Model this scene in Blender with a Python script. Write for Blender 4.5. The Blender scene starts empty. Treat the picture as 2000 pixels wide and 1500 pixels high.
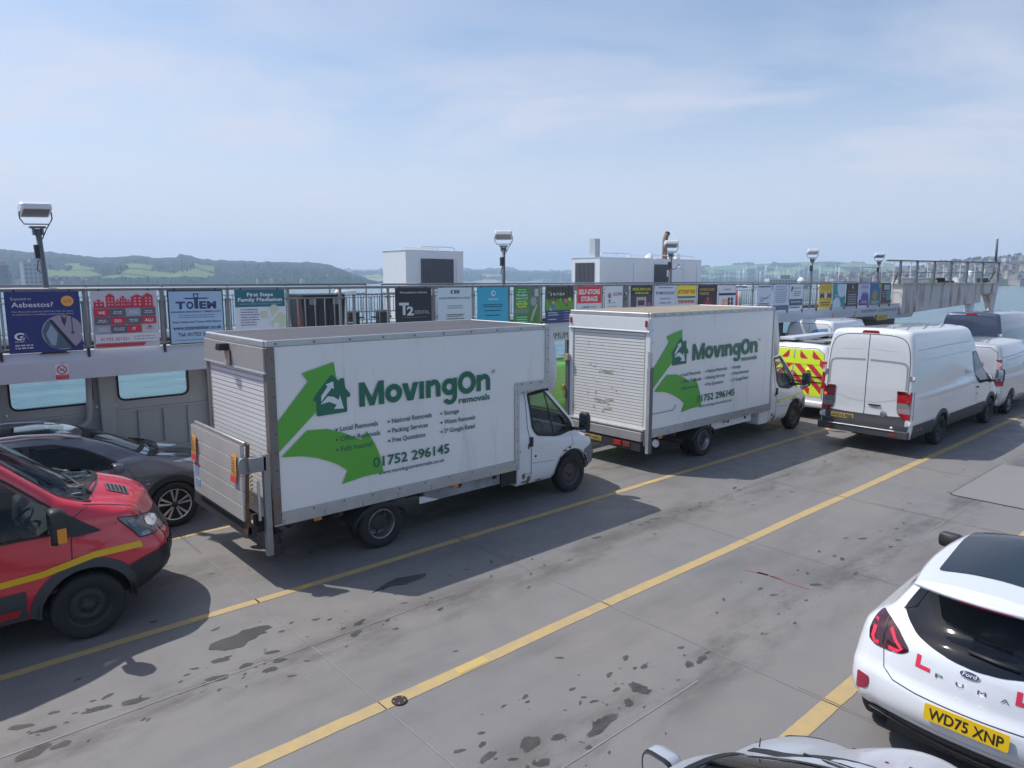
import bpy, bmesh, math, random
from mathutils import Vector, Matrix
from mathutils.bvhtree import BVHTree
R=math.radians
random.seed(7)
scn=bpy.context.scene
COL=scn.collection
# ---------------------------------------------------------------- camera
H=3.7082
cam_d=bpy.data.cameras.new('camera'); cam=bpy.data.objects.new('camera',cam_d); COL.objects.link(cam)
cam_d.sensor_width=36; cam_d.lens=36*1387.2/2000; cam_d.clip_start=.05; cam_d.clip_end=30000
cam.location=(0,0,H); cam.rotation_euler=(math.pi/2-.1462,0,-.7256)
scn.camera=cam
scn.cycles.volume_bounces=2
# ---------------------------------------------------------------- sun and sky
SUN_EL=R(57.3); sdir=Vector((-.34,.545,1)).normalized()      # towards the sun
sun_d=bpy.data.lights.new('sun','SUN'); sun=bpy.data.objects.new('sun',sun_d); COL.objects.link(sun)
sun_d.energy=3.9; sun_d.angle=R(.6); sun_d.color=(1,.955,.9)
sun.rotation_euler=sdir.to_track_quat('Z','Y').to_euler()
W=bpy.data.worlds.new('World'); scn.world=W; W.use_nodes=True
nt=W.node_tree; N=nt.nodes; LK=nt.links; N.clear()
def nn(nt,t,**k):
    n=nt.nodes.new(t)
    for a,b in k.items(): setattr(n,a,b)
    return n
out=nn(nt,'ShaderNodeOutputWorld'); bg=nn(nt,'ShaderNodeBackground'); sky=nn(nt,'ShaderNodeTexSky')
sky.sky_type='NISHITA'; sky.sun_disc=False; sky.sun_elevation=SUN_EL; sky.sun_rotation=math.atan2(sdir.x,sdir.y)
sky.air_density=1.0; sky.dust_density=1.3; sky.ozone_density=1.6
tc=nn(nt,'ShaderNodeTexCoord'); sep=nn(nt,'ShaderNodeSeparateXYZ'); LK.new(tc.outputs['Generated'],sep.inputs[0])
def M(op,a,b=None,c=None,cl=False):
    n=nn(nt,'ShaderNodeMath',operation=op); n.use_clamp=cl
    for i,v in enumerate((a,b,c)):
        if v is None: continue
        if hasattr(v,'links'): LK.new(v,n.inputs[i])
        else: n.inputs[i].default_value=v
    return n.outputs[0]
zz=M('MAXIMUM',sep.outputs[2],0.0); den=M('ADD',zz,.16)
cx=M('DIVIDE',sep.outputs[0],den); cy=M('DIVIDE',sep.outputs[1],den)
# rotate so that the streaks run across the picture
u=M('ADD',M('MULTIPLY',cx,.75),M('MULTIPLY',cy,-.66)); v_=M('ADD',M('MULTIPLY',cx,.66),M('MULTIPLY',cy,.75))
comb=nn(nt,'ShaderNodeCombineXYZ'); LK.new(M('MULTIPLY',u,.9),comb.inputs[0]); LK.new(M('MULTIPLY',v_,1.25),comb.inputs[1])
def noise(scale,det,rough,dist,vec):
    n=nn(nt,'ShaderNodeTexNoise'); n.inputs['Scale'].default_value=scale; n.inputs['Detail'].default_value=det
    n.inputs['Roughness'].default_value=rough; n.inputs['Distortion'].default_value=dist; LK.new(vec,n.inputs['Vector']); return n.outputs['Fac']
n1=noise(.9,6,.56,.5,comb.outputs[0]); n2=noise(2.4,6,.6,1.1,comb.outputs[0])
cl=M('ADD',M('MULTIPLY',n1,.85),M('MULTIPLY',n2,.18))
mr=nn(nt,'ShaderNodeMapRange'); LK.new(cl,mr.inputs[0]); mr.inputs[1].default_value=.34; mr.inputs[2].default_value=.72; mr.interpolation_type='SMOOTHSTEP'
mh=nn(nt,'ShaderNodeMapRange'); LK.new(zz,mh.inputs[0]); mh.inputs[1].default_value=0; mh.inputs[2].default_value=.30; mh.inputs[3].default_value=.88; mh.inputs[4].default_value=0
mh.interpolation_type='SMOOTHSTEP'
mt=nn(nt,'ShaderNodeMapRange'); LK.new(zz,mt.inputs[0]); mt.inputs[1].default_value=.21; mt.inputs[2].default_value=.40; mt.inputs[3].default_value=.85; mt.inputs[4].default_value=.16; mt.interpolation_type='SMOOTHSTEP'
fac=M('MAXIMUM',M('MULTIPLY',mr.outputs[0],mt.outputs[0]),mh.outputs[0])
hs=nn(nt,'ShaderNodeHueSaturation'); hs.inputs['Saturation'].default_value=.98; hs.inputs['Value'].default_value=.90; LK.new(sky.outputs[0],hs.inputs['Color'])
mix=nn(nt,'ShaderNodeMix',data_type='RGBA'); LK.new(fac,mix.inputs[0]); LK.new(hs.outputs[0],mix.inputs[6]); mix.inputs[7].default_value=(4.75,4.6,5.0,1)
LK.new(mix.outputs[2],bg.inputs[0]); bg.inputs[1].default_value=.15; LK.new(bg.outputs[0],out.inputs[0])
scn.view_settings.view_transform='Standard'; scn.view_settings.look='None'; scn.view_settings.gamma=1; scn.view_settings.exposure=0.18
scn.view_settings.use_curve_mapping=False
# ---------------------------------------------------------------- materials
MC={}
def srgb(c):
    f=lambda v:(v/12.92 if v<=.04045 else ((v+.055)/1.055)**2.4)
    return tuple(f(x/255) for x in c)
def mat(name,col,rough=.5,metal=0,noise=None,bump=None,coat=0,emit=None,back=None,spec=None,stretch=None,streak=None):
    """noise=(scale, amount, darkcolour) patchy wear; bump=(scale,strength); streak=(scale,lo,hi,colour) vertical runs"""
    if name in MC: return MC[name]
    m=bpy.data.materials.new(name); m.use_nodes=True; t=m.node_tree; n=t.nodes; b=n['Principled BSDF']; o=n['Material Output']
    b.inputs['Base Color'].default_value=(*col,1); b.inputs['Roughness'].default_value=rough; b.inputs['Metallic'].default_value=metal
    if spec is not None: b.inputs['Specular IOR Level'].default_value=spec
    if coat: b.inputs['Coat Weight'].default_value=coat; b.inputs['Coat Roughness'].default_value=.04
    if emit: b.inputs['Emission Color'].default_value=(*emit[0],1); b.inputs['Emission Strength'].default_value=emit[1]
    tcn=n.new('ShaderNodeTexCoord'); vec=tcn.outputs['Object']
    src=None
    def mixc(f,a,bcol):
        x=n.new('ShaderNodeMix'); x.data_type='RGBA'; t.links.new(f,x.inputs[0])
        if hasattr(a,'links'): t.links.new(a,x.inputs[6])
        else: x.inputs[6].default_value=(*a,1)
        x.inputs[7].default_value=(*bcol,1); return x.outputs[2]
    def ntex(scale,det,vv,rg=.62):
        x=n.new('ShaderNodeTexNoise'); x.inputs['Scale'].default_value=scale; x.inputs['Detail'].default_value=det; x.inputs['Roughness'].default_value=rg
        t.links.new(vv,x.inputs['Vector']); return x.outputs['Fac']
    def rng(v,a,bb,c=0.,d=1.):
        x=n.new('ShaderNodeMapRange'); t.links.new(v,x.inputs[0]); x.inputs[1].default_value=a; x.inputs[2].default_value=bb; x.inputs[3].default_value=c; x.inputs[4].default_value=d; return x.outputs[0]
    cur=col
    if noise:
        vv=vec
        if stretch:
            mp=n.new('ShaderNodeMapping'); mp.inputs['Scale'].default_value=stretch; t.links.new(vec,mp.inputs[0]); vv=mp.outputs[0]
        cur=mixc(rng(ntex(noise[0],6,vv),.38,.72,0,noise[1]),cur,noise[2])
    if streak:
        mp=n.new('ShaderNodeMapping'); mp.inputs['Scale'].default_value=(1,1,.12); t.links.new(vec,mp.inputs[0])
        cur=mixc(rng(ntex(streak[0],5,mp.outputs[0],.7),streak[1],streak[2]),cur,streak[3])
    if hasattr(cur,'links'): t.links.new(cur,b.inputs['Base Color'])
    if bump:
        bp=n.new('ShaderNodeBump'); bp.inputs['Strength'].default_value=bump[1]; bp.inputs['Distance'].default_value=.02
        t.links.new(ntex(bump[0],4,vec),bp.inputs['Height']); t.links.new(bp.outputs[0],b.inputs['Normal'])
    if back:
        g=n.new('ShaderNodeNewGeometry'); d=n.new('ShaderNodeBsdfDiffuse'); d.inputs[0].default_value=(*back,1)
        mx=n.new('ShaderNodeMixShader'); t.links.new(g.outputs['Backfacing'],mx.inputs[0]); t.links.new(b.outputs[0],mx.inputs[1]); t.links.new(d.outputs[0],mx.inputs[2])
        t.links.new(mx.outputs[0],o.inputs[0])
    MC[name]=m; return m
def flat(r,g,b,rough=.5):
    return mat('print_%d_%d_%d'%(r,g,b),srgb((r,g,b)),rough)
def glass_mat(name,tint,ior=1.5):
    if name in MC: return MC[name]
    m=bpy.data.materials.new(name); m.use_nodes=True; t=m.node_tree; n=t.nodes; n.remove(n['Principled BSDF']); o=n['Material Output']
    tr=n.new('ShaderNodeBsdfTransparent'); tr.inputs[0].default_value=(*tint,1); gl=n.new('ShaderNodeBsdfGlossy'); gl.inputs['Roughness'].default_value=.02
    fr=n.new('ShaderNodeFresnel'); ge=n.new('ShaderNodeNewGeometry'); mr=n.new('ShaderNodeMapRange'); mr.inputs[3].default_value=ior; mr.inputs[4].default_value=1/ior; t.links.new(ge.outputs['Backfacing'],mr.inputs[0]); t.links.new(mr.outputs[0],fr.inputs[0]); mx=n.new('ShaderNodeMixShader')
    t.links.new(fr.outputs[0],mx.inputs[0]); t.links.new(tr.outputs[0],mx.inputs[1]); t.links.new(gl.outputs[0],mx.inputs[2]); t.links.new(mx.outputs[0],o.inputs[0])
    MC[name]=m; return m
DARK=(.02,.021,.023)
WHITE=mat('white_paint',(.70,.715,.735),.32,noise=(1.3,.3,(.62,.62,.6)),coat=.4,back=DARK)
WHITE2=mat('clean_white_paint',(.72,.735,.76),.25,coat=.8,back=DARK)
BOXW=mat('white_box_panel',(.80,.80,.79),.3,noise=(.9,.35,(.72,.72,.70)),streak=(4,.56,.88,(.58,.56,.51)),bump=(1.1,.12))
ALU=mat('aluminium',(.5,.51,.52),.42,.55,noise=(5,.5,(.36,.36,.35)))
ALU2=mat('dull_aluminium_deck',(.55,.55,.54),.5,.35,noise=(2.5,.5,(.42,.4,.37)),streak=(6,.6,.85,(.36,.33,.28)))
STEEL=mat('galvanised_steel',(.3,.31,.33),.45,.6,noise=(9,.5,(.2,.2,.21)))
RUST=mat('rusty_steel',(.1,.06,.04),.8,noise=(9,.8,(.25,.1,.04)))
RUBBER=mat('tyre_rubber',(.018,.018,.02),.8,bump=(60,.2))
PLAST=mat('black_plastic',(.022,.024,.027),.5,bump=(300,.05))
PLASTG=mat('faded_grey_plastic',(.16,.17,.185),.6)
GLASSB=mat('dark_tinted_glass',(.006,.009,.016),.04,spec=.42)
def worn(name,col,rough,noise=None,lo=.25,hi=.75,scale=9,amt=.7,alpha=1.):
    """paint or damp that thins out towards its edges (vertex value 'cover') and is broken up by noise"""
    m=mat(name,col,rough,noise=noise); t=m.node_tree; n=t.nodes; o=n['Material Output']; b=n['Principled BSDF']
    a=n.new('ShaderNodeAttribute'); a.attribute_name='cover'; tc=n.new('ShaderNodeTexCoord'); z=n.new('ShaderNodeTexNoise'); z.inputs['Scale'].default_value=scale; z.inputs['Detail'].default_value=6; z.inputs['Roughness'].default_value=.7; t.links.new(tc.outputs['Object'],z.inputs['Vector'])
    q=n.new('ShaderNodeMath'); q.operation='MULTIPLY_ADD'; q.inputs[1].default_value=amt; t.links.new(z.outputs['Fac'],q.inputs[0]); p=n.new('ShaderNodeMath'); p.operation='SUBTRACT'; p.inputs[1].default_value=amt*.5; t.links.new(a.outputs['Fac'],p.inputs[0]); t.links.new(p.outputs[0],q.inputs[2])
    r=n.new('ShaderNodeMapRange'); r.interpolation_type='SMOOTHSTEP'; r.inputs[1].default_value=lo; r.inputs[2].default_value=hi; r.inputs[4].default_value=alpha; t.links.new(q.outputs[0],r.inputs[0])
    tr=n.new('ShaderNodeBsdfTransparent'); mx=n.new('ShaderNodeMixShader'); t.links.new(r.outputs[0],mx.inputs[0]); t.links.new(tr.outputs[0],mx.inputs[1]); t.links.new(b.outputs[0],mx.inputs[2]); t.links.new(mx.outputs[0],o.inputs[0]); return m
def cover(o,vals):
    at=o.data.attributes.new('cover','FLOAT','POINT'); at.data.foreach_set('value',vals)
GLASS=glass_mat('clear_glass',(.78,.85,.83))
GLASSD=glass_mat('smoked_glass',(.5,.58,.58))
GREYW=mat('grey_bulkhead_paint',(.5,.52,.53),.5,noise=(1.2,.5,(.41,.43,.435)),streak=(4,.62,.9,(.14,.12,.1)))
FASC=mat('pale_grey_structure_paint',(.50,.54,.60),.45,noise=(.8,.4,(.42,.45,.49)),streak=(3,.6,.9,(.36,.35,.33)))
DKWHITE=mat('deckhouse_white_paint',(.72,.73,.75),.4,noise=(.8,.3,(.6,.61,.62)),streak=(4,.66,.9,(.5,.48,.42)))
RED=mat('red_lamp_plastic',(.35,.01,.015),.2,coat=.5)
REDL=mat('lit_brake_lamp',(.7,.02,.02),.2,emit=((1,.05,.03),1.6))
AMBER=mat('amber_lamp_plastic',(.7,.25,.02),.25,coat=.5)
CLEARL=mat('clear_lamp_plastic',(.6,.6,.62),.12,coat=1)
CHROME=mat('chrome',(.7,.7,.72),.12,1)
RAILP=mat('grey_railing_paint',(.2,.213,.235),.45,noise=(8,.5,(.14,.15,.16)))
BLACK=mat('black_rubber_seal',(.012,.012,.013),.55)
SEAT=mat('dark_seat_cloth',(.035,.037,.042),.9)
# ---------------------------------------------------------------- geometry helpers
def lerp(a,b,t): return a+(b-a)*t
class MB:
    def __init__(s): s.v=[]; s.f=[]; s.m=[]; s.mats=[]; s.sm=[]
    def mi(s,m):
        if m not in s.mats: s.mats.append(m)
        return s.mats.index(m)
    def add(s,vs,fs,m,smooth=False):
        o=len(s.v); s.v+= [tuple(v) for v in vs]; i=s.mi(m)
        for f in fs: s.f.append(tuple(o+k for k in f)); s.m.append(i); s.sm.append(smooth)
    def box(s,c,d,m,rot=None):
        x,y,z=d[0]/2,d[1]/2,d[2]/2
        vs=[Vector((i*x,j*y,k*z)) for i in(-1,1) for j in(-1,1) for k in(-1,1)]
        if rot is not None: vs=[rot@v for v in vs]
        vs=[v+Vector(c) for v in vs]
        s.add(vs,[(0,1,3,2),(4,6,7,5),(0,4,5,1),(2,3,7,6),(0,2,6,4),(1,5,7,3)],m)
    def bx(s,x0,x1,y0,y1,z0,z1,m): s.box(((x0+x1)/2,(y0+y1)/2,(z0+z1)/2),(abs(x1-x0),abs(y1-y0),abs(z1-z0)),m)
    def tube(s,pts,r,m,seg=8,closed=False,caps=True):
        pts=[Vector(p) for p in pts]; n=len(pts); vs=[]; rr=r if isinstance(r,(list,tuple)) else [r]*n
        up=None
        for i,p in enumerate(pts):
            a=pts[(i-1)%n] if (i>0 or closed) else p; b=pts[(i+1)%n] if (i<n-1 or closed) else p
            d=(b-a).normalized()
            if up is None: up=Vector((0,0,1)) if abs(d.z)<.9 else Vector((1,0,0))
            x=d.cross(up).normalized(); y=x.cross(d).normalized(); up=y
            for k in range(seg):
                t=2*math.pi*k/seg; vs.append(p+x*math.cos(t)*rr[i]+y*math.sin(t)*rr[i])
        fs=[]
        for i in range(n if closed else n-1):
            for k in range(seg):
                a=i*seg+k; b=i*seg+(k+1)%seg; c=((i+1)%n)*seg+(k+1)%seg; d=((i+1)%n)*seg+k; fs.append((a,b,c,d))
        if caps and not closed: fs+= [tuple(range(seg))[::-1],tuple((n-1)*seg+k for k in range(seg))]
        s.add(vs,fs,m,True)
    def lathe(s,prof,o,ax,m,seg=32,smooth=True,mats=None):
        """prof (r,h) along axis ax"""
        ax=Vector(ax).normalized(); u=ax.orthogonal().normalized(); w=ax.cross(u); o=Vector(o); n=len(prof); base=len(s.v)
        vs=[o+ax*h+(u*math.cos(2*math.pi*k/seg)+w*math.sin(2*math.pi*k/seg))*r for r,h in prof for k in range(seg)]
        s.v+=[tuple(v) for v in vs]
        for i in range(n-1):
            mm=s.mi(mats[i] if mats else m)
            for k in range(seg):
                s.f.append((base+i*seg+k,base+i*seg+(k+1)%seg,base+(i+1)*seg+(k+1)%seg,base+(i+1)*seg+k)); s.m.append(mm); s.sm.append(smooth)
    def prism(s,poly,o,ux,uy,depth,m,msid=None):
        """2D polygon (counterclockwise) in frame o,ux,uy extruded by the vector depth"""
        o=Vector(o);ux=Vector(ux);uy=Vector(uy);d=Vector(depth); n=len(poly)
        a=[o+ux*p[0]+uy*p[1] for p in poly]; b=[p+d for p in a]
        s.add(a+b,[tuple(range(n)),tuple(range(2*n-1,n-1,-1))],m)
        s.add(a+b,[(i,i+n,(i+1)%n+n,(i+1)%n) for i in range(n)],msid or m)
    def poly(s,pts,m): s.add(pts,[tuple(range(len(pts)))],m)
    def strip(s,A,B,m,smooth=True):
        n=len(A); s.add(list(A)+list(B),[(i,i+1,n+i+1,n+i) for i in range(n-1)],m,smooth)
    def text(s,st,o,ux,uy,h,m,width=None,align='L',bold=0,maxw=None):
        """cap height h; width forces the total width"""
        vs,fs,x0,x1,cap=textgeo(st,bold)
        k=h/cap; kx=k
        if width: kx=width/(x1-x0)
        if maxw and (x1-x0)*kx>maxw: kx=maxw/(x1-x0)
        off={'L':0,'C':.5,'R':1}[align]*(x1-x0)*kx
        o=Vector(o);ux=Vector(ux);uy=Vector(uy)
        s.add([o+ux*((v[0]-x0)*kx-off)+uy*(v[1]*k) for v in vs],fs,m)
    def build(s,name,parent=None,bevel=0,seg=2,loc=None,autosmooth=None,recalc=True):
        me=bpy.data.meshes.new(name); me.from_pydata(s.v,[],s.f)
        for m in s.mats: me.materials.append(m)
        me.polygons.foreach_set('material_index',s.m); me.polygons.foreach_set('use_smooth',s.sm); me.update()
        if recalc:
            b=bmesh.new(); b.from_mesh(me); bmesh.ops.recalc_face_normals(b,faces=b.faces[:]); b.to_mesh(me); b.free()
        ob=bpy.data.objects.new(name,me); COL.objects.link(ob)
        if parent: ob.parent=parent
        if loc: ob.location=loc
        if bevel:
            md=ob.modifiers.new('bevel','BEVEL'); md.width=bevel; md.segments=seg; md.limit_method='ANGLE'; md.angle_limit=R(40); md.use_clamp_overlap=True
            md.harden_normals=False
        return ob
TG={}
def textgeo(st,bold):
    k=(st,bold)
    if k in TG: return TG[k]
    cu=bpy.data.curves.new('t','FONT'); cu.body=st; cu.size=1; cu.offset=bold; cu.resolution_u=3
    ob=bpy.data.objects.new('t',cu); me=bpy.data.meshes.new_from_object(ob)
    vs=[(v.co.x,v.co.y) for v in me.vertices]; fs=[tuple(p.vertices) for p in me.polygons]
    x0=min([v[0] for v in vs] or [0]); x1=max([v[0] for v in vs] or [1])
    bpy.data.objects.remove(ob); bpy.data.curves.remove(cu); bpy.data.meshes.remove(me)
    TG[k]=(vs,fs,x0,x1,.729+bold*2); return TG[k]
def tag(o,label=None,cat=None,group=None,kind=None):
    for k,v in (('label',label),('category',cat),('group',group),('kind',kind)):
        if v: o[k]=v
    return o
def empty(name,loc,label,cat,group=None,rz=0):
    o=bpy.data.objects.new(name,None); COL.objects.link(o); o.location=loc; o.rotation_euler.z=rz; o.empty_display_size=.2
    return tag(o,label,cat,group)
def copy_tree(o,parent=None):
    c=o.copy(); COL.objects.link(c)
    if parent: c.parent=parent
    for ch in list(o.children): copy_tree(ch,c)
    return c
def rpoly(pts,r=.05,n=4):
    """round the corners of a 2D polygon; r may be a list"""
    out=[]; N_=len(pts)
    for i,p in enumerate(pts):
        rr=r[i] if isinstance(r,(list,tuple)) else r
        p=Vector(p[:2]); a=Vector(pts[i-1][:2]); b=Vector(pts[(i+1)%N_][:2])
        if rr<=0: out.append((p.x,p.y)); continue
        da=min(rr,(a-p).length*.48); db=min(rr,(b-p).length*.48)
        A=p+(a-p).normalized()*da; B=p+(b-p).normalized()*db
        for k in range(n+1):
            t=k/n; q=A*(1-t)**2+p*2*t*(1-t)+B*t*t; out.append((q.x,q.y))
    return out
def crand(a): return random.uniform(-a,a)
# ================================================================ SETTING
X=Vector((1,0,0)); Y=Vector((0,1,0)); Z=Vector((0,0,1))
# --- ferry deck: painted steel plate with tyre dirt, seams in weld lines
def deck_mat():
    m=bpy.data.materials.new('painted_steel_deck'); m.use_nodes=True; t=m.node_tree; n=t.nodes; b=n['Principled BSDF']
    tc=n.new('ShaderNodeTexCoord')
    def nz(sc,det,rg,scale=(1,1,1),loc=(0,0,0)):
        mp=n.new('ShaderNodeMapping'); mp.inputs['Scale'].default_value=scale; mp.inputs['Location'].default_value=loc; t.links.new(tc.outputs['Object'],mp.inputs[0])
        x=n.new('ShaderNodeTexNoise'); x.inputs['Scale'].default_value=sc; x.inputs['Detail'].default_value=det; x.inputs['Roughness'].default_value=rg; t.links.new(mp.outputs[0],x.inputs['Vector']); return x.outputs['Fac']
    def rg(v,a,b_,c=0,d=1):
        x=n.new('ShaderNodeMapRange'); x.interpolation_type='SMOOTHSTEP'; t.links.new(v,x.inputs[0]); x.inputs[1].default_value=a; x.inputs[2].default_value=b_; x.inputs[3].default_value=c; x.inputs[4].default_value=d; return x.outputs[0]
    def mx(f,a,c):
        x=n.new('ShaderNodeMix'); x.data_type='RGBA'; t.links.new(f,x.inputs[0])
        for i,q in ((6,a),(7,c)):
            if hasattr(q,'links'): t.links.new(q,x.inputs[i])
            else: x.inputs[i].default_value=(*q,1)
        return x.outputs[2]
    c=mx(rg(nz(.35,6,.6),.35,.68),(.19,.186,.186),(.212,.197,.186))      # blue-grey paint against brownish grime
    c=mx(rg(nz(.55,5,.6,(.35,1.6,1),(3,1,0)),.5,.75,0,.7),c,(.118,.112,.108))
    c=mx(rg(nz(1.7,8,.7,(.5,1.3,1)),.56,.8,0,.45),c,(.21,.212,.222))
    c=mx(rg(nz(9,6,.7),.62,.78,0,.35),c,(.12,.12,.12))
    # darker dripped-oil band along the middle of each lane
    sp=n.new('ShaderNodeSeparateXYZ'); t.links.new(tc.outputs['Object'],sp.inputs[0])
    def mm(op,a,b_):
        x=n.new('ShaderNodeMath'); x.operation=op
        for i,q in enumerate((a,b_)):
            if hasattr(q,'links'): t.links.new(q,x.inputs[i])
            else: x.inputs[i].default_value=q
        return x.outputs[0]
    md=mm('PINGPONG',mm('ADD',mm('SUBTRACT',sp.outputs[1],3.72),mm('MULTIPLY',nz(.8,3,.5),.35)),1.38)
    band=rg(md,.05,.62,1,0)
    c=mx(mm('MULTIPLY',band,rg(nz(1.1,6,.7,(.6,1.5,1),(0,7,0)),.4,.66)),c,(.105,.098,.092))
    c=mx(mm('MULTIPLY',band,rg(nz(7,5,.75,(.8,1.2,1)),.62,.7,0,.8)),c,(.075,.073,.072))
    c=mx(rg(nz(55,4,.8),.35,.75,0,.28),c,(.09,.088,.086)); c=mx(rg(nz(24,6,.75,(.5,1.4,1)),.6,.75,0,.3),c,(.30,.295,.29))
    t.links.new(c,b.inputs['Base Color'])
    b.inputs['Roughness'].default_value=.55
    t.links.new(rg(nz(2.2,5,.6),.3,.7,.42,.72),b.inputs['Roughness'])
    bp=n.new('ShaderNodeBump'); bp.inputs['Strength'].default_value=.25; bp.inputs['Distance'].default_value=.01
    t.links.new(mm('ADD',nz(1.2,3,.5),mm('MULTIPLY',nz(60,3,.6),.06)),bp.inputs['Height']); t.links.new(bp.outputs[0],b.inputs['Normal'])
    return m
DECK=deck_mat()
mb=MB(); mb.bx(-9,47,-1.2,14.2,-.25,0,DECK)
deck=tag(mb.build('deck'),kind='structure')
SEAM=mat('weld_seam',(.1,.085,.08),.7,noise=(2,1,(.18,.16,.155)))
SEAML=mat('weld_bead_pale',(.24,.23,.235),.6,noise=(5,.8,(.17,.16,.16)))
mb=MB()
def seam(p,q,w,m,z=.004,wob=.004):
    p=Vector((*p,z)); q=Vector((*q,z)); n=max(2,int((q-p).length/.35)); d=(q-p).normalized(); s=Vector((-d.y,d.x,0)); A=[];B=[]
    for i in range(n+1):
        c=p.lerp(q,i/n)+s*crand(wob); ww=w*random.uniform(.6,1.2)/2; A.append(c-s*ww); B.append(c+s*ww)
    mb.strip(A,B,m)
for xs in (-2.95,0.02,2.97,5.95,9.0,12.1,15.2,18.3,21.5,24.6):
    a=-1.1
    while a<13.6:
        b=a+random.uniform(1.2,2.6)
        seam((xs+.0,a),(xs+.0,b),.016,random.choice((SEAM,SEAML,SEAML)) if xs<9 else SEAML)
        if random.random()<.5: seam((xs+.035,a+.3),(xs+.035,b-.2),.012,SEAML)
        a=b+.02
for ys in (6.45,3.45,9.6):
    a=-6
    while a<30:
        b=a+random.uniform(1.5,3.5)
        if random.random()<.75: seam((a,ys),(b,ys),.016,SEAML)
        a=b+random.uniform(0,1)
tag(mb.build('deck_weld_seam'),kind='structure')
YEL=worn('worn_yellow_paint',(.47,.34,.15),.65,(6,.9,(.36,.29,.18)),.12,.34,11,.75,.95)
YELB=mat('fresh_yellow_paint',(.52,.37,.12),.6,noise=(6,.8,(.45,.34,.15)))
def lane(y,w,x0,x1,gap=()):
    mb=MB(); n=int((x1-x0)/.25); vs=[]; cv=[]
    for i in range(n+1):
        x=x0+(x1-x0)*i/n; wob=.006*math.sin(x*1.3)+crand(.003)
        for k,(f,c) in enumerate(((-.56,0),(-.44,1),(.44,1),(.56,0))): vs.append((x,y+wob+w*f*(1+crand(.03)),.004)); cv.append(c)
    mb.add(vs,[(i*4+k,i*4+4+k,i*4+5+k,i*4+1+k) for i in range(n) for k in range(3)],YEL)
    x=x0
    while x<x1:
        l=random.uniform(.1,.5)
        if random.random()<.25: mb.add([(x,y-w*.42,.0065),(x+l,y-w*.42,.0065),(x+l,y+w*.4,.0065),(x,y+w*.42,.0065)],[(0,1,2,3)],YELB); cv+=[1]*4
        x+=l+random.uniform(.8,3)
    o=mb.build('lane_marking',recalc=False); cover(o,cv); tag(o,kind='structure')
lane(7.82,.115,-6,28); lane(5.07,.135,-4,30); lane(2.46,.145,1,28); lane(10.59,.09,-6,30)
# wet patches and oil drips on the plate
OIL=worn('oil_drip',(.055,.052,.05),.5,(7,1,(.10,.095,.09)),.1,.8,14,.8,.72)
WETM=worn('wet_patch',(.075,.073,.07),.2,(2,.8,(.10,.096,.092)),.08,.3,9,.8,.92)
mb=MB(); BZ=[0]; CV=[]
def fan(pts,cx,cy,m,z):
    n=len(pts); vs=[(cx,cy,z)]; CV.append(1)
    for k,c in ((.55,1),(.85,.8),(1.12,0)):
        vs+=[(cx+(p[0]-cx)*k,cy+(p[1]-cy)*k,z) for p in pts]; CV.extend([c]*n)
    fs=[(0,1+i,1+(i+1)%n) for i in range(n)]+[(1+r*n+i,1+r*n+(i+1)%n,1+(r+1)*n+(i+1)%n,1+(r+1)*n+i) for r in range(2) for i in range(n)]
    mb.add(vs,fs,m)
def blob(x,y,rx,ry,m,z=.0035,rot=0,irr=.25,n=24):
    BZ[0]+=1; z=.003+.0000022*BZ[0]; rx*=.72; ry*=.5
    ph=[random.uniform(0,6.28) for _ in range(4)]; pts=[]
    for k in range(n):
        t=6.2832*k/n; r=1+irr*(math.sin(2*t+ph[0])*.5+math.sin(3*t+ph[1])*.5+math.sin(5*t+ph[2])*.4)
        a=rx*r*math.cos(t); b=ry*r*math.sin(t); pts.append((x+a*math.cos(rot)-b*math.sin(rot),y+a*math.sin(rot)+b*math.cos(rot)))
    fan(pts,x,y,m,z)
def gnd(px,py):
    """the deck point seen at a picture position, from the survey of the photograph"""
    f=1387.2; cyw,syw=math.cos(.7256),math.sin(.7256); cp,sp=math.cos(.1462),math.sin(.1462)
    d=Vector((syw*cp,cyw*cp,-sp))*f+Vector((cyw,-syw,0))*(px-1000)+Vector((-syw*sp,-cyw*sp,-cp))*(py-750)
    t=-H/d.z; return d.x*t,d.y*t
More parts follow.
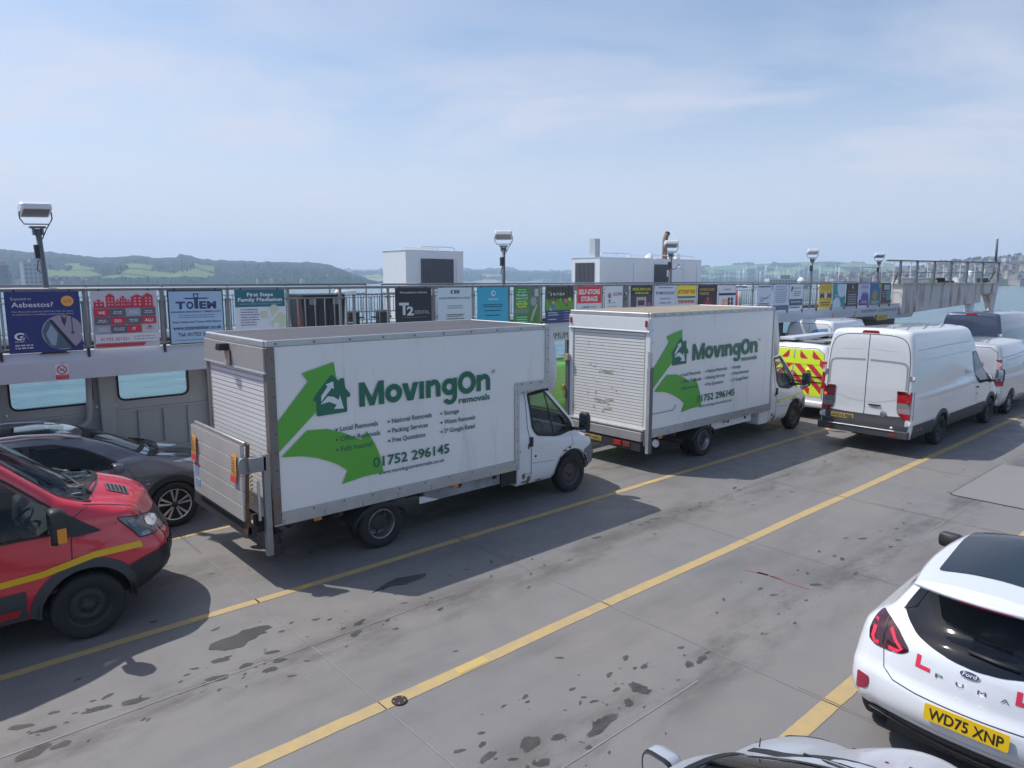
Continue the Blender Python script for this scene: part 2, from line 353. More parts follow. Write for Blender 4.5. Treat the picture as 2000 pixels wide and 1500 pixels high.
drips=[(421,1229,.07),(480,1300,.09),(430,1290,.1),(695,1238,.11),(617,1210,.06),(644,1210,.04),(532,1274,.09),(546,1290,.1),(528,1308,.1),(570,1320,.05),(425,1325,.13),(398,1337,.06),(445,1283,.05),
 (670,1228,.05),(700,1218,.08),(708,1212,.06),(757,1212,.06),(833,1180,.05),(842,1175,.05),(860,1190,.07),(790,1178,.05),(1035,1452,.16),(1247,1345,.12),(1030,1371,.04),(1160,1370,.05),
 (1230,1375,.08),(1140,1362,.04),(897,1467,.06),(942,1454,.06),(953,1478,.1),(1005,1483,.04),(940,1432,.04),(1060,1490,.1),(1370,1288,.11),(1346,1298,.09),(1330,1265,.06),(1258,1302,.07),(1222,1285,.06),
 (1382,1275,.04),(1240,1305,.04),(1190,1318,.07),(1204,1347,.06),(1225,1370,.07),(1485,1150,.06),(1511,1162,.06),(1400,1197,.04),(1592,1142,.09),(1577,1120,.06),(1558,1114,.04),(1645,1092,.08),(1600,1077,.05),
 (1685,1052,.09),(1755,1055,.07),(1740,1068,.07),(1672,1120,.07),(1767,1047,.04),(1765,1022,.05),(1435,953,.09),(1445,957,.09),(1325,1000,.07),(1285,1013,.08),(1265,1020,.07),(1165,1050,.1),(1252,1025,.06),(1340,1010,.03),
 (1150,1460,.05),(1170,1430,.05),(1190,1470,.03),(1165,1415,.09),(1090,1440,.08),(300,1215,.06),(40,1420,.1),(90,1425,.09),(210,1360,.06),(262,1370,.12),(190,1385,.12),(105,1392,.06),(120,1455,.1),(65,1470,.16)]
for px,py,r in drips:
    x,y=gnd(px,py); blob(x,y,r*random.uniform(.9,1.3),r*random.uniform(.6,.9),OIL,rot=crand(.5),irr=.2)
    for k in range(random.choice((0,1,1,2,3))): blob(x+random.gauss(0,.2),y+random.gauss(0,.13),r*.3,r*.2,OIL,z=.0036+.0001*k,rot=crand(1),irr=.2,n=10)
for k in range(230):
    yc=random.choice((3.75,6.45,6.45,9.2)); x=random.uniform(0,22); y=yc+random.gauss(0,.33); r=random.uniform(.012,.05)
    blob(x,y,r*1.3,r*.8,OIL,z=.0034,rot=crand(1),n=10)
def photo_blob(pts,m,z=.0042):
    g_=[gnd(*p) for p in pts]; fan(g_,sum(p[0] for p in g_)/len(g_),sum(p[1] for p in g_)/len(g_),m,z+BZ[0]*1e-7)
photo_blob([(411,1268),(414,1258),(432,1250),(450,1244),(462,1240),(474,1232),(492,1228),(505,1224),(520,1222),(528,1227),(512,1233),(520,1236),(505,1240),(497,1247),(485,1252),(475,1262),(460,1266),(440,1269),(425,1268)],WETM)
photo_blob([(755,1140),(775,1130),(800,1126),(832,1120),(826,1128),(812,1134),(790,1142),(770,1144),(740,1153),(728,1158)],WETM)
photo_blob([(1145,1436),(1152,1428),(1160,1420),(1155,1410),(1168,1408),(1180,1398),(1195,1393),(1207,1395),(1205,1404),(1192,1412),(1186,1420),(1176,1430),(1160,1438),(1150,1442)],OIL)
photo_blob([(1226,1337),(1235,1332),(1250,1336),(1262,1342),(1271,1350),(1266,1357),(1252,1355),(1238,1350)],OIL)
o=mb.build('deck_oil_stain',recalc=False); cover(o,CV); tag(o,kind='structure')
RPAINT=mat('scraped_red_primer',(.24,.1,.09),.7,noise=(12,.9,(.21,.17,.165)))
mb=MB()
for a,b in (((1456,1112),(1500,1124)),((1480,1118),(1530,1132)),((1505,1126),(1580,1150))):
    p=gnd(*a);q=gnd(*b); seam(p,q,.05,RPAINT,.0042,.01)
mb.v and tag(mb.build('scraped_primer_mark'),kind='structure')
# round deck socket by the yellow line, hatch cover further on
mb=MB(); x,y=gnd(780,1370)
mb.lathe([(0,.0),(.07,.0),(.07,.008),(0,.008)],(x,y,.006),Z,mat('socket_iron',(.06,.05,.045),.5,.6,noise=(20,.6,(.12,.08,.06))),28,False)
for k in range(5): mb.lathe([(.009,.0),(.009,.005),(0,.005)],(x+.05*math.cos(1.256*k+.4),y+.05*math.sin(1.256*k+.4),.014),Z,STEEL,8)
mb.lathe([(.074,.0),(.088,.0),(.088,.003),(.074,.003)],(x,y,.0062),Z,YEL,28,False)
tag(mb.build('deck_socket'),'round iron lashing socket with bolts set in the yellow line','deck socket')
mb=MB(); HM=mat('hatch_plate',(.2,.2,.205),.6,noise=(2,.6,(.24,.22,.2))); GAP=mat('hatch_gap',(.04,.045,.05),.8)
hx,hy=gnd(1852,966); mb.prism(rpoly([(0,0),(3.1,0),(3.1,-1.9),(0,-1.9)][::-1],.12),(hx,hy,.003),X,Y,(0,0,.006),GAP)
mb.prism(rpoly([(.02,-.02),(3.08,-.02),(3.08,-1.88),(.02,-1.88)][::-1],.11),(hx,hy,.006),X,Y,(0,0,.008),HM)
tag(mb.build('deck_hatch'),'flush grey steel hatch plate with rounded corner outlined in black','hatch')
# --- water, far shore
def water_mat():
    m=bpy.data.materials.new('estuary_water'); m.use_nodes=True; t=m.node_tree; n=t.nodes; b=n['Principled BSDF']
    b.inputs['Base Color'].default_value=(.05,.16,.2,1); b.inputs['Roughness'].default_value=.12; b.inputs['IOR'].default_value=1.33
    tc=n.new('ShaderNodeTexCoord'); bp=n.new('ShaderNodeBump'); bp.inputs['Strength'].default_value=1; bp.inputs['Distance'].default_value=.55
    mp=n.new('ShaderNodeMapping'); mp.inputs['Scale'].default_value=(.16,.42,1); mp.inputs['Rotation'].default_value=(0,0,.3); t.links.new(tc.outputs['Object'],mp.inputs[0])
    a=n.new('ShaderNodeTexNoise'); a.inputs['Scale'].default_value=1; a.inputs['Detail'].default_value=7; a.inputs['Roughness'].default_value=.6; a.inputs['Distortion'].default_value=.6
    t.links.new(mp.outputs[0],a.inputs['Vector']); t.links.new(a.outputs['Fac'],bp.inputs['Height']); t.links.new(bp.outputs[0],b.inputs['Normal'])
    l=n.new('ShaderNodeTexNoise'); l.inputs['Scale'].default_value=.012; l.inputs['Detail'].default_value=4; t.links.new(tc.outputs['Object'],l.inputs['Vector'])
    mr=n.new('ShaderNodeMapRange'); mr.inputs[1].default_value=.35; mr.inputs[2].default_value=.65; t.links.new(l.outputs['Fac'],mr.inputs[0])
    x=n.new('ShaderNodeMix'); x.data_type='RGBA'; t.links.new(mr.outputs[0],x.inputs[0]); x.inputs[6].default_value=(.07,.17,.205,1); x.inputs[7].default_value=(.10,.205,.24,1)
    t.links.new(x.outputs[2],b.inputs['Base Color'])
    return m
WZ=-1.5
mb=MB(); mb.add([(-4200,-4200,WZ),(4200,-4200,WZ),(4200,4200,WZ),(-4200,4200,WZ)],[(0,1,2,3)],water_mat())
tag(mb.build('water'),kind='structure')
def hillmat(name,wood,fields,woodamt,scale):
    m=bpy.data.materials.new(name); m.use_nodes=True; t=m.node_tree; n=t.nodes; b=n['Principled BSDF']; b.inputs['Roughness'].default_value=.95; b.inputs['Specular IOR Level'].default_value=.1
    tc=n.new('ShaderNodeTexCoord'); at=n.new('ShaderNodeAttribute'); at.attribute_name='wood'
    vo=n.new('ShaderNodeTexVoronoi'); vo.inputs['Scale'].default_value=scale; t.links.new(tc.outputs['Object'],vo.inputs['Vector'])
    cr=n.new('ShaderNodeValToRGB'); cr.color_ramp.interpolation='CONSTANT'
    for i,c in enumerate(fields):
        if i<2: e=cr.color_ramp.elements[i]
        else: e=cr.color_ramp.elements.new(0)
        e.position=i/len(fields); e.color=(*c,1)
    sp=n.new('ShaderNodeSeparateColor'); t.links.new(vo.outputs['Color'],sp.inputs[0]); t.links.new(sp.outputs[0],cr.inputs[0])
    ve=n.new('ShaderNodeTexVoronoi'); ve.feature='DISTANCE_TO_EDGE'; ve.inputs['Scale'].default_value=scale; t.links.new(tc.outputs['Object'],ve.inputs['Vector'])
    lt=n.new('ShaderNodeMath'); lt.operation='LESS_THAN'; lt.inputs[1].default_value=.05; t.links.new(ve.outputs['Distance'],lt.inputs[0])
    nz=n.new('ShaderNodeTexNoise'); nz.inputs['Scale'].default_value=scale*9; nz.inputs['Detail'].default_value=5; t.links.new(tc.outputs['Object'],nz.inputs['Vector'])
    wm=n.new('ShaderNodeMix'); wm.data_type='RGBA'; t.links.new(nz.outputs['Fac'],wm.inputs[0]); wm.inputs[6].default_value=(*[c*.6 for c in wood],1); wm.inputs[7].default_value=(*[c*1.4 for c in wood],1)
    mx=n.new('ShaderNodeMath'); mx.operation='MAXIMUM'; t.links.new(lt.outputs[0],mx.inputs[0]); 
    g=n.new('ShaderNodeMath'); g.operation='GREATER_THAN'; g.inputs[1].default_value=.5; t.links.new(at.outputs['Fac'],g.inputs[0]); t.links.new(g.outputs[0],mx.inputs[1])
    x=n.new('ShaderNodeMix'); x.data_type='RGBA'; t.links.new(mx.outputs[0],x.inputs[0]); t.links.new(cr.outputs[0],x.inputs[6]); t.links.new(wm.outputs[2],x.inputs[7]); t.links.new(x.outputs[2],b.inputs['Base Color'])
    return m
from mathutils import noise as MN
def az(px): # heading of a picture column (at the horizon) as a unit vector on the ground
    a=-.7256+math.pi/2-math.atan((px-1000)/(1387.2/math.cos(.1462))); return Vector((math.cos(a),math.sin(a),0))
def interp(pts,x):
    if x<=pts[0][0]: return pts[0][1]
    for (a,b),(c,d) in zip(pts,pts[1:]):
        if x<=c: return b+(d-b)*(x-a)/(c-a)
    return pts[-1][1]
def hill(name,crest,d0,d1,wood,mt,px0,px1,n=420,rows=46,rough=7,seed=0,foot=None):
    """a ridge: shoreline d0 metres away, crest d1 metres away rising to the elevations of the skyline"""
    vs=[];fs=[];wa=[]
    for i in range(n+1):
        px=px0+(px1-px0)*i/n; dr=az(px); e=(546-interp(crest,px))/1410
        dd0=d0*(1+.10*MN.noise((px*.006,seed,0))); hc=e*d1+H-rough*.9
        for j in range(rows+1):
            t=j/rows
            if t<=.85:
                u=t/.85; d=dd0+(d1-dd0)*u; s=u**.8; s=s*(1+.0*u); h=WZ+(hc-WZ)*s
                h+=6*MN.noise((px*.012,u*3,seed+3))*math.sin(math.pi*u)
            else: u=(t-.85)/.15; d=d1+u*400; h=hc-u*u*60
            wd=wood(px,min(1,t/.85),h)
            if wd>.5 and t>.02: h+=rough*(.5+.5*MN.noise((px*.06,d*.02,seed+9)))*min(1,t*8)+rough*.22*MN.noise((px*.30,d*.08,seed+5))
            vs.append(dr*d+Vector((0,0,h))); wa.append(float(wd))
    for i in range(n):
        for j in range(rows):
            a=i*(rows+1)+j; fs.append((a,a+rows+1,a+rows+2,a+1))
    b=MB(); b.add(vs,fs,mt,False); o=b.build(name,recalc=False)
    at=o.data.attributes.new('wood','FLOAT','POINT'); at.data.foreach_set('value',wa)
    return tag(o,kind='structure')
def nzp(px,u,s,sc=.01): return MN.noise((px*sc,u*4,s))
FG=[(.12,.17,.065),(.10,.15,.055),(.16,.17,.08),(.08,.13,.045),(.2,.18,.1),(.11,.16,.07),(.13,.19,.075)]
def wl(px,u,h):  # left hill: woods all over, open fields low down in the middle
    if 60<px<420 and .10<u<.50 and nzp(px,u,2,.016)>-.28+abs(px-270)*.0016: return 0
    return 1
hill('hills',[(-200,488),(0,495),(60,500),(105,498),(120,501),(200,507),(280,503),(300,506),(345,505),(355,499),(400,507),(440,510),(520,512),(560,511),(620,513),(650,517),(680,530),(720,545),(760,556)],820,1500,wl,hillmat('left_hill_land',(.02,.042,.04),FG,.9,.006),-250,760,seed=1)
hill('hills',[(560,546),(620,525),(680,521),(760,520),(850,522),(905,521),(940,520),(985,520),(1040,522),(1080,523),(1130,527),(1200,532),(1260,540)],1700,3300,lambda px,u,h: 1 if (nzp(px,u,5,.012)>-.03 and u<.8) or .25<u<.34 else 0,hillmat('middle_hill_land',(.02,.042,.04),[(.22,.24,.12),(.16,.24,.09),(.3,.29,.17),(.13,.2,.08)],.5,.004),540,1300,seed=7,rough=16)
hill('hills',[(1080,545),(1150,535),(1250,527),(1330,522),(1370,518),(1420,514),(1500,511),(1560,509),(1620,508),(1680,512),(1740,516),(1800,520),(1900,524),(2000,528),(2150,530)],1500,2600,lambda px,u,h: 1 if nzp(px,u,11,.02)>.17 or u<.08 else 0,hillmat('right_hill_land',(.02,.042,.04),[(.11,.20,.07),(.13,.23,.09),(.09,.17,.06),(.14,.19,.07),(.12,.215,.08)],.3,.005),1060,2150,seed=13,rough=12)
# rising ground under the town on the right
hill('town_hill',[(1540,546),(1620,543),(1700,539),(1760,533),(1820,525),(1880,519),(1930,515),(2000,513),(2150,508)],700,1150,lambda px,u,h:1 if nzp(px,u,19,.05)>.1 else 0,hillmat('town_ground',(.05,.07,.035),[(.14,.15,.1),(.1,.12,.07),(.17,.16,.13)],.3,.02),1520,2150,n=160,rows=24,seed=17,rough=4)
# --- houses of the towns (copies share meshes)
HW=[mat('house_wall_%d'%i,c,.8) for i,c in enumerate([(.42,.39,.36),(.32,.28,.25),(.25,.23,.22),(.62,.62,.6),(.3,.26,.22)])]
HR=[mat('house_roof_%d'%i,c,.8) for i,c in enumerate([(.07,.07,.08),(.10,.075,.065),(.12,.11,.11),(.06,.06,.065)])]
WINM=mat('house_window',(.05,.06,.07),.2)
protos=[]
def house_proto(w,d,h,rh,wm,rm):
    b=MB(); b.bx(-w/2,w/2,-d/2,d/2,-6,h,wm)
    b.prism([(-d/2-.4,h),(d/2+.4,h),(0,h+rh)],(-w/2-.3,0,0),Y,Z,(w+.6,0,0),rm)
    b.bx(w*.3,w*.3+.9,-.5,.5,h+rh*.5,h+rh+1.1,rm)
    for k in range(3):
        for l in (1.2,3.7):
            if l+1.2<h:
                for s in (-1,1): b.bx(-w/2+w*(k+.28)/3,-w/2+w*(k+.7)/3,s*d/2-.05,s*d/2+.05,l,l+1.3,WINM)
    me=b.build('hillside_house').data
    return me
WN=['pale','dull buff','dark grey','white','brown'];RN=['slate','brown','grey','black']
hp=[house_proto(random.choice((7,9,12,16)),8,random.choice((5,5.6,8)),random.choice((2.6,3.2)),HW[i%5],HR[i%4]) for i in range(8)]
for o in [o for o in COL.objects if o.name.startswith('hillside_house')]: bpy.data.objects.remove(o)
def place_house(me,px,d,z,rz,label,group,name='hillside_house',sc=1):
    o=bpy.data.objects.new(name,me); COL.objects.link(o); p=az(px)*d; o.location=(p.x,p.y,z); o.rotation_euler.z=rz; o.scale=(sc,)*3
    return tag(o,label,'house',group)
tcrest=[(1540,546),(1620,543),(1700,539),(1760,533),(1820,525),(1880,519),(1930,515),(2000,513),(2150,508)]
random.seed(11)
for i in range(280):
    px=random.triangular(1560,2080,1930); u=random.random()**.9; d=700+(450)*u
    hc=(546-interp(tcrest,px))/1410*1150+H; z=WZ+(hc-WZ)*u**.8+1.5
    ih=random.randrange(8); pl_='by the water' if u<.2 else 'on the lower slope' if u<.5 else 'on the upper slope' if u<.85 else 'on the skyline'
    sd_='left end of town' if px<1740 else 'middle of town' if px<1880 else 'right end of town'
    place_house(hp[ih],px,d,z,random.uniform(-.5,.5)+.6,'tiny %s house, %s roof, %s, %s'%(WN[ih%5],RN[ih%4],pl_,sd_),'houses of the hillside town',sc=random.uniform(.42,.62))
for i in range(26):
    px=random.uniform(20,170) if i<16 else random.uniform(470,660); d=805; 
    place_house(random.choice(hp),px,d,WZ+1.2,random.uniform(-.5,.5)+1.4,('tiny waterfront house below the wooded hill, '+('behind the left floodlight' if i<16 else 'above the teal poster and open pickets')),'houses along the far left shore',sc=.55)
# pale apartment tower and stone mill on the left shore
b=MB(); tm=mat('pale_tower_wall',(.27,.24,.25),.8); p=az(68)*760
b.bx(-9,9,-6,6,0,20,tm); b.bx(-3,5,-4,4,20,23,tm)
for i in range(5):
    for j in range(5): b.bx(-8+i*3.4,-6.4+i*3.4,-6.08,-6,2+j*3.6,4+j*3.6,WINM)
o=b.build('tower_block'); o.location=(p.x,p.y,WZ); o.rotation_euler.z=.1
tag(o,'pale multi storey block on the far left shore below the wooded hill','apartment block')
b=MB(); p=az(2)*620; b.lathe([(6,0),(5,14),(5.4,14),(5.4,15),(3,18),(0,19)],(0,0,0),Z,mat('dark_stone_tower',(.2,.19,.19),.9),16,False)
for k in range(6): b.box((5.4*math.cos(k*1.05),5.4*math.sin(k*1.05),8),(.8,.8,1.6),WINM)
o=b.build('stone_tower'); o.location=(p.x,p.y,WZ); tag(o,'dark rounded stone tower at the extreme left of the far shore','tower')
# --- yachts at their moorings
YW=mat('yacht_hull_white',(.75,.76,.78),.3,coat=.4); YB=mat('yacht_hull_blue',(.05,.09,.2),.3,coat=.4); MAST=mat('mast_alloy',(.72,.73,.76),.4,.2)
def yacht_mesh(l,hm,two):
    b=MB(); n=10; A=[];Bb=[];K=[]
    rowsv=[]
    for i in range(n+1):
        t=i/n; x=-l/2+l*t; w=l*.16*(math.sin(math.pi*min(1,.25+t*.78)))**.7 if t<1 else .02; zt=.9+.5*t*t
        rowsv.append([(x,-w,zt),(x*.96,-w*.75,.0),(x*.9,0,-.5),(x*.96,w*.75,.0),(x,w,zt)])
    vs=[p for r in rowsv for p in r]; fs=[(i*5+j,(i+1)*5+j,(i+1)*5+j+1,i*5+j+1) for i in range(n) for j in range(4)]+[(i*5+4,(i+1)*5+4,(i+1)*5,i*5) for i in range(n)]
    b.add(vs,fs,YB if two else YW,True); b.prism([(-l*.2,1.0),(l*.16,1.0),(l*.1,1.55),(-l*.14,1.6)],(0,-l*.09,0),X,Z,(0,l*.18,0),YW)
    b.tube([(l*.06,0,1),(l*.06,0,hm)],.075,MAST,6); b.tube([(l*.06,0,2.3),(-l*.36,0,2.2)],.09,YB,6)
    b.tube([(l*.48,0,1.4),(l*.06,0,hm*.97)],.02,MAST,4); b.tube([(-l*.48,0,1.),(l*.06,0,hm)],.02,MAST,4)
    b.tube([(l*.06,-l*.07,hm*.55),(l*.06,l*.07,hm*.55)],.04,MAST,4)
    o=b.build('moored_yacht'); me=o.data; bpy.data.objects.remove(o); return me
ym=[yacht_mesh(9,12,0),yacht_mesh(11,15,0),yacht_mesh(10,13,1)]
random.seed(5)
for i in range(64):
    px=random.triangular(1372,1660,1500); d=random.uniform(480,800); o=bpy.data.objects.new('moored_yacht',random.choice(ym)); COL.objects.link(o)
    p=az(px)*d; o.location=(p.x,p.y,WZ+.1); o.rotation_euler.z=random.uniform(-.3,.3)+.5; o.scale=(random.uniform(.8,1.15),)*3
    tag(o,'small %s yacht off the green hill, %s of the masts'%('blue hulled' if o.data is ym[2] else 'tall masted white' if o.data is ym[1] else 'white hulled',('left end' if px<1430 else 'left of the middle' if px<1490 else 'right of the middle' if px<1560 else 'right end')),'yacht','yachts at moorings')
for px,d in ((1120,1200),(690,900),(640,880),(1095,1150)):
    o=bpy.data.objects.new('moored_yacht',ym[0]); COL.objects.link(o); p=az(px)*d; o.location=(p.x,p.y,WZ+.1); o.rotation_euler.z=1
    tag(o,'lone small yacht lying off the middle hills','yacht','lone yachts off the middle hills')
# a grey workboat moored beyond the yachts
b=MB(); GB=mat('workboat_grey',(.28,.31,.32),.5)
b.prism([(-15,0),(14,0),(17,3.4),(-15.5,2.8)],(0,-3,0),X,Z,(0,6,0),GB); b.bx(-9,8,-2.4,2.4,2.9,5.6,mat('workboat_house',(.5,.53,.52),.5)); b.bx(-2,4,-1.8,1.8,5.6,7.6,GB)
for k in range(9): b.bx(-8.2+k*1.8,-7.3+k*1.8,-2.46,-2.4,4,4.8,WINM)
b.tube([(0,0,7.6),(0,0,11)],.15,GB,6)
p=az(1527)*430; o=b.build('workboat'); o.location=(p.x,p.y,WZ); o.rotation_euler.z=-.55; tag(o,'low grey passenger boat moored to the right of the yacht masts','boat')
# --- air
mb=MB(); mb.bx(-4300,4300,-4300,4300,-9,190,mat('haze_dummy',(1,1,1)))
hz=mb.build('haze'); tag(hz,kind='stuff')
m=bpy.data.materials.new('haze_air'); m.use_nodes=True; n=m.node_tree.nodes; n.remove(n['Principled BSDF'])
pv=n.new('ShaderNodeVolumePrincipled'); pv.inputs['Color'].default_value=(.64,.79,1,1); pv.inputs['Density'].default_value=.00037; pv.inputs['Anisotropy'].default_value=.1
m.node_tree.links.new(pv.outputs[0],n['Material Output'].inputs['Volume']); hz.data.materials.clear(); hz.data.materials.append(m)
# ================================================================ SIDE STRUCTURE OF THE FERRY
YW_=12.6; YO=14.35; WF=2.56
# bulkhead with openings
def rrect(x0,x1,z0,z1,r,n=5):
    return rpoly([(x0,z0),(x1,z0),(x1,z1),(x0,z1)],r,n)
wall=empty('bulkhead_wall',(0,13.8,0),'grey steel side wall of the ferry with rounded windows onto the water','side wall')
wins=[(-4.85,-3.68),(-3.28,-2.11),(-1.71,-.54),(-.14,1.03),(1.43,2.60),(3.0,4.17),(5.35,6.55),(6.95,8.15),(8.55,9.75),(10.1,11.3),(11.65,12.7),(13.1,14.29),(15.0,16.2),(16.7,17.9),(18.6,19.8),(20.2,21.4),(22,23.2),(23.6,24.8),(25.2,26.1),(26.4,27.65),(28.15,29.35)]
mb=MB(); x=-7; y=0
for a,b in wins+[(99,99)]:
    e=min(a-.06,29.9)
    if e>x: mb.add([(x,y,0),(e,y,0),(e,y,2.4),(x,y,2.4)],[(0,1,2,3)],GREYW)
    if a>90: break
    hole=rrect(a,b,1.6,2.28,.13); n=len(hole); outer=[]
    for hx,hz in hole:
        cx_,cz_=(a+b)/2,1.94; dx,dz=hx-cx_,hz-cz_; k=min(((b-a)/2+.06)/max(abs(dx),1e-6),.42/max(abs(dz),1e-6)); outer.append((cx_+dx*k,cz_+dz*k))
    mb.add([(p[0],y,p[1]) for p in hole]+[(p[0],y,p[1]) for p in outer],[(i,(i+1)%n,n+(i+1)%n,n+i) for i in range(n)],GREYW)
    o0,o1=1.52,2.36
    mb.add([(a-.06,y,0),(b+.06,y,0),(b+.06,y,o0),(a-.06,y,o0)],[(0,1,2,3)],GREYW); mb.add([(a-.06,y,o1),(b+.06,y,o1),(b+.06,y,2.4),(a-.06,y,2.4)],[(0,1,2,3)],GREYW)
    x=b+.06
mb.bx(-7,29.9,.0,.02,0,.001,GREYW)
mb.build('plating',wall)
for a,b in wins:
    m2=MB(); h=rrect(a,b,1.6,2.28,.13); m2.tube([(p[0],-.01,p[1]) for p in h],.016,BLACK,6,True); m2.tube([(p[0],.05,p[1]) for p in h],.02,WHITE,6,True)
    f=m2.build('window_frame',wall)
    m3=MB(); m3.poly([(p[0],.02,p[1]) for p in h],glass_mat('bulkhead_glass',(.88,.95,.96))); m3.build('pane',f,recalc=False)
def framing(a,b,name):
    m2=MB(); m2.bx(a,b,-.16,-.005,0,2.35,GREYW); return m2.build(name,wall,.01)
for a,b in ((-5.4,-5.22),(-2.02,-1.84),(1.1,1.28),(2.68,2.9),(4.5,4.66),(6.65,6.85),(9.85,10.02),(12.75,12.95),(14.45,14.62),(18.1,18.3),(21.6,21.8),(25,25.12),(27.75,28.0),(29.45,29.8)): framing(a,b,'stiffener')
m2=MB(); m2.bx(-7,29.8,-.06,-.004,1.40,1.44,GREYW)
x=-6.8
while x<29: m2.bx(x,x+.025,-.05,-.005,.05,1.38,GREYW); x+=.42
m2.build('panel_rib',wall)
m2=MB()
m2.tube([(-6,-.12,1.22),(2.3,-.12,1.22),(2.42,-.12,1.25),(2.5,-.12,1.34),(2.52,-.12,1.5),(2.55,-.12,2.3)],.05,GREYW,10); m2.tube([(-6,-.1,1.33),(2.1,-.1,1.33)],.03,GREYW,8)
m2.tube([(4.75,-.09,.1),(4.75,-.09,2.3)],.04,GREYW,8); m2.tube([(4.95,-.09,.1),(4.95,-.09,2.3)],.025,GREYW,8); m2.tube([(14.9,-.1,.1),(14.9,-.1,2.3)],.04,FASC,8)
m2.build('pipe',wall)
m2=MB(); m2.bx(1.0,1.7,-.2,-.02,.95,1.2,GREYW); m2.bx(3.1,3.2,-.12,-.02,.62,.82,GREYW); m2.bx(4.82,5.02,-.14,-.05,1.15,1.5,mat('dark_red_box',(.09,.03,.03),.5)); m2.bx(5.1,5.25,-.14,-.05,1.55,1.75,GREYW); m2.build('junction_box',wall,.01)
# block painted dark for the shaded casing beyond the last window
mb=MB(); DKC=mat('opening_shade_dark',(.045,.045,.05),.6); mb.bx(29.95,36.2,13.3,14.3,0,2.3,DKC); tag(mb.build('shaded_opening_block'),'dark casing under the far end of the walkway','casing')
# walkway
wk=empty('walkway',(0,YW_,0),'pale grey raised passenger walkway along the far side of the deck','walkway')
mb=MB(); mb.bx(-7,36.9,.0,2.2,2.40,2.5,FASC); mb.build('floor_slab',wk)
mb=MB(); mb.bx(-7,36.9,-.04,0.0,2.19,2.475,FASC); mb.add([(-7,-.04,2.475),(36.9,-.04,2.475),(36.9,.03,2.62),(-7,.03,2.62)],[(0,1,2,3)],FASC); mb.bx(-7,36.9,.03,.06,2.5,2.62,FASC)
for x in range(-6,37,4): mb.bx(x,x+.012,-.0425,-.0405,2.19,2.47,mat('fascia_joint',(.25,.27,.3),.6))
tx=mat('black_lettering',(.03,.032,.036),.6)
mb.text('MAXIMUM',(12.05,-.043,2.24),X,Z,.16,tx,width=.99); mb.text('CLEARANCE 2 METRES',(13.3,-.043,2.24),X,Z,.16,tx,width=2.6)
mb.text('MAXIMUM',(30.6,-.043,2.32),X,Z,.14,tx,width=1.5); mb.text('CLEARANCE 2 METRES',(32.3,-.043,2.32),X,Z,.14,tx,width=3.6)
mb.build('fascia',wk)
mb=MB(); mb.bx(-7,36.9,1.74,1.8,2.5,2.62,BLACK); mb.bx(-7,36.9,1.81,1.9,2.62,2.74,WHITE); mb.build('outer_kerb',wk)
mb=MB(); mb.prism([(29.9,2.187),(36.6,2.187),(36.3,1.92),(32.2,1.92),(31.9,2.1),(30,2.1)][::-1],(0,0,.05),X,Z,(0,1.2,0),FASC)
mb.build('end_girder',wk)
mb=MB(); mb.bx(32.15,33.3,-.05,-.042,1.95,2.19,mat('yellow_tag_paint',(.55,.36,.04),.5)); mb.text('3.5 t',(32.7,-.0525,2.02),X,Z,.1,tx,width=.6,align='C')
tag(mb.build('yellow_sign',loc=(0,YW_,0)),'small yellow sign hung under the far end of the walkway fascia','sign')
# no smoking signs
def nosmoke(x,s=1.0,lab=''):
    b=MB(); wp=flat(215,216,222); rd=flat(190,45,70); bk=flat(40,42,50)
    b.bx(x-.085,x+.085,-.047,-.041,2.205,2.43,wp)
    def ring(r0,r1,zz,m,y):
        A=[(x+r0*math.cos(t*.2618),y,zz+r0*math.sin(t*.2618)) for t in range(25)]; B=[(x+r1*math.cos(t*.2618),y,zz+r1*math.sin(t*.2618)) for t in range(25)]; b.strip(A,B,m,False)
    ring(.052,.068,2.352,rd,-.049)
    b.add([(x-.045,-.0495,2.405),(x-.055,-.0495,2.395),(x+.045,-.0495,2.3),(x+.055,-.0495,2.31)],[(0,1,2,3)],rd)
    b.bx(x-.035,x+.025,-.0488,-.0482,2.338,2.35,bk); b.tube([(x+.03,-.05,2.352),(x+.02,-.05,2.368),(x+.035,-.05,2.385)],.004,bk,5)
    b.bx(x-.085,x+.085,-.0485,-.0475,2.207,2.275,rd)
    b.text('NO SMOKING',(x,-.0492,2.25),X,Z,.014,wp,width=.13,align='C'); b.text('This is a no smoking area',(x,-.0492,2.225),X,Z,.009,wp,width=.13,align='C')
    o=b.build('no_smoking_sign',loc=(0,YW_,0)); tag(o,lab,'sign')
nosmoke(1.99,lab='red and white no smoking sign on the fascia below the blue asbestos poster')
nosmoke(27.9,lab='tiny no smoking sign on the fascia between the second truck cab and the white van')
nosmoke(29.9,lab='tiny no smoking sign nearer the clearance lettering at the far end')
# floor plate foot beneath the first board (a black wedge)
mb=MB(); mb.prism([(1.72,2.6),(2.12,2.6),(2.02,2.66),(1.82,2.66)],(0,-.03,0),X,Z,(0,.04,0),PLAST); tag(mb.build('cable_cover',loc=(0,YW_,0)),'black wedge shaped cover on the ledge below the blue poster','cover')
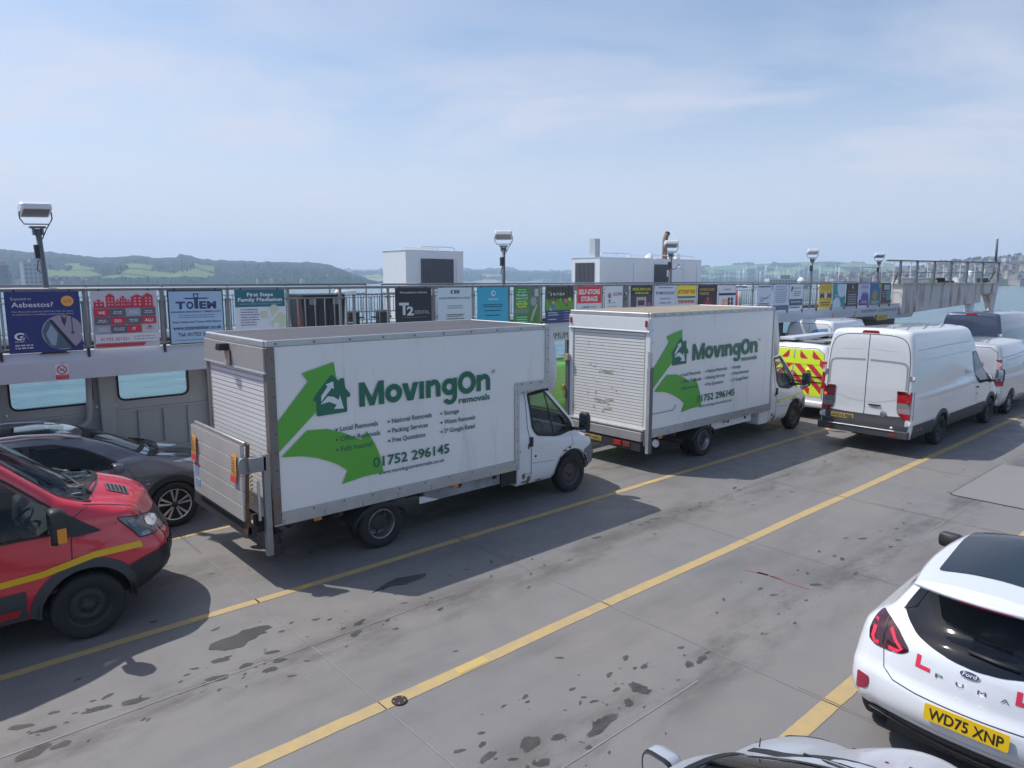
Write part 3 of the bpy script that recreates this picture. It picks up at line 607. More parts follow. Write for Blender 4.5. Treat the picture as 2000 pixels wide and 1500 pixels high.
# inner railing
rl=empty('inner_railing',(0,YW_,0),'grey metal railing carrying the advertising boards along the walkway','railing')
mb=MB(); mb.tube([(-7,.0,3.555),(33.5,0,3.555)],.028,RAILP,8); mb.build('top_rail',rl)
mb=MB(); mb.tube([(-7,.02,2.68),(33.5,.02,2.68)],.012,RAILP,6); mb.tube([(-7,.02,3.36),(33.5,.02,3.36)],.01,RAILP,6); mb.build('lower_rail',rl)
boards_x=[(1.36,2.3),(2.45,3.4),(3.56,4.46),(4.66,5.57),(7.94,8.83),(9.01,9.92),(10.09,11.0),(11.19,12.04),(12.24,13.2),(13.35,14.28),(14.46,15.35),(15.51,16.44),(16.56,17.56),(17.61,18.6),(18.72,19.75),(19.84,20.83),(22.14,23.12),(23.23,24.31),(24.39,25.38),(26.68,27.75),(27.85,28.93),(29.03,30.1),(30.18,31.2),(31.29,32.35),(32.52,33.5)]
post0=MB(); post0.bx(-.022,.022,-.02,.02,2.55,3.53,RAILP); post0.bx(-.055,.055,-.012,.012,3.34,3.38,RAILP); post0.bx(-.055,.055,-.012,.012,2.66,2.7,RAILP); post0.bx(-.018,.018,-.045,.0,2.52,2.66,PLAST)
po=post0.build('post',rl); po.location=(1.28-.02,.01,0)
px_=[ -5.3,-4.2,-3.1,-2,-.9,.2,2.375,3.48,4.56,5.66,6.72,7.80,8.92,10.0,11.09,12.14,13.28,14.37,15.43,16.5,17.58,18.66,19.8,20.9,21.98,23.18,24.35,25.45,26.58,27.8,28.98,30.14,31.25,32.43,33.5]
for x in px_:
    c=po.copy(); COL.objects.link(c); c.location.x=x
bal=MB(); bal.tube([(0,0,2.68),(0,0,3.36)],.011,RAILP,6); b0=bal.build('baluster',rl); b0.location=(5.85,.02,0)
for x in [6.0,6.2,6.4,6.6,6.86,7.0,7.2,7.4,7.6]+[2.34,2.42,3.45,3.52,4.52,4.61,8.88,8.97]+[20.95,21.08,21.2,21.33,21.46,21.6,21.75,21.88,22.04]+[25.5,25.63,25.77,25.9,26.03,26.17,26.3,26.43,26.56]:
    c=b0.copy(); COL.objects.link(c); c.location.x=x
# outer railing
ro=empty('outer_railing',(0,YO,0),'grey metal railing on the water side of the walkway','railing')
mb=MB(); mb.tube([(-7,0,3.60),(8.3,0,3.60)],.024,RAILP,8); mb.tube([(8.7,0,3.60),(36.9,0,3.60)],.024,RAILP,8); mb.build('top_rail',ro)
mb=MB(); mb.tube([(-7,0,3.40),(8.3,0,3.40)],.01,RAILP,6); mb.tube([(8.7,0,3.40),(36.9,0,3.40)],.01,RAILP,6); mb.tube([(-7,0,2.80),(36.9,0,2.80)],.01,RAILP,6); mb.build('lower_rail',ro)
b1=MB(); b1.tube([(0,0,2.8),(0,0,3.4)],.010,RAILP,5); b1=b1.build('baluster',ro); b1.location=(-.6,0,0)
k=0; x=-.45; rest=MB()
while x<36.5:
    if k<96: c=b1.copy(); COL.objects.link(c); c.location.x=x
    else: rest.tube([(x,0,2.8),(x,0,3.4)],.010,RAILP,5)
    x+=.14; k+=1
tag(rest.build('baluster_run',ro),kind='stuff')
p1_=MB(); p1_.tube([(0,0,2.5),(0,0,3.6)],.02,RAILP,8); p1_=p1_.build('post',ro); p1_.location=(-1,0,0)
for x in [.25,1.5,2.75,4,5.2,6.4,7.4,8.3,8.7,9.8,11.4,13,14.6,17,19,21,23,25,27,29,31,33,35,36.8]:
    c=p1_.copy(); COL.objects.link(c); c.location.x=x
# ---- advertising boards
class Bd:
    def __init__(s,i,bg,frame=None,top=3.53,bot=2.63):
        s.x0,s.x1=boards_x[i]; s.w=s.x1-s.x0; s.b=MB(); s.h=top-bot; s.bot=bot; s.y=-.052
        if frame: s.b.bx(0,s.w,-.05,-.03,0,s.h,frame); s.b.bx(.02,s.w-.02,-.052,-.05,.02,s.h-.02,bg)
        else: s.b.bx(0,s.w,-.05,-.035,0,s.h,bg)
        s.l=0
    def yy(s): s.l+=1; return s.y-.0006-.0003*s.l
    def r(s,x0,z0,x1,z1,m): y=s.yy(); s.b.add([(x0*s.w,y,z0*s.h),(x1*s.w,y,z0*s.h),(x1*s.w,y,z1*s.h),(x0*s.w,y,z1*s.h)],[(0,1,2,3)],m); return s
    def p(s,pts,m): y=s.yy(); s.b.poly([(a*s.w,y,c*s.h) for a,c in pts],m); return s
    def c(s,x,z,r,m,rz=None,clip=True):
        pts=[(x+r*math.cos(k*.2244),z+(rz or r)*math.sin(k*.2244)) for k in range(28)]
        if clip: pts=[(min(1,max(0,a)),min(1,max(0,b))) for a,b in pts]
        return s.p(pts,m)
    def t(s,st,x,z,h,m,width=None,al='C',bold=0,maxw=None):
        y=s.yy(); s.b.text(st,(x*s.w,y,z*s.h),X,Z,h*s.h,m,width=width*s.w if width else None,align=al,bold=bold,maxw=maxw*s.w if maxw else None); return s
    def lines(s,x0,x1,zs,m,h=.012,al='L'):
        for z in zs:
            k=random.uniform(.72,1); w=(x1-x0)*k; a=x0 if al=='L' else (x0+x1-w)/2
            y=s.yy(); xx=a
            while xx<a+w:
                l=random.uniform(.02,.07); s.b.add([(xx*s.w,y,z*s.h),(min(xx+l,a+w)*s.w,y,z*s.h),(min(xx+l,a+w)*s.w,y,(z+h)*s.h),(xx*s.w,y,(z+h)*s.h)],[(0,1,2,3)],m); xx+=l+.013
        return s
    def end(s,label):
        s.b.bx(.12*s.w,.14*s.w,-.035,.03,s.h-.02,s.h+.03,BLACK); s.b.bx(.86*s.w,.88*s.w,-.035,.03,s.h-.02,s.h+.03,BLACK)
        o=s.b.build('advertising_board',loc=(s.x0,YW_,s.bot)); tag(o,label,'advert board','advertising boards hung on the railing'); return o
WH=flat(226,228,232); NAVY=flat(38,52,110); CRIM=flat(190,50,72); SLATE=flat(95,98,110); PALEG=flat(200,204,212); INK=flat(52,58,74); TEAL=flat(40,105,120)
random.seed(21)
b=Bd(0,flat(40,54,116)); b.t('Exposed to',.08,.865,.045,PALEG,al='L',maxw=.33).t('Asbestos?',.08,.75,.085,WH,al='L',width=.55,bold=.004).t('Our Plymouth asbestos team has over ten years',.08,.665,.026,PALEG,al='L',width=.82).t('of experience in handling compensation claims',.08,.62,.026,PALEG,al='L',width=.82)
b.c(.83,.84,.088,flat(232,170,80)); b.t('FREE FIRST',.83,.845,.02,INK,maxw=.13).t('MEETING',.83,.815,.02,INK,maxw=.11)
b.c(.73,.32,.29,flat(150,150,165)).p([(.45,.34),(.52,.5),(.58,.53),(.86,.05),(.62,.05),(.5,.15)],flat(75,100,118)).p([(.5,.3),(.58,.46),(.66,.3),(.62,.1),(.56,.12)],flat(140,165,178)).p([(.55,.54),(.6,.53),(.9,.06),(.84,.05)],flat(36,40,52)).p([(.72,.6),(.80,.60),(.79,.5),(.76,.42),(.73,.5)],flat(60,60,80)).p([(.73,.61),(.80,.61),(.77,.55)],flat(190,135,120)).r(.86,.33,.875,.57,flat(70,72,88)).c(.868,.31,.025,flat(80,82,98))
b.t('G',.08,.22,.13,WH,al='L',bold=.035,width=.13).t('A',.17,.22,.12,flat(90,105,165),al='L',bold=.01).lines(.08,.26,[.185],PALEG,.012).lines(.08,.38,[.12,.075],PALEG,.022).end('large navy blue asbestos poster at the far left of the railing with a yellow disc')
b=Bd(1,flat(196,196,204)); 
for x0,z0,w_,h_ in ((.04,.72,.15,.12),(.22,.72,.13,.22),(.36,.72,.07,.12),(.43,.72,.09,.18),(.52,.72,.07,.12),(.6,.72,.18,.2),(.78,.72,.15,.22)):
    b.p([(x0,z0),(x0+w_,z0),(x0+w_,z0+h_-.03),(x0+w_/2,z0+h_+.02),(x0,z0+h_-.03)],CRIM)
    for i in range(2):
        for j in range(3 if h_>.15 else 2): b.r(x0+w_*(.2+.4*i),z0+.025+.055*j,x0+w_*(.4+.4*i),z0+.055+.055*j,flat(225,150,165))
b.r(.03,.705,.96,.725,CRIM)
words=[['WE',None,None,None],[None,'DO',None,'ALL!'],[None,None,'IT',None]]
for r_ in range(3):
    for c_ in range(4):
        x0=.03+c_*.235; z0=.56-r_*.145; w0=words[r_][c_]
        if r_==2 and c_==3: b.t('TRINITY',x0+.12,z0+.04,.03,CRIM,maxw=.2); b.p([(x0+.08,z0+.08),(x0+.16,z0+.08),(x0+.12,z0+.12)],SLATE); continue
        col_=CRIM if w0 else (PALEG if (r_+c_) in (2,) and r_!=1 else SLATE)
        b.r(x0,z0,x0+.225,z0+.135,flat(160,164,178) if col_ is PALEG else col_)
        if w0: b.t(w0,x0+.11,z0+.04,.055,WH,bold=.02)
        else: b.lines(x0+.04,x0+.19,[z0+.075,z0+.045],PALEG,.014,'C')
b.r(.02,.1,.98,.255,flat(208,210,218)).t('01752 201221',.1,.14,.055,CRIM,al='L',width=.42,bold=.02).lines(.6,.95,[.19,.145],SLATE,.012).p([(.02,.03),(.74,.03),(.78,.085),(.02,.085)],CRIM).end('grey and red WE DO IT ALL property poster with a red row of houses')
BL=flat(160,190,215); NV=flat(52,62,110)
b=Bd(2,BL,flat(30,50,62)); b.p([(.27,.86),(.74,.86),(.7,.835),(.31,.835)],NV).p([(.46,.835),(.54,.835),(.55,.94),(.45,.94)],NV).r(.475,.87,.525,.92,BL)
b.t('T',.22,.66,.15,NV,bold=.05,width=.17).t('O',.385,.66,.15,NV,bold=.05,width=.13).r(.465,.655,.535,.86,NV).t('E',.62,.66,.15,NV,bold=.05,width=.13).t('M',.78,.66,.15,NV,bold=.05,width=.17)
b.t('BUILDING MATERIALS, TIMBER & DIY',.5,.585,.035,NV,width=.9,bold=.02).lines(.12,.88,[.53,.49],flat(95,115,155),.014,'C').t('Shop Online And Totem Will Deliver!',.5,.395,.04,NV,width=.88,bold=.015).t('www.totemtimber.co.uk',.5,.27,.08,NV,width=.88,bold=.02).t('Tel: 01752 266201',.5,.15,.07,NV,width=.72,bold=.02).t('72 Valley Road, Plympton, Plymouth',.5,.07,.022,NV,width=.84).end('pale blue poster with navy TOTEM timber lettering and dark frame')
b=Bd(3,flat(206,214,226)); b.r(0,.66,1,1,TEAL).t('First Steps',.5,.87,.075,WH,width=.52,bold=.02).t('Family Mediation',.5,.77,.075,WH,width=.88,bold=.02).t('TAKING STEPS TO MAKE CHANGES',.5,.705,.03,flat(140,185,195),width=.84)
b.c(.77,.6,.1,flat(190,200,172)).c(.56,.5,.08,flat(190,200,172)).c(.85,.38,.17,flat(190,200,172)).c(.8,.28,.06,flat(206,214,226)).p([(.6,.3),(.64,.28),(.9,.58),(.86,.6)],flat(206,214,226)).p([(.62,.62),(.68,.62),(.72,.4),(.66,.38)],flat(206,214,226)).lines(.1,.5,[.60,.55,.5,.45,.4,.35,.3,.2,.12],SLATE,.018).end('teal headed First Steps Family Mediation poster above the near truck roof')
b=Bd(4,flat(42,45,56)); b.t('New patients welcome',.5,.88,.05,WH,width=.75).t('T',.09,.4,.3,flat(200,204,212),al='L',bold=.04,width=.27).t('2',.3,.38,.22,flat(200,204,212),al='L',bold=.04,width=.19).t('DENTAL',.52,.4,.085,flat(180,186,198),al='L',width=.42).lines(.12,.88,[.32,.2,.16],flat(120,125,138),.012,'C').t('01796 907397',.5,.02,.07,WH,width=.6,bold=.01).end('black T2 dental poster with white numeral beside the white deckhouse')
b=Bd(5,flat(206,218,226)); b.r(.37,.86,.63,.94,flat(50,95,110)).r(.42,.875,.47,.925,WH).r(.52,.875,.58,.925,flat(90,160,165)).t('curtis whiteford crocker',.5,.73,.06,INK,width=.94).lines(.25,.75,[.55,.5],flat(120,135,150),.02,'C').lines(.2,.8,[.34,.3,.24],INK,.02,'C').t('01752 220504',.5,.17,.04,INK,width=.3).lines(.2,.8,[.08],flat(110,140,150),.02,'C').end('pale poster of curtis whiteford crocker with a small dark logo')
b=Bd(6,flat(56,168,205)); b.c(.52,.85,.07,WH).c(.53,.85,.045,flat(56,168,205)).t('fotonow',.52,.68,.06,WH,width=.32,bold=.01).lines(.1,.9,[.55,.5],flat(20,60,90),.025,'C').lines(.15,.85,[.4],flat(20,60,90),.025,'C').lines(.2,.8,[.28],flat(20,60,90),.025,'C').lines(.25,.75,[.12,.05],WH,.02,'C').end('bright cyan blue poster with a white curl logo')
b=Bd(7,flat(100,118,104)); b.r(.03,.0,.56,.99,flat(52,140,72)).r(.03,.32,.56,.42,flat(125,128,138)).t('Woodland',.3,.76,.07,WH,width=.4,bold=.01).t('Adventure Golf',.3,.68,.06,WH,width=.44).lines(.1,.5,[.62,.86,.92],WH,.015,'C').t('NOW OPEN',.3,.53,.07,flat(228,232,70),width=.42,bold=.02).t('TO 8 PM',.3,.45,.07,flat(228,232,70),width=.34,bold=.02)
b.p([(.56,.0),(1,.0),(1,.5),(.8,.6),(.56,.35)],flat(80,125,72)).p([(.62,.1),(.72,.35),(.86,.55),(.9,.5),(.78,.3),(.74,.1)],flat(170,172,178)).c(.74,.62,.12,flat(150,154,162)).r(.78,.75,.93,.95,flat(180,184,195)).lines(.1,.5,[.2,.14,.08],WH,.016,'C').c(.8,.15,.09,flat(60,120,60)).end('green adventure golf poster with yellow lettering and a grey photo panel')
b=Bd(8,flat(52,62,74)); b.r(0,.36,1,.99,flat(66,76,66)).r(0,.36,1,.66,flat(98,150,62)).r(0,0,1,.36,flat(52,64,120)).t('Tamarview',.08,.76,.11,WH,al='L',width=.6)
for k in range(8): b.r(.1+k*.12,.58,.125+k*.12,.98,flat(38,40,40))
for k in range(14): b.c(random.uniform(.05,.95),random.uniform(.4,.66),random.uniform(.03,.07),random.choice((flat(120,172,72),flat(70,120,50),flat(160,196,96))))
b.c(.25,.55,.06,flat(200,130,130)).c(.24,.46,.08,flat(80,120,170)).c(.72,.6,.06,flat(190,110,120)).lines(.08,.5,[.28,.22,.1],WH,.018).lines(.65,.9,[.3,.22,.15,.08],flat(150,160,205),.02).end('poster of people in a green wood over a navy blue band')
b=Bd(9,flat(205,208,214)); b.r(0,.52,1,1,flat(208,62,70)).t('SELF-STORE',.5,.78,.15,WH,width=.88,bold=.03).t('STORAGE',.5,.58,.15,WH,width=.68,bold=.03).t('LARGER 7 x 5 x 8',.5,.38,.06,INK,width=.55,bold=.01).t('SHIPPING CONTAINERS',.5,.24,.06,INK,width=.74,bold=.01).t("20' x 8' x 8'",.5,.12,.06,INK,width=.34).end('white and red SELF-STORE STORAGE board left above the second truck')
b=Bd(10,flat(214,218,226)); b.r(.78,0,1,1,flat(105,108,116)).t('GILPIN',.32,.72,.1,INK,al='L',width=.42,bold=.01).c(.17,.72,.08,flat(150,120,140)).p([(.12,.6),(.22,.6),(.17,.5)],INK).lines(.12,.6,[.5,.4,.3,.2,.1],flat(120,128,145),.018)
for k in range(10): b.c(random.uniform(.82,.97),random.uniform(.05,.95),.04,random.choice((INK,PALEG,SLATE)))
b.end('white GILPIN poster with a dark patterned strip down its right side')
b=Bd(11,flat(78,66,84)); b.r(0,.72,1,1,flat(42,44,46)).t('BREAKFAST, BRUNCH & LUNCH',.5,.86,.09,flat(216,214,60),width=.86,bold=.02).t('COFFEE AND CAKES',.5,.75,.07,flat(216,214,60),width=.66,bold=.02).r(.25,.3,.72,.66,flat(175,170,180)).r(.32,.4,.64,.56,flat(98,56,74)).c(.16,.15,.16,flat(120,84,150)).c(.85,.4,.1,flat(150,110,110)).c(.7,.1,.09,flat(190,180,185)).end('dark food poster with yellow capitals and a pale panel')
b=Bd(12,flat(208,214,228)); b.lines(.12,.9,[.92],SLATE,.03,'C').t('BOWMOOR RACING',.5,.72,.1,NV,width=.86,bold=.01).t('VALUE AUTOS',.5,.56,.055,NV,width=.5,bold=.01).t('CLASSIC CARS',.5,.43,.055,NV,width=.55,bold=.01).t('CONVERSIONS REPAIRS',.5,.3,.055,NV,width=.82,bold=.01).t('WITH QUALITY USED CARS',.5,.18,.055,NV,width=.86,bold=.01).lines(.1,.9,[.05],NV,.03).end('white poster with rows of blue lettering beside the yellow topped board')
b=Bd(13,flat(214,218,214)); b.r(0,.66,1,1,flat(236,220,52)).t("JAY'S SCRAP YARD",.5,.74,.14,flat(196,48,40),width=.88,bold=.04).r(.04,.58,.96,.65,flat(60,120,140)).t('TOP PRICES PAID PER VEHICLE',.5,.42,.12,flat(190,44,60),width=.86,bold=.04).t('SELL YOUR CAR FOR',.5,.26,.07,flat(176,188,60),width=.8,bold=.02).t('CASH TODAY',.5,.12,.07,flat(176,188,60),width=.66,bold=.02).end('yellow topped scrap yard poster with big red lettering')
b=Bd(14,flat(62,46,56)); b.t('WORLD-CLASS',.45,.82,.09,flat(206,176,80),width=.78,bold=.02).t('THEATRE',.3,.68,.09,flat(206,176,80),width=.5,bold=.02).c(.5,.3,.3,flat(104,40,56)).p([(.3,.35),(.5,.5),(.7,.36),(.6,.1),(.4,.1)],flat(150,60,70)).c(.5,.54,.05,flat(180,120,110)).end('dark WORLD-CLASS THEATRE poster with gold lettering and a red figure')
b=Bd(15,flat(216,218,226)); b.r(.0,.64,1,.72,flat(50,44,56)).lines(.3,.7,[.82],flat(190,140,150),.05,'C').r(.2,.0,.6,.5,flat(224,170,150)).c(.3,.2,.12,flat(226,130,110)).c(.45,.32,.1,flat(240,200,140))
for k in range(3): b.c(.6,.5-.14*k,.07,flat(60,54,66)).c(.78,.5-.14*k,.07,flat(60,54,66))
b.end('white poster with a dark band, a peach photo and six dark discs')
b=Bd(16,flat(212,220,232)); b.lines(.1,.95,[.9],NV,.05,'C').p([(.18,.7),(.28,.4),(.4,.42),(.9,.62),(.9,.6),(.38,.38),(.26,.36)],flat(80,110,150)).t('Claros',.55,.46,.1,flat(80,110,150),width=.5).lines(.12,.85,[.28,.22,.05],NV,.03).r(.72,.08,.95,.22,flat(130,140,165)).end('white poster with a thin blue curved line drawing')
b=Bd(17,flat(206,216,230)); b.lines(.1,.9,[.9,.8,.7,.62,.54,.46,.38,.3],flat(110,135,165),.03,'C').r(0,0,1,.2,flat(96,112,142)).end('pale blue text poster with a grey blue foot, second after the pickets')
b=Bd(18,flat(212,218,228)); b.p([(.12,.9),(.28,.92),(.18,.74),(.1,.72)],flat(50,70,110)).lines(.3,.9,[.84,.7,.62,.54],SLATE,.03).r(0,.16,1,.42,flat(84,92,112)).lines(.1,.9,[.28],PALEG,.05,'C').lines(.1,.8,[.06],flat(60,130,150),.05).end('white poster with a dark grey block across its lower half')
b=Bd(19,flat(214,180,56)); b.t('M',.22,.42,.24,NAVY,bold=.05,width=.3).t('M',.78,.42,.24,NAVY,bold=.05,width=.3).r(.43,.42,.57,.66,PALEG).lines(.1,.9,[.86,.78],flat(190,150,40),.03,'C').lines(.1,.9,[.2,.1],INK,.04,'C').end('mustard yellow poster with navy M letters')
b=Bd(20,flat(60,150,160)); b.c(.72,.85,.42,flat(200,220,230)).c(.3,.05,.35,flat(205,222,230)).lines(.15,.7,[.5,.42,.34],WH,.03).end('turquoise poster with pale curved corners')
b=Bd(21,flat(52,50,60)); b.r(.1,.62,.9,.7,flat(130,60,60)).lines(.12,.9,[.5,.4,.3,.2,.1],PALEG,.035,'C').r(.48,.78,.54,.92,WH).end('black poster with white text rows and a dull red bar')
b=Bd(22,flat(206,204,226)); b.p([(.2,.0),(.98,.0),(.95,.45),(.8,.62),(.7,.5),(.6,.7),(.5,.5),(.38,.66),(.25,.4)],flat(92,80,170)).r(.05,.0,1,.28,flat(90,70,156)).lines(.2,.9,[.88,.8],NAVY,.03,'C').lines(.2,.9,[.2,.12],WH,.03,'C').end('lilac poster with jagged violet flames')
b=Bd(23,flat(52,110,170)); b.r(0,0,1,.3,flat(96,130,120)).p([(.15,.4),(.3,.65),(.5,.75),(.7,.6),(.72,.35),(.45,.2)],flat(168,150,80)).c(.9,.92,.12,flat(120,190,70)).lines(.2,.9,[.14,.08],WH,.03).end('blue picture poster with an ochre shape and a green corner')
b=Bd(24,flat(96,44,54)); b.r(.2,.7,.85,.95,flat(150,185,205)).r(.5,.2,1,.66,flat(60,150,155)).lines(.08,.46,[.6,.52,.44,.36],flat(210,180,180),.03).r(0,0,1,.08,flat(140,110,110)).end('maroon and teal poster at the far end of the railing')
# ---- floodlight masts
def floodmast(x,lab,ang,sc=1.0):
    t=empty('floodlight_mast',(x,YW_+.12,2.5),lab,'floodlight','floodlight masts on the railing')
    b=MB(); b.tube([(0,0,0),(0,0,1.95*sc)],.04,mat('mast_grey_paint',(.13,.15,.17),.5),10); b.box((-.05,0,1.62*sc),(.06,.08,.2),PLAST); b.tube([(-.05,0,1.5*sc),(-.08,0,1.35*sc),(-.02,0,1.3*sc)],.008,PLAST,5); b.build('mast',t)
    b=MB(); b.bx(-.1,.1,-.05,.05,1.96,1.99,MC['mast_grey_paint']); b.tube([(-.205,0,2.2),(-.205,0,2.1),(-.16,0,2.02),(.16,0,2.02),(.205,0,2.1),(.205,0,2.2)],.010,MC['mast_grey_paint'],6); b.tube([(.2,.02,2.08),(.12,.03,1.95),(.04,0,1.8)],.008,PLAST,5); b.bx(-.07,-.04,-.03,.03,1.86,1.97,MC['mast_grey_paint']); b.bx(.04,.07,-.03,.03,1.86,1.97,MC['mast_grey_paint'])
    o=b.build('bracket',t); o.rotation_euler.z=ang; o.location.z=1.95*sc-1.95
    b=MB(); rm=Matrix.Rotation(R(-24),3,'X')
    prof=[(-.17,-.07),(.17,-.07),(.17,.02),(.10,.09),(-.10,.09),(-.17,.02)]
    vs=[];
    for sx,sh in ((-.235,.86),(-.2,1),(.2,1),(.235,.86)):
        vs+=[rm@Vector((sx,py*sh,pz*sh))+Vector((0,0,2.24)) for py,pz in prof]
    fs=[(i*6+k,i*6+(k+1)%6,(i+1)*6+(k+1)%6,(i+1)*6+k) for i in range(3) for k in range(6)]+[tuple(range(6)),tuple(range(23,17,-1))]
    b.add(vs,fs,mat('lamp_housing',(.68,.69,.71),.35,.2)); h=b.build('lamp_head',t,.008); h.rotation_euler.z=ang; h.scale=(.84,.84,.84); h.location.z=2.2*.16
    b=MB(); q=[rm@Vector((sx,sy,-.073))+Vector((0,0,2.24)) for sx,sy in ((-.2,-.14),(.2,-.14),(.2,.14),(-.2,.14))]; b.poly(q,mat('lamp_glass',(.2,.22,.24),.08)); g=b.build('lamp_glass',h,recalc=False)
    b=MB(); q=rm@Vector((0,.02,.1))+Vector((0,0,2.24)); b.box(q,(.2,.1,.03),PLASTG,rm); b.build('ballast_box',h)
    return t
floodmast(1.96,'floodlight on a tall leaning grey mast at the far left above the blue poster',R(4)).rotation_euler=(0,R(-2.5),0)
floodmast(11.02,'floodlight mast standing to the right of the single white deckhouse',R(-42))
floodmast(17.5,'floodlight mast in front of the double white deckhouse by the brown exhaust pipe',R(-45))
floodmast(26.3,'floodlight mast in front of the green hill above the picketed gap',R(-50))
floodmast(32.4,'floodlight mast nearest the boarding ramp gantry',R(-50))
# ---- deckhouses
def loop(b,x0,x1,y,z,h,m):
    b.tube([(x0,y,z),(x0,y,z+h*.6),(x0+.06,y,z+h),(x1-.06,y,z+h),(x1,y,z+h*.6),(x1,y,z)],.016,m,6); b.tube([((x0+x1)/2,y,z),((x0+x1)/2,y,z+h)],.012,m,6)
LOUV=mat('louvre_grey',(.1,.105,.12),.6)
def louvre(b,x0,x1,y,z0,z1,axis='x'):
    if axis=='x':
        b.bx(x0,x1,y-.012,y-.002,z0,z1,LOUV); n=int((x1-x0)/.055)
        for k in range(n): b.bx(x0+.01+k*.055,x0+.03+k*.055,y-.03,y-.0125,z0+.01,z1-.01,mat('louvre_blade',(.15,.155,.17),.5))
    else:
        b.bx(x0-.012,x0-.002,y,x1,z0,z1,LOUV); n=int((x1-y)/.055)
        for k in range(n): b.bx(x0-.03,x0-.0125,y+.01+k*.055,y+.03+k*.055,z0+.01,z1-.01,mat('louvre_blade',(.15,.155,.17),.5))
t=empty('deckhouse',(9.55,14.6,2.5),'single white steel deckhouse with a grey louvre standing alone behind the railing','deckhouse')
b=MB(); b.bx(0,1.74,0,1.05,0,1.9,DKWHITE); b.bx(-.015,1.755,-.015,1.065,1.9,1.915,DKWHITE); b.tube([(0,-.3,0.02),(0,-.02,.92)],.03,DKWHITE,6); b.build('wall',t,.01)
b=MB(); louvre(b,.43,1.42,-.002,.98,1.71); b.build('louvre',t)
b=MB(); loop(b,.46,1.53,.1,1.915,.09,DKWHITE); loop(b,.46,1.53,.95,1.915,.09,DKWHITE); b.build('roof_rail',t)
b=MB(); b.bx(1.5,1.505,-.004,-.001,.1,1.7,LOUV); b.box((1.5,-.03,.9),(.03,.05,.12),DKWHITE); b.tube([(1.47,-.05,.95),(1.56,-.06,1.0)],.01,PLAST,6); b.build('door_latch',t)
t=empty('deckhouse',(16.52,14.6,2.5),'long double white deckhouse with louvres left and centre behind the railing','deckhouse')
b=MB(); b.bx(0,5.37,0,1.18,0,1.87,DKWHITE); b.bx(-.015,2.6,-.015,1.195,1.87,1.885,DKWHITE); b.bx(2.75,5.385,-.015,1.195,1.87,1.885,DKWHITE)
for x in (1.6,2.68,4.3,5.1): b.bx(x,x+.015,-.004,-.001,.1,1.75,mat('panel_gap_grey',(.3,.31,.33),.6))
b.build('wall',t,.01)
b=MB(); louvre(b,0,1.02,.22,.85,1.72,'y'); b.build('louvre',t)
b=MB(); louvre(b,2.68,3.64,-.002,.9,1.7); b.bx(3.32,3.5,-.045,-.032,1.3,1.52,WHITE); b.build('louvre',t)
b=MB(); loop(b,.15,1.58,.1,1.885,.13,DKWHITE); loop(b,2.6,5.05,.1,1.885,.12,DKWHITE); loop(b,2.6,5.05,1.05,1.885,.12,DKWHITE); b.build('roof_rail',t)
b=MB(); b.bx(.1,.33,.3,.52,1.885,2.45,mat('vent_shaft_paint',(.5,.53,.57),.5)); b.build('vent_shaft',t)
b=MB(); b.box((1.62,-.03,.62),(.05,.05,.16),DKWHITE); b.box((1.3,-.03,.5),(.1,.04,.05),PLASTG); b.box((4.33,-.03,.72),(.04,.05,.14),DKWHITE); b.build('door_latch',t)
b=MB(); b.lathe([(0,0),(.09,0),(.09,.16),(0,.18)],(3.1,.5,1.93),Y,DKWHITE,12); b.box((3.1,.5,1.98),(.14,.14,.2),DKWHITE); b.box((4.7,.6,2.0),(.22,.2,.22),DKWHITE); b.build('radar_box',t,.01)
EXH=mat('brown_exhaust_pipe',(.2,.13,.09),.8,noise=(12,.7,(.3,.2,.13)))
b=MB(); b.tube([(0,0,0),(0,0,.62),(.05,0,.78),(.12,0,.86)],.085,EXH,12); b.tube([(.1,0,.84),(.14,0,.89)],.09,PLAST,12); o=b.build('exhaust_pipe',loc=(20.15,14.9,4.38)); tag(o,'brown exhaust pipe with bent top rising behind the double deckhouse','exhaust pipe')
# camera on the mast
b=MB(); b.tube([(0,0,0),(.12,-.03,.02),(.2,-.05,.1)],.018,STEEL,6); b.box((.36,-.06,.06),(.26,.09,.09),mat('lamp_housing',(.68,.69,.71)),Matrix.Rotation(R(16),3,'Y')); b.box((.26,-.05,.13),(.06,.06,.06),STEEL)
tag(b.build('security_camera',loc=(17.54,YW_+.08,4.0),bevel=.006),'grey camera on a short arm clamped to the mast by the double deckhouse','camera')
# ---- things on the walkway between the railings
b=MB(); BIN=mat('black_locker_plastic',(.012,.013,.016),.45,bump=(30,.1)); b.prism(rpoly([(0,0),(.85,0),(.92,.85),(-.07,.85)],.05),(0,0,0),X,Z,(0,.6,0),BIN); b.bx(-.05,.9,-.03,.63,.85,.9,BIN); b.bx(.1,.25,-.04,-.0,.70,.82,PLASTG); b.bx(.62,.77,-.04,0,.70,.82,PLASTG)
for k in range(4): b.bx(.08+k*.22,.1+k*.22,-.015,.0,.05,.8,PLAST)
tag(b.build('storage_locker',loc=(6.42,13.55,2.5),bevel=.01),'tall black plastic locker behind the open pickets of the railing','locker')
b=MB(); b.tube([(0,0,0),(-.03,0,.4),(-.06,0,.85)],.016,mat('red_hose',(.4,.03,.04),.5),6); tag(b.build('hose',loc=(6.32,13.5,2.5)),'thin red hose hanging beside the black locker','hose')
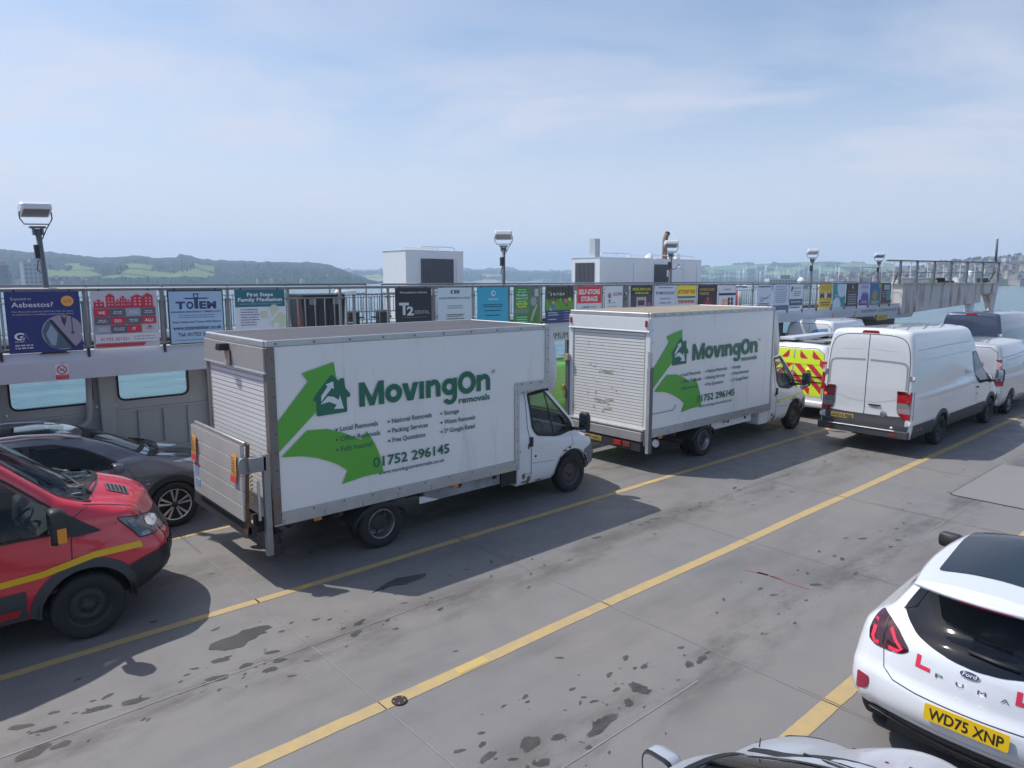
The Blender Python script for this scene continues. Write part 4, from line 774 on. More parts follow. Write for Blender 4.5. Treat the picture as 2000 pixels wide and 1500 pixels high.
for x,lab in ((5.75,'white tubular canister on a stand left of the black locker'),(7.35,'white tubular canister on a stand right of the black locker')):
    t=empty('liferaft_canister',(x,13.6,2.5),lab,'life raft','life raft canisters on the walkway'); b=MB(); b.tube([(-.2,0,.93),(.26,0,.93)],.045,WHITE,12); b.build('canister',t)
    b=MB(); b.tube([(.22,0,0),(.22,0,.9)],.035,STEEL,8); b.tube([(.0,0,.3),(.22,0,.3)],.012,WHITE,6); b.tube([(0,0,.62),(.22,0,.62)],.012,WHITE,6); b.tube([(0,0,0),(0,0,.9)],.025,WHITE,8); b.build('stand',t)
for x,lab in ((7.9,'left one of two small black boxes on the outer railing'),(8.62,'right one of two small black boxes on the outer railing')):
    b=MB(); b.bx(-.12,.12,-.06,.06,2.68,3.0,PLAST); b.tube([(-.26,0,2.86),(.26,0,2.86)],.02,PLAST,8); b.bx(-.13,.13,-.07,.07,3.0,3.02,PLASTG)
    tag(b.build('gate_box',loc=(x,YO-.12,0)),lab,'box','small black boxes on the outer railing')
b=MB(); GT=mat('white_gate_paint',(.62,.64,.67),.5)
b.tube([(7.55,0,2.5),(7.55,0,3.38),(8.9,0,3.38),(8.9,0,2.5)],.022,RAILP,8); b.tube([(7.55,0,3.0),(8.9,0,3.0)],.014,RAILP,6)
for k in range(9): b.tube([(7.68+k*.14,0,3.0),(7.68+k*.14,0,3.38)],.009,RAILP,5)
tag(b.build('embarkation_gate',loc=(0,14.0,0)),'grey tubular gate with short bars beside the two black boxes','gate')
# red lifebuoy glimpses between boards
for x,lab in ((11.0,'red edge of a lifebuoy showing between the cyan and the green posters'),(12.1,'red edge of a lifebuoy showing between the green and the woodland posters')):
    b=MB(); b.tube([(x+.1+.28*math.cos(k*.3927),0,3.05+.28*math.sin(k*.3927)) for k in range(16)],.055,mat('lifebuoy_red',(.5,.04,.05),.5),8,True)
    tag(b.build('lifebuoy',loc=(0,13.1,0)),lab,'lifebuoy','lifebuoys behind the boards')
b=MB()
for k,c in enumerate([(.5,.42,.25),(.7,.7,.72),(.6,.6,.62),(.65,.65,.67),(.55,.07,.09),(.7,.7,.72),(.3,.3,.32)]): b.tube([(k*.14,0,0),(k*.14,0,.72)],.035,mat('pole_colour_%d'%k,c,.5),8)
tag(b.build('boat_pole',loc=(20.98,12.95,2.6)),'bundle of coloured upright poles behind the pickets above the second truck','poles')
# ---- far end: platform, cabinets, rusty prow girder with ladder rail
t=empty('end_platform',(33.6,YW_,2.5),'open railed platform at the end of the walkway with pale cabinets','platform')
b=MB(); 
for z in (.14,.62,1.06): b.tube([(0,0,z),(3.3,0,z)],.02,GT,6)
for x in (0,1.4,3.3): b.tube([(x,0,0),(x,0,1.06)],.024,GT,6)
b.tube([(3.3,0,1.06),(3.3,1.8,1.06)],.02,GT,6); b.tube([(3.3,1.8,0),(3.3,1.8,1.06)],.02,GT,6); b.build('rail',t)
b=MB(); b.bx(.1,1.1,.8,1.4,0,1.0,mat('dull_cabinet_paint',(.3,.3,.29),.6)); b.bx(2.9,3.2,.4,1.2,0,1.0,GT); b.build('screen',t)
b=MB(); b.bx(1.6,2.3,.5,1.0,.3,.78,WHITE); b.bx(1.7,2.5,.9,1.3,.4,.92,GT); b.bx(1.5,2.6,.6,1.3,0,.26,PLASTG); b.build('cabinet',t,.01)
RSTW=mat('rust_streaked_white_paint',(.56,.55,.54),.55,noise=(.7,.6,(.42,.4,.38)),streak=(2.4,.5,.66,(.24,.13,.07)))
DRL=mat('dark_rail_paint',(.13,.145,.16),.5)
g=empty('prow_girder',(34.2,12.55,0),'long rust streaked white girder carrying the ladder railing over the boarding ramp','ramp girder',rz=math.atan2(-1.75,8.0))
GLn=8.6
b=MB(); b.prism([(0,2.15),(6.4,2.58),(6.4,3.5),(0,3.5)],(.4,0,0),X,Z,(0,.5,0),RSTW); b.bx(6.8,8.3,0,.5,3.02,3.5,RSTW)
b.bx(.3,8.3,-.06,.56,3.5,3.54,RSTW)
for x in (2.0,4.2,6.3): b.bx(x,x+.03,-.02,0,2.35+x*.05,3.5,RSTW)
b.build('box_beam',g)
b=MB(); b.prism([(7.0,2.98),(7.3,3.03),(7.6,2.95),(7.9,2.6),(8.1,2.2),(8.3,2.2),(8.45,2.9),(8.3,3.5),(6.9,3.5)],(0,.1,0),X,Z,(0,.3,0),RSTW); b.tube([(8.1,.25,2.3),(8.25,.25,1.2)],.06,STEEL,8); b.tube([(8.3,.25,2.7),(8.7,.25,.9)],.07,GT,8); b.build('end_hook',g)
b=MB()
b.tube([(-.9,0,4.54),(8.35,0,4.54)],.035,DRL,6); b.tube([(-.9,.5,4.5),(8.35,.5,4.5)],.02,GT,6); b.tube([(-.9,0,4.03),(8.35,0,4.03)],.014,RAILP,6); b.tube([(-1.2,0,3.6),(-1.2,0,4.4),(-1.1,0,4.52),(-.9,0,4.54)],.022,GT,6)
b.build('ladder_rail',g)
pp=MB(); pp.bx(-.04,.04,-.04,.04,3.5,4.54,DRL); pp=pp.build('stanchion',g); pp.location=(.1,0,0)
for x in (1.35,2.7,4.05,5.4,6.75,8.2): c=pp.copy(); COL.objects.link(c); c.location.x=x
pp=MB(); pp.bx(-.02,.02,.47,.5,3.5,4.5,GT); pp=pp.build('far_stanchion',g); pp.location=(.4,0,0)
for x in (1.65,3.0,4.3,5.7,7.0): c=pp.copy(); COL.objects.link(c); c.location.x=x
b=MB(); b.bx(.3,3.2,.1,.4,3.54,3.68,mat('cream_pipe_cover',(.6,.57,.48),.6)); b.tube([(.5,.2,3.74),(3.2,.2,3.74)],.05,GT,8); b.lathe([(.22,0),(.3,.05),(.3,.12),(.22,.17)],(3.5,.25,3.62),Z,BLACK,14); b.box((5.2,.25,3.68),(.5,.3,.22),GT); b.box((3.9,.2,3.6),(1.2,.3,.1),RUST); b.lathe([(0,0),(.12,.0),(.16,.5),(.1,.6),(0,.62)],(6.0,.25,3.54),(.35,0,1),GT,12); b.box((7.3,.25,3.66),(.5,.3,.22),PLAST); b.build('deck_gear',g,.01)
b=MB(); b.tube([(.0,.2,3.5),(.25,.2,4.0)],.03,PLAST,6); b.tube([(7.6,.1,3.6),(8.1,.1,4.1)],.03,PLAST,6); b.build('brace',g)
hz_=MB()
for k in range(14): hz_.add([(-.6+k*.14,-.03,3.86),(-.53+k*.14,-.03,3.86),(-.48+k*.14,-.03,3.9),(-.55+k*.14,-.03,3.9)],[(0,1,2,3)],YELB if k%2 else BLACK)
hz_.build('hazard_bar',g)
# upper left guard frame and its gear
t=empty('guard_frame',(31.6,12.75,2.5),'pair of open tubular frames around the floodlight left of the ladder rail','guard frame')
b=MB()
for x0,x1,h in ((-.9,1.1,1.72),(-.9,1.1,1.3)): b.tube([(x0,0,h),(x1,0,h)],.02,GT,6)
for x in (-.9,-.75,.2,1.1): b.tube([(x,0,.9),(x,0,1.72)],.022,RAILP,6)
b.tube([(-.9,.9,.9),(-.9,.9,1.72),(1.1,.9,1.72),(1.1,.9,.9)],.018,GT,6); b.build('frame',t)
b=MB(); b.tube([(0,0,0),(0,0,1.1)],.06,DKWHITE,8); b.lathe([(0,0),(.16,0),(.18,.1),(.1,.2),(0,.22)],(0,0,1.1),(.9,-.4,.3),DKWHITE,14)
tag(b.build('cowl_vent',loc=(29.2,14.6,2.5)),'small white cowl vent on the walkway to the left of the guard frames','vent')
b=MB(); b.tube([(0,0,0),(-.12,0,1.15)],.055,mat('mast_grey_paint',(.13,.15,.17)),8); b.tube([(-.12,0,1.13),(-.125,0,1.2)],.06,DKWHITE,8); b.tube([(-.03,.0,.3),(0,.1,-.8)],.03,RAILP,6)
tag(b.build('leaning_pole',loc=(42.2,10.95,4.55)),'short leaning grey pole above the far end of the ladder rail','pole')
b=MB(); b.tube([(0,0,-1.5),(0,0,2.9)],.22,DKWHITE,12); b.tube([(.5,0,-1.5),(.5,0,2.7)],.05,STEEL,6); tag(b.build('mooring_pile',loc=(40.4,11.42,0)),'white post under the rusty girder behind the dark van','post')
b=MB(); b.tube([(0,0,-1.5),(0,0,2.35)],.09,mat('pile_cream',(.45,.43,.4),.7),10); b.lathe([(.12,0),(.12,.06),(0,.1)],(0,0,2.35),Z,DKWHITE,10); tag(b.build('marker_post',loc=(45.4,9.9,0)),'thin pale marker post in the water at the right edge beyond the dark van','post')
# ================================================================ VEHICLES
def pchip(ys,t):
    """monotone cubic through equally spaced values"""
    n=len(ys); i=min(max(int(t),0),n-2); u=t-i
    def sl(k):
        if k==0: return ys[1]-ys[0]
        if k==n-1: return ys[-1]-ys[-2]
        a=ys[k]-ys[k-1]; b=ys[k+1]-ys[k]
        return 0 if a*b<=0 else 2*a*b/(a+b)
    m0,m1=sl(i),sl(i+1); a,b=ys[i],ys[i+1]
    return a*(2*u**3-3*u*u+1)+m0*(u**3-2*u*u+u)+b*(-2*u**3+3*u*u)+m1*(u**3-u*u)
class Body:
    """closed body from horizontal rings; x forward, y left, z up"""
    K=('zr','zf','xr','xf','wr','wm','wf','br','bf','rr','rf','cr','cf','n')
    def __init__(s,levels,arches=(),crown=.06,nside=64,capn=8,arch_top=99):
        cur=dict(zr=0,zf=0,xr=0,xf=4,wr=.9,wm=.9,wf=.9,br=.05,bf=.1,rr=.15,rf=.3,cr=0,cf=0,n=4); L=[]
        for l in levels:
            c=dict(cur)
            if 'z' in l: l=dict(l); l['zr']=l['zf']=l.pop('z')
            if 'w' in l: l=dict(l); l['wr']=l['wm']=l['wf']=l.pop('w')
            c.update(l); L.append(c); cur=c
        T=[]
        for i in range(len(L)-1):
            for k in range(L[i]['n']): T.append(i+k/L[i]['n'])
        T.append(len(L)-1)
        b0=L[0]; xs0=b0['xr']+b0['br']+b0['rr']; xe0=b0['xf']-b0['bf']-b0['rf']
        S=[k/nside for k in range(nside+1)]
        for (xw,zw,R_) in arches:
            for k in range(17):
                x=xw-R_*math.cos(math.pi*k/16); S.append((x-xs0)/(xe0-xs0))
        S=sorted(v for v in set(round(v,4) for v in S) if 0<=v<=1)
        S=[v for i,v in enumerate(S) if i==0 or v-S[i-1]>.002]
        NF=9; NC=7
        rows=[]
        for t in T:
            p={k:pchip([l[k] for l in L],t) for k in s.K}
            half=[]
            xs=p['xr']+p['br']+p['rr']; xe=p['xf']-p['bf']-p['rf']
            wy=p['wr']-p['rr']
            for k in range(NF):
                q=k/NF; half.append((p['xr']+p['br']*q*q,wy*q,p['zr']+p['cr']*(1-q*q)))
            for k in range(NC):
                a=math.pi/2*k/NC; half.append((p['xr']+p['br']+p['rr']*(1-math.cos(a)),wy+p['rr']*math.sin(a),p['zr']))
            for v in S:
                w=p['wr']*(1-v)**2*1+p['wf']*v*v+(2*v*(1-v))*(2*p['wm']-.5*(p['wr']+p['wf']))
                half.append((xs+(xe-xs)*v,w,p['zr']+(p['zf']-p['zr'])*v))
            wy=p['wf']-p['rf']
            for k in range(NC-1,-1,-1):
                a=math.pi/2*k/NC; half.append((p['xf']-p['bf']-p['rf']*(1-math.cos(a)),wy+p['rf']*math.sin(a),p['zf']))
            for k in range(NF-1,-1,-1):
                q=k/NF; half.append((p['xf']-p['bf']*q*q,wy*q,p['zf']+p['cf']*(1-q*q)))
            rows.append(half)
        for ci in range(len(rows[0])):
            for ri in range(len(rows)):
                x,y,z=rows[ri][ci]
                if y<.5: continue
                for (xw,zw,R_) in arches:
                    if abs(x-xw)<R_-1e-4:
                        za=zw+math.sqrt(max(0,R_*R_-(x-xw)**2))+.004*ri
                        if z<za and z<arch_top: z=za
                rows[ri][ci]=(x,y,z)
        nh=len(rows[0]); full=[]
        for h in rows: full+= [Vector((x,-y,z)) for x,y,z in h]+[Vector((x,y,z)) for x,y,z in h[-2:0:-1]]
        nc=2*nh-2; nr=len(rows); s.v=full; s.f=[(r*nc+c,r*nc+(c+1)%nc,(r+1)*nc+(c+1)%nc,(r+1)*nc+c) for r in range(nr-1) for c in range(nc)]
        # cap
        last=rows[-1]; base=(nr-1)*nc; prev=[base+i for i in range(nh)]; prevL=[base]+[base+nc-i for i in range(1,nh-1)]+[base+nh-1]
        for k in range(1,capn+1):
            q=1-k/capn; cr=crown*(1-q*q)
            if k<capn:
                a=[];b_=[]
                for i,(x,y,z) in enumerate(last):
                    if y<1e-6: a.append(prev[i]); b_.append(prev[i]); continue
                    a.append(len(s.v)); s.v.append(Vector((x,-y*q,z+cr*min(1,(min(i,nh-1-i))/12)))); b_.append(len(s.v)); s.v.append(Vector((x,y*q,z+cr*min(1,(min(i,nh-1-i))/12))))
            else:
                a=[]
                for i,(x,y,z) in enumerate(last):
                    if y<1e-6: a.append(prev[i]); continue
                    a.append(len(s.v)); s.v.append(Vector((x,0,z+cr*min(1,(min(i,nh-1-i))/12))))
                b_=a
            for i in range(nh-1):
                for P_,Q in ((prev,a),(prevL,b_)):
                    f=[P_[i],P_[i+1],Q[i+1],Q[i]]; g=[]
                    for v in f:
                        if v not in g: g.append(v)
                    if len(g)>2: s.f.append(tuple(g))
            prev,prevL=a,b_
        s.kill=set(); s.tree=BVHTree.FromPolygons([tuple(v) for v in s.v],s.f)
        s.cx=sum(v.x for v in s.v)/len(s.v)
    def hit(s,view,a,b):
        if view=='Q':
            ux=Vector((.9716,-.2364,0)); uy=Vector((.0679,.2792,.9578)); d=Vector((.2265,.9310,-.2874)); o=ux*a+uy*b-d*12
            l,n,i,_=s.tree.ray_cast(o,d)
            if l is None: l,n,i,_=s.tree.find_nearest(o+d*12)
            return l,(n if n.dot(d)<0 else -n)
        o,d={'R':((a,-4,b),(0,1,0)),'L':((a,4,b),(0,-1,0)),'B':((-6,a,b),(1,0,0)),'F':((14,a,b),(-1,0,0)),'T':((a,b,6),(0,0,-1))}[view]
        l,n,i,_=s.tree.ray_cast(Vector(o),Vector(d))
        if l is None:
            l,n,i,_=s.tree.find_nearest(Vector(o)+Vector(d)*(3 if view in 'RL' else 8 if view in 'BF' else 5))
        d=Vector(d)
        if n.dot(d)>0: n=-n
        return l,n
    def on(s,view,a,b,off=.004):
        l,n=s.hit(view,a,b); return l+n*off
    def patch(s,view,out,m,name,parent,off=.004,rings=6,r=.04,cut=0,frame=None,fm=None,raw=False,build=True,mb=None,loc=None):
        o=out if raw else rpoly(out,r)
        # resample long edges so that the patch follows the body
        q=[]
        for i,p in enumerate(o):
            a=o[i-1]; L_=math.hypot(p[0]-a[0],p[1]-a[1]); k=max(1,int(L_/.06))
            for j in range(1,k+1): q.append((a[0]+(p[0]-a[0])*j/k,a[1]+(p[1]-a[1])*j/k))
        cx=sum(p[0] for p in q)/len(q); cy=sum(p[1] for p in q)/len(q)
        if loc: cx,cy=loc
        n=len(q); vs=[s.on(view,cx,cy,off)]; fs=[]
        for k in range(1,rings+1):
            t=k/rings
            vs+=[s.on(view,cx+(p[0]-cx)*t,cy+(p[1]-cy)*t,off) for p in q]
            b0=1+(k-1)*n
            if k==1: fs+=[(0,1+i,1+(i+1)%n) for i in range(n)]
            else: fs+=[(b0-n+i,b0-n+(i+1)%n,b0+(i+1)%n,b0+i) for i in range(n)]
        if cut: s.cut(view,[(cx+(p[0]-cx)*cut,cy+(p[1]-cy)*cut) for p in q])
        b=mb or MB(); b.add(vs,fs,m,True); ob=None
        if mb is None and build: ob=b.build(name,parent)
        if frame:
            fb=mb or MB(); A=[s.on(view,*p,off+.004) for p in q]; B=[]
            for i,p in enumerate(q):
                t=Vector(q[(i+1)%n])-Vector(q[i-1]); nv=Vector((-t.y,t.x)).normalized()
                if (Vector(p)-Vector((cx,cy))).dot(nv)>0: nv=-nv
                B.append(s.on(view,p[0]+nv.x*frame,p[1]+nv.y*frame,off+.004))
            fb.strip(A+[A[0]],B+[B[0]],fm or BLACK)
            if mb is None: fb.build('window_seal',ob)
        return ob
    def cut(s,view,poly):
        ax={'R':(0,2),'L':(0,2),'B':(1,2),'F':(1,2),'T':(0,1)}[view]
        def inside(x,y):
            c=False; j=len(poly)-1
            for i in range(len(poly)):
                if (poly[i][1]>y)!=(poly[j][1]>y) and x<(poly[j][0]-poly[i][0])*(y-poly[i][1])/(poly[j][1]-poly[i][1])+poly[i][0]: c=not c
                j=i
            return c
        for k,f in enumerate(s.f):
            c=sum((s.v[i] for i in f),Vector())/len(f)
            if view=='R' and c.y>0 or view=='L' and c.y<0: continue
            if view=='F' and c.x<s.cx or view=='B' and c.x>s.cx: continue
            if inside(c[ax[0]],c[ax[1]]): s.kill.add(k)
    def line(s,view,pts,w,m,mb,off=.003,closed=False):
        q=[]
        pp=list(pts)+([pts[0]] if closed else [])
        for a,b in zip(pp,pp[1:]):
            L_=math.hypot(b[0]-a[0],b[1]-a[1]); k=max(1,int(L_/.05)); q+=[(a[0]+(b[0]-a[0])*j/k,a[1]+(b[1]-a[1])*j/k) for j in range(k)]
        q.append(pp[-1]); A=[];B=[]
        for i,p in enumerate(q):
            t=Vector(q[min(i+1,len(q)-1)])-Vector(q[max(0,i-1)]); nv=Vector((-t.y,t.x)).normalized()*w/2
            A.append(s.on(view,p[0]+nv.x,p[1]+nv.y,off)); B.append(s.on(view,p[0]-nv.x,p[1]-nv.y,off))
        mb.strip(A,B,m)
    def band(s,view,lo,hi,m,mb,off=.004):
        """strip between two polylines of equal length given in the view plane"""
        def dens(pl,k=6): 
            o=[]
            for a,b in zip(pl,pl[1:]): o+=[(a[0]+(b[0]-a[0])*j/k,a[1]+(b[1]-a[1])*j/k) for j in range(k)]
            return o+[pl[-1]]
        lo=dens(lo);hi=dens(hi); rows=5; V=[]
        for j in range(rows+1):
            V+=[s.on(view,a[0]+(b[0]-a[0])*j/rows,a[1]+(b[1]-a[1])*j/rows,off) for a,b in zip(lo,hi)]
        n=len(lo); mb.add(V,[(j*n+i,j*n+i+1,(j+1)*n+i+1,(j+1)*n+i) for j in range(rows) for i in range(n-1)],m,True)
    def build(s,name,parent,m):
        b=MB(); b.add(s.v,[f for k,f in enumerate(s.f) if k not in s.kill],m,True)
        return b.build(name,parent)
def wheel(parent,x,y,r,w,style,side=-1,z=None):
    """side -1: outer face towards -y"""
    z=r if z is None else z; a=Vector((0,side,0)); rim=r*.62 if style!='alloy' else r*.70
    b=MB(); h=w/2
    b.lathe([(rim,-h*.9),(r*.93,-h),(r*.99,-h*.8),(r,-h*.3),(r,h*.3),(r*.99,h*.8),(r*.93,h),(r*.8,h*1.02),(rim+.01,h*.92),(rim,h*.8)],(0,0,0),a,RUBBER,40)
    t=b.build('wheel',parent); t.location=(x,y,z)
    b=MB(); HUB=mat('wheel_hub_dark',(.03,.03,.032),.6)
    if style=='steel':
        SW=mat('dirty_steel_wheel',(.075,.07,.068),.6,.3,noise=(14,.6,(.12,.09,.07)))
        b.lathe([(rim,h*.82),(rim-.012,h*.78),(rim-.02,h*.3),(rim*.82,h*.25),(rim*.74,h*.42),(rim*.45,h*.5),(rim*.4,h*.35),(rim*.3,h*.33),(rim*.28,h*.75),(0,h*.78)],(0,0,0),a,SW,40)
        for k in range(12):
            t_=k*.5236; b.lathe([(0,h*.40),(.021,h*.4)],(rim*.76*math.cos(t_),0,rim*.76*math.sin(t_)),a,HUB,10)
        for k in range(5):
            t_=k*1.2566; b.lathe([(.014,h*.3),(.014,h*.48),(0,h*.5)],(rim*.36*math.cos(t_),0,rim*.36*math.sin(t_)),a,STEEL,6)
    elif style=='dark':
        SW=mat('black_steel_wheel',(.028,.028,.03),.55)
        b.lathe([(rim,h*.82),(rim-.012,h*.78),(rim-.02,h*.3),(rim*.85,h*.25),(rim*.74,h*.45),(rim*.5,h*.5),(rim*.46,h*.4),(rim*.3,h*.36),(rim*.28,h*.7),(0,h*.72)],(0,0,0),a,SW,40)
        for k in range(14):
            t_=k*.4488; b.lathe([(0,h*.43),(.02,h*.43)],(rim*.78*math.cos(t_),0,rim*.78*math.sin(t_)),a,HUB,8)
        for k in range(5):
            t_=k*1.2566; b.lathe([(.014,h*.3),(.014,h*.52),(0,h*.55)],(rim*.38*math.cos(t_),0,rim*.38*math.sin(t_)),a,HUB,6)
    elif style=='dual':
        DW=mat('worn_silver_dual_wheel',(.3,.3,.31),.3,.8,noise=(10,.6,(.13,.12,.11)))
        b.lathe([(rim,h*.9),(rim-.008,h*.96),(rim-.02,h*.8),(rim-.03,-h*.5),(rim*.8,-h*.62),(rim*.62,-h*.55),(rim*.56,-h*.3),(rim*.52,h*.3),(rim*.44,h*.42),(0,h*.3)],(0,0,0),a,DW,40,mats=[DW]*7+[HUB,HUB])
        for k in range(8):
            t_=k*.785; b.lathe([(0,-h*.55),(.026,-h*.55)],(rim*.73*math.cos(t_),0,rim*.73*math.sin(t_)),a,HUB,10)
    elif style=='trim':
        TW=mat('silver_wheel_trim',(.25,.25,.27),.35,.5)
        b.lathe([(rim,h*.85),(rim-.012,h*.8),(rim*.9,h*.7),(rim*.4,h*.85),(0,h*.9)],(0,0,0),a,TW,32)
        for k in range(10):
            t_=k*.628; b.prism([(-.016,rim*.5),(.016,rim*.5),(.024,rim*.86),(-.024,rim*.86)],(0,side*(h*.9),0),(math.cos(t_),0,math.sin(t_)),(-math.sin(t_),0,math.cos(t_)),(0,-side*.01,0),HUB)
    elif style=='alloy':
        AW=mat('machined_alloy',(.6,.6,.62),.25,.9); 
        b.lathe([(rim,h*.85),(rim-.01,h*.88),(rim-.02,h*.7),(rim-.03,h*.2),(rim*.3,h*.15),(0,h*.15)],(0,0,0),a,HUB,40,mats=[AW,AW,HUB,HUB,HUB])
        for k in range(5):
            for d in (-.2,.2):
                t_=k*1.2566+d+.3; ux=Vector((math.cos(t_),0,math.sin(t_))); uy=Vector((-math.sin(t_),0,math.cos(t_)))
                b.prism([(rim*.12,-.010),(rim*.97,-.022),(rim*.97,.016),(rim*.12,.008)],(0,side*h*.74,0),ux,uy,(0,-side*.03,0),AW,HUB)
        b.lathe([(.045,h*.6),(.045,h*.84),(.03,h*.88),(0,h*.88)],(0,0,0),a,HUB,16)
    ro=b.build('rim',t); return t
def plate(parent,o,ux,uy,st,m,w=.52,h=.111,dirty=False):
    b=MB(); o=Vector(o);ux=Vector(ux);uy=Vector(uy); nrm=ux.cross(uy).normalized()
    b.prism(rpoly([(-w/2,-h/2),(w/2,-h/2),(w/2,h/2),(-w/2,h/2)],.012,2),o,ux,uy,-nrm*.006,m)
    b.text(st,o+nrm*.0025-uy*h*.35,ux,uy,h*.70,mat('plate_black',(.015,.015,.015),.5),width=w*.88,align='C',bold=.015)
    return b.build('number_plate',parent)
PY=mat('plate_yellow',(.72,.47,.01),.35,noise=(3,.3,(.5,.33,.02)))
PYD=mat('plate_yellow_dirty',(.5,.36,.1),.5,noise=(9,.8,(.3,.22,.1)))
def cabin(parent,x0,x1,hw,zf,dash_x,dash_z,wheel_y,roof=1.7,seats=((-.45,),(.1,),(.5,))):
    """seats, dashboard, steering wheel inside a cab"""
    b=MB(); b.bx(x0,x1,-hw,hw,zf,zf+.04,SEAT); b.bx(x0,x0+.04,-hw,hw,zf,zf+.9,SEAT); b.build('cab_floor',parent)
    for (sy,) in seats:
        b=MB(); b.box((dash_x-.95,sy,zf+.38),(.5,.46,.16),SEAT); b.box((dash_x-1.2,sy,zf+.72),(.14,.46,.62),SEAT,Matrix.Rotation(R(-10),3,'Y')); b.box((dash_x-1.27,sy,zf+1.12),(.1,.26,.2),SEAT,Matrix.Rotation(R(-6),3,'Y'))
        b.build('seat',parent,.04,3)
    b=MB(); b.prism([(dash_x-.35,dash_z-.32),(dash_x+.25,dash_z-.35),(dash_x+.3,dash_z),(dash_x-.1,dash_z+.06),(dash_x-.32,dash_z-.05)],(0,-hw+.04,0),X,Z,(0,2*hw-.08,0),mat('dashboard_plastic',(.05,.052,.056),.7)); b.build('dashboard',parent,.02)
    b=MB(); c=Vector((dash_x-.42,wheel_y,dash_z-.02)); n=Vector((-.75,0,.66)); u=Vector((.66,0,.75)); v=Vector((0,1,0))
    b.tube([c+(u*math.cos(k*.3142)+v*math.sin(k*.3142))*.195 for k in range(20)],.016,PLAST,8,True); b.tube([c-v*.19,c,c+v*.19],.014,PLAST,6); b.tube([c,c-u*.19],.014,PLAST,6); b.tube([c,c-n*.25],.03,PLAST,8); b.build('steering_wheel',parent)
def mirror(parent,o,s,side=-1,m=PLAST,glass=True,amber=False,arm=None,cap=None):
    """door mirror housing; o = centre, s = (depth,width,height)"""
    b=MB(); dx,dy,dz=s
    vs=[];fs=[]
    prof=rpoly([(-dy/2,-dz/2),(dy/2,-dz/2),(dy/2,dz/2),(-dy/2,dz/2)],min(dy,dz)*.35,3); n=len(prof)
    for t,k in ((-.5,.94),(-.3,1),(.1,.97),(.4,.75),(.5,.4)): vs+=[(dx*t,p[0]*k,p[1]*k) for p in prof]
    for r in range(4): fs+=[(r*n+i,r*n+(i+1)%n,(r+1)*n+(i+1)%n,(r+1)*n+i) for i in range(n)]
    fs+=[tuple(range(n)),tuple(range(4*n,5*n))]
    b.add(vs,fs,cap or m,True)
    if cap: b.add([(v[0]+ -.004,v[1]*1.01,v[2]*1.01) for v in vs[:2*n]],fs[:n],m,True)
    if arm:
        for a in arm: b.tube([a[0],a[1]],a[2],m,8)
    o_=b.build('door_mirror',parent); o_.location=o
    if glass:
        g=MB(); g.poly([(-dx*.5-.004,p[0]*.84,p[1]*.86) for p in prof],mat('mirror_glass',(.7,.74,.78),.03,1)); g.build('mirror_glass',o_,recalc=False)
    if amber:
        g=MB(); g.box((dx*.05,side*dy*.42,-dz*.22),(dx*.5,dy*.25,dz*.42),AMBER); g.build('indicator',o_,.01)
    return o_
GAPM=mat('panel_gap',(.03,.03,.032),.8)
GREEN1=mat('lime_green_vinyl',(.10,.40,.045),.35); GREEN2=mat('deep_green_vinyl',(.01,.14,.085),.35)
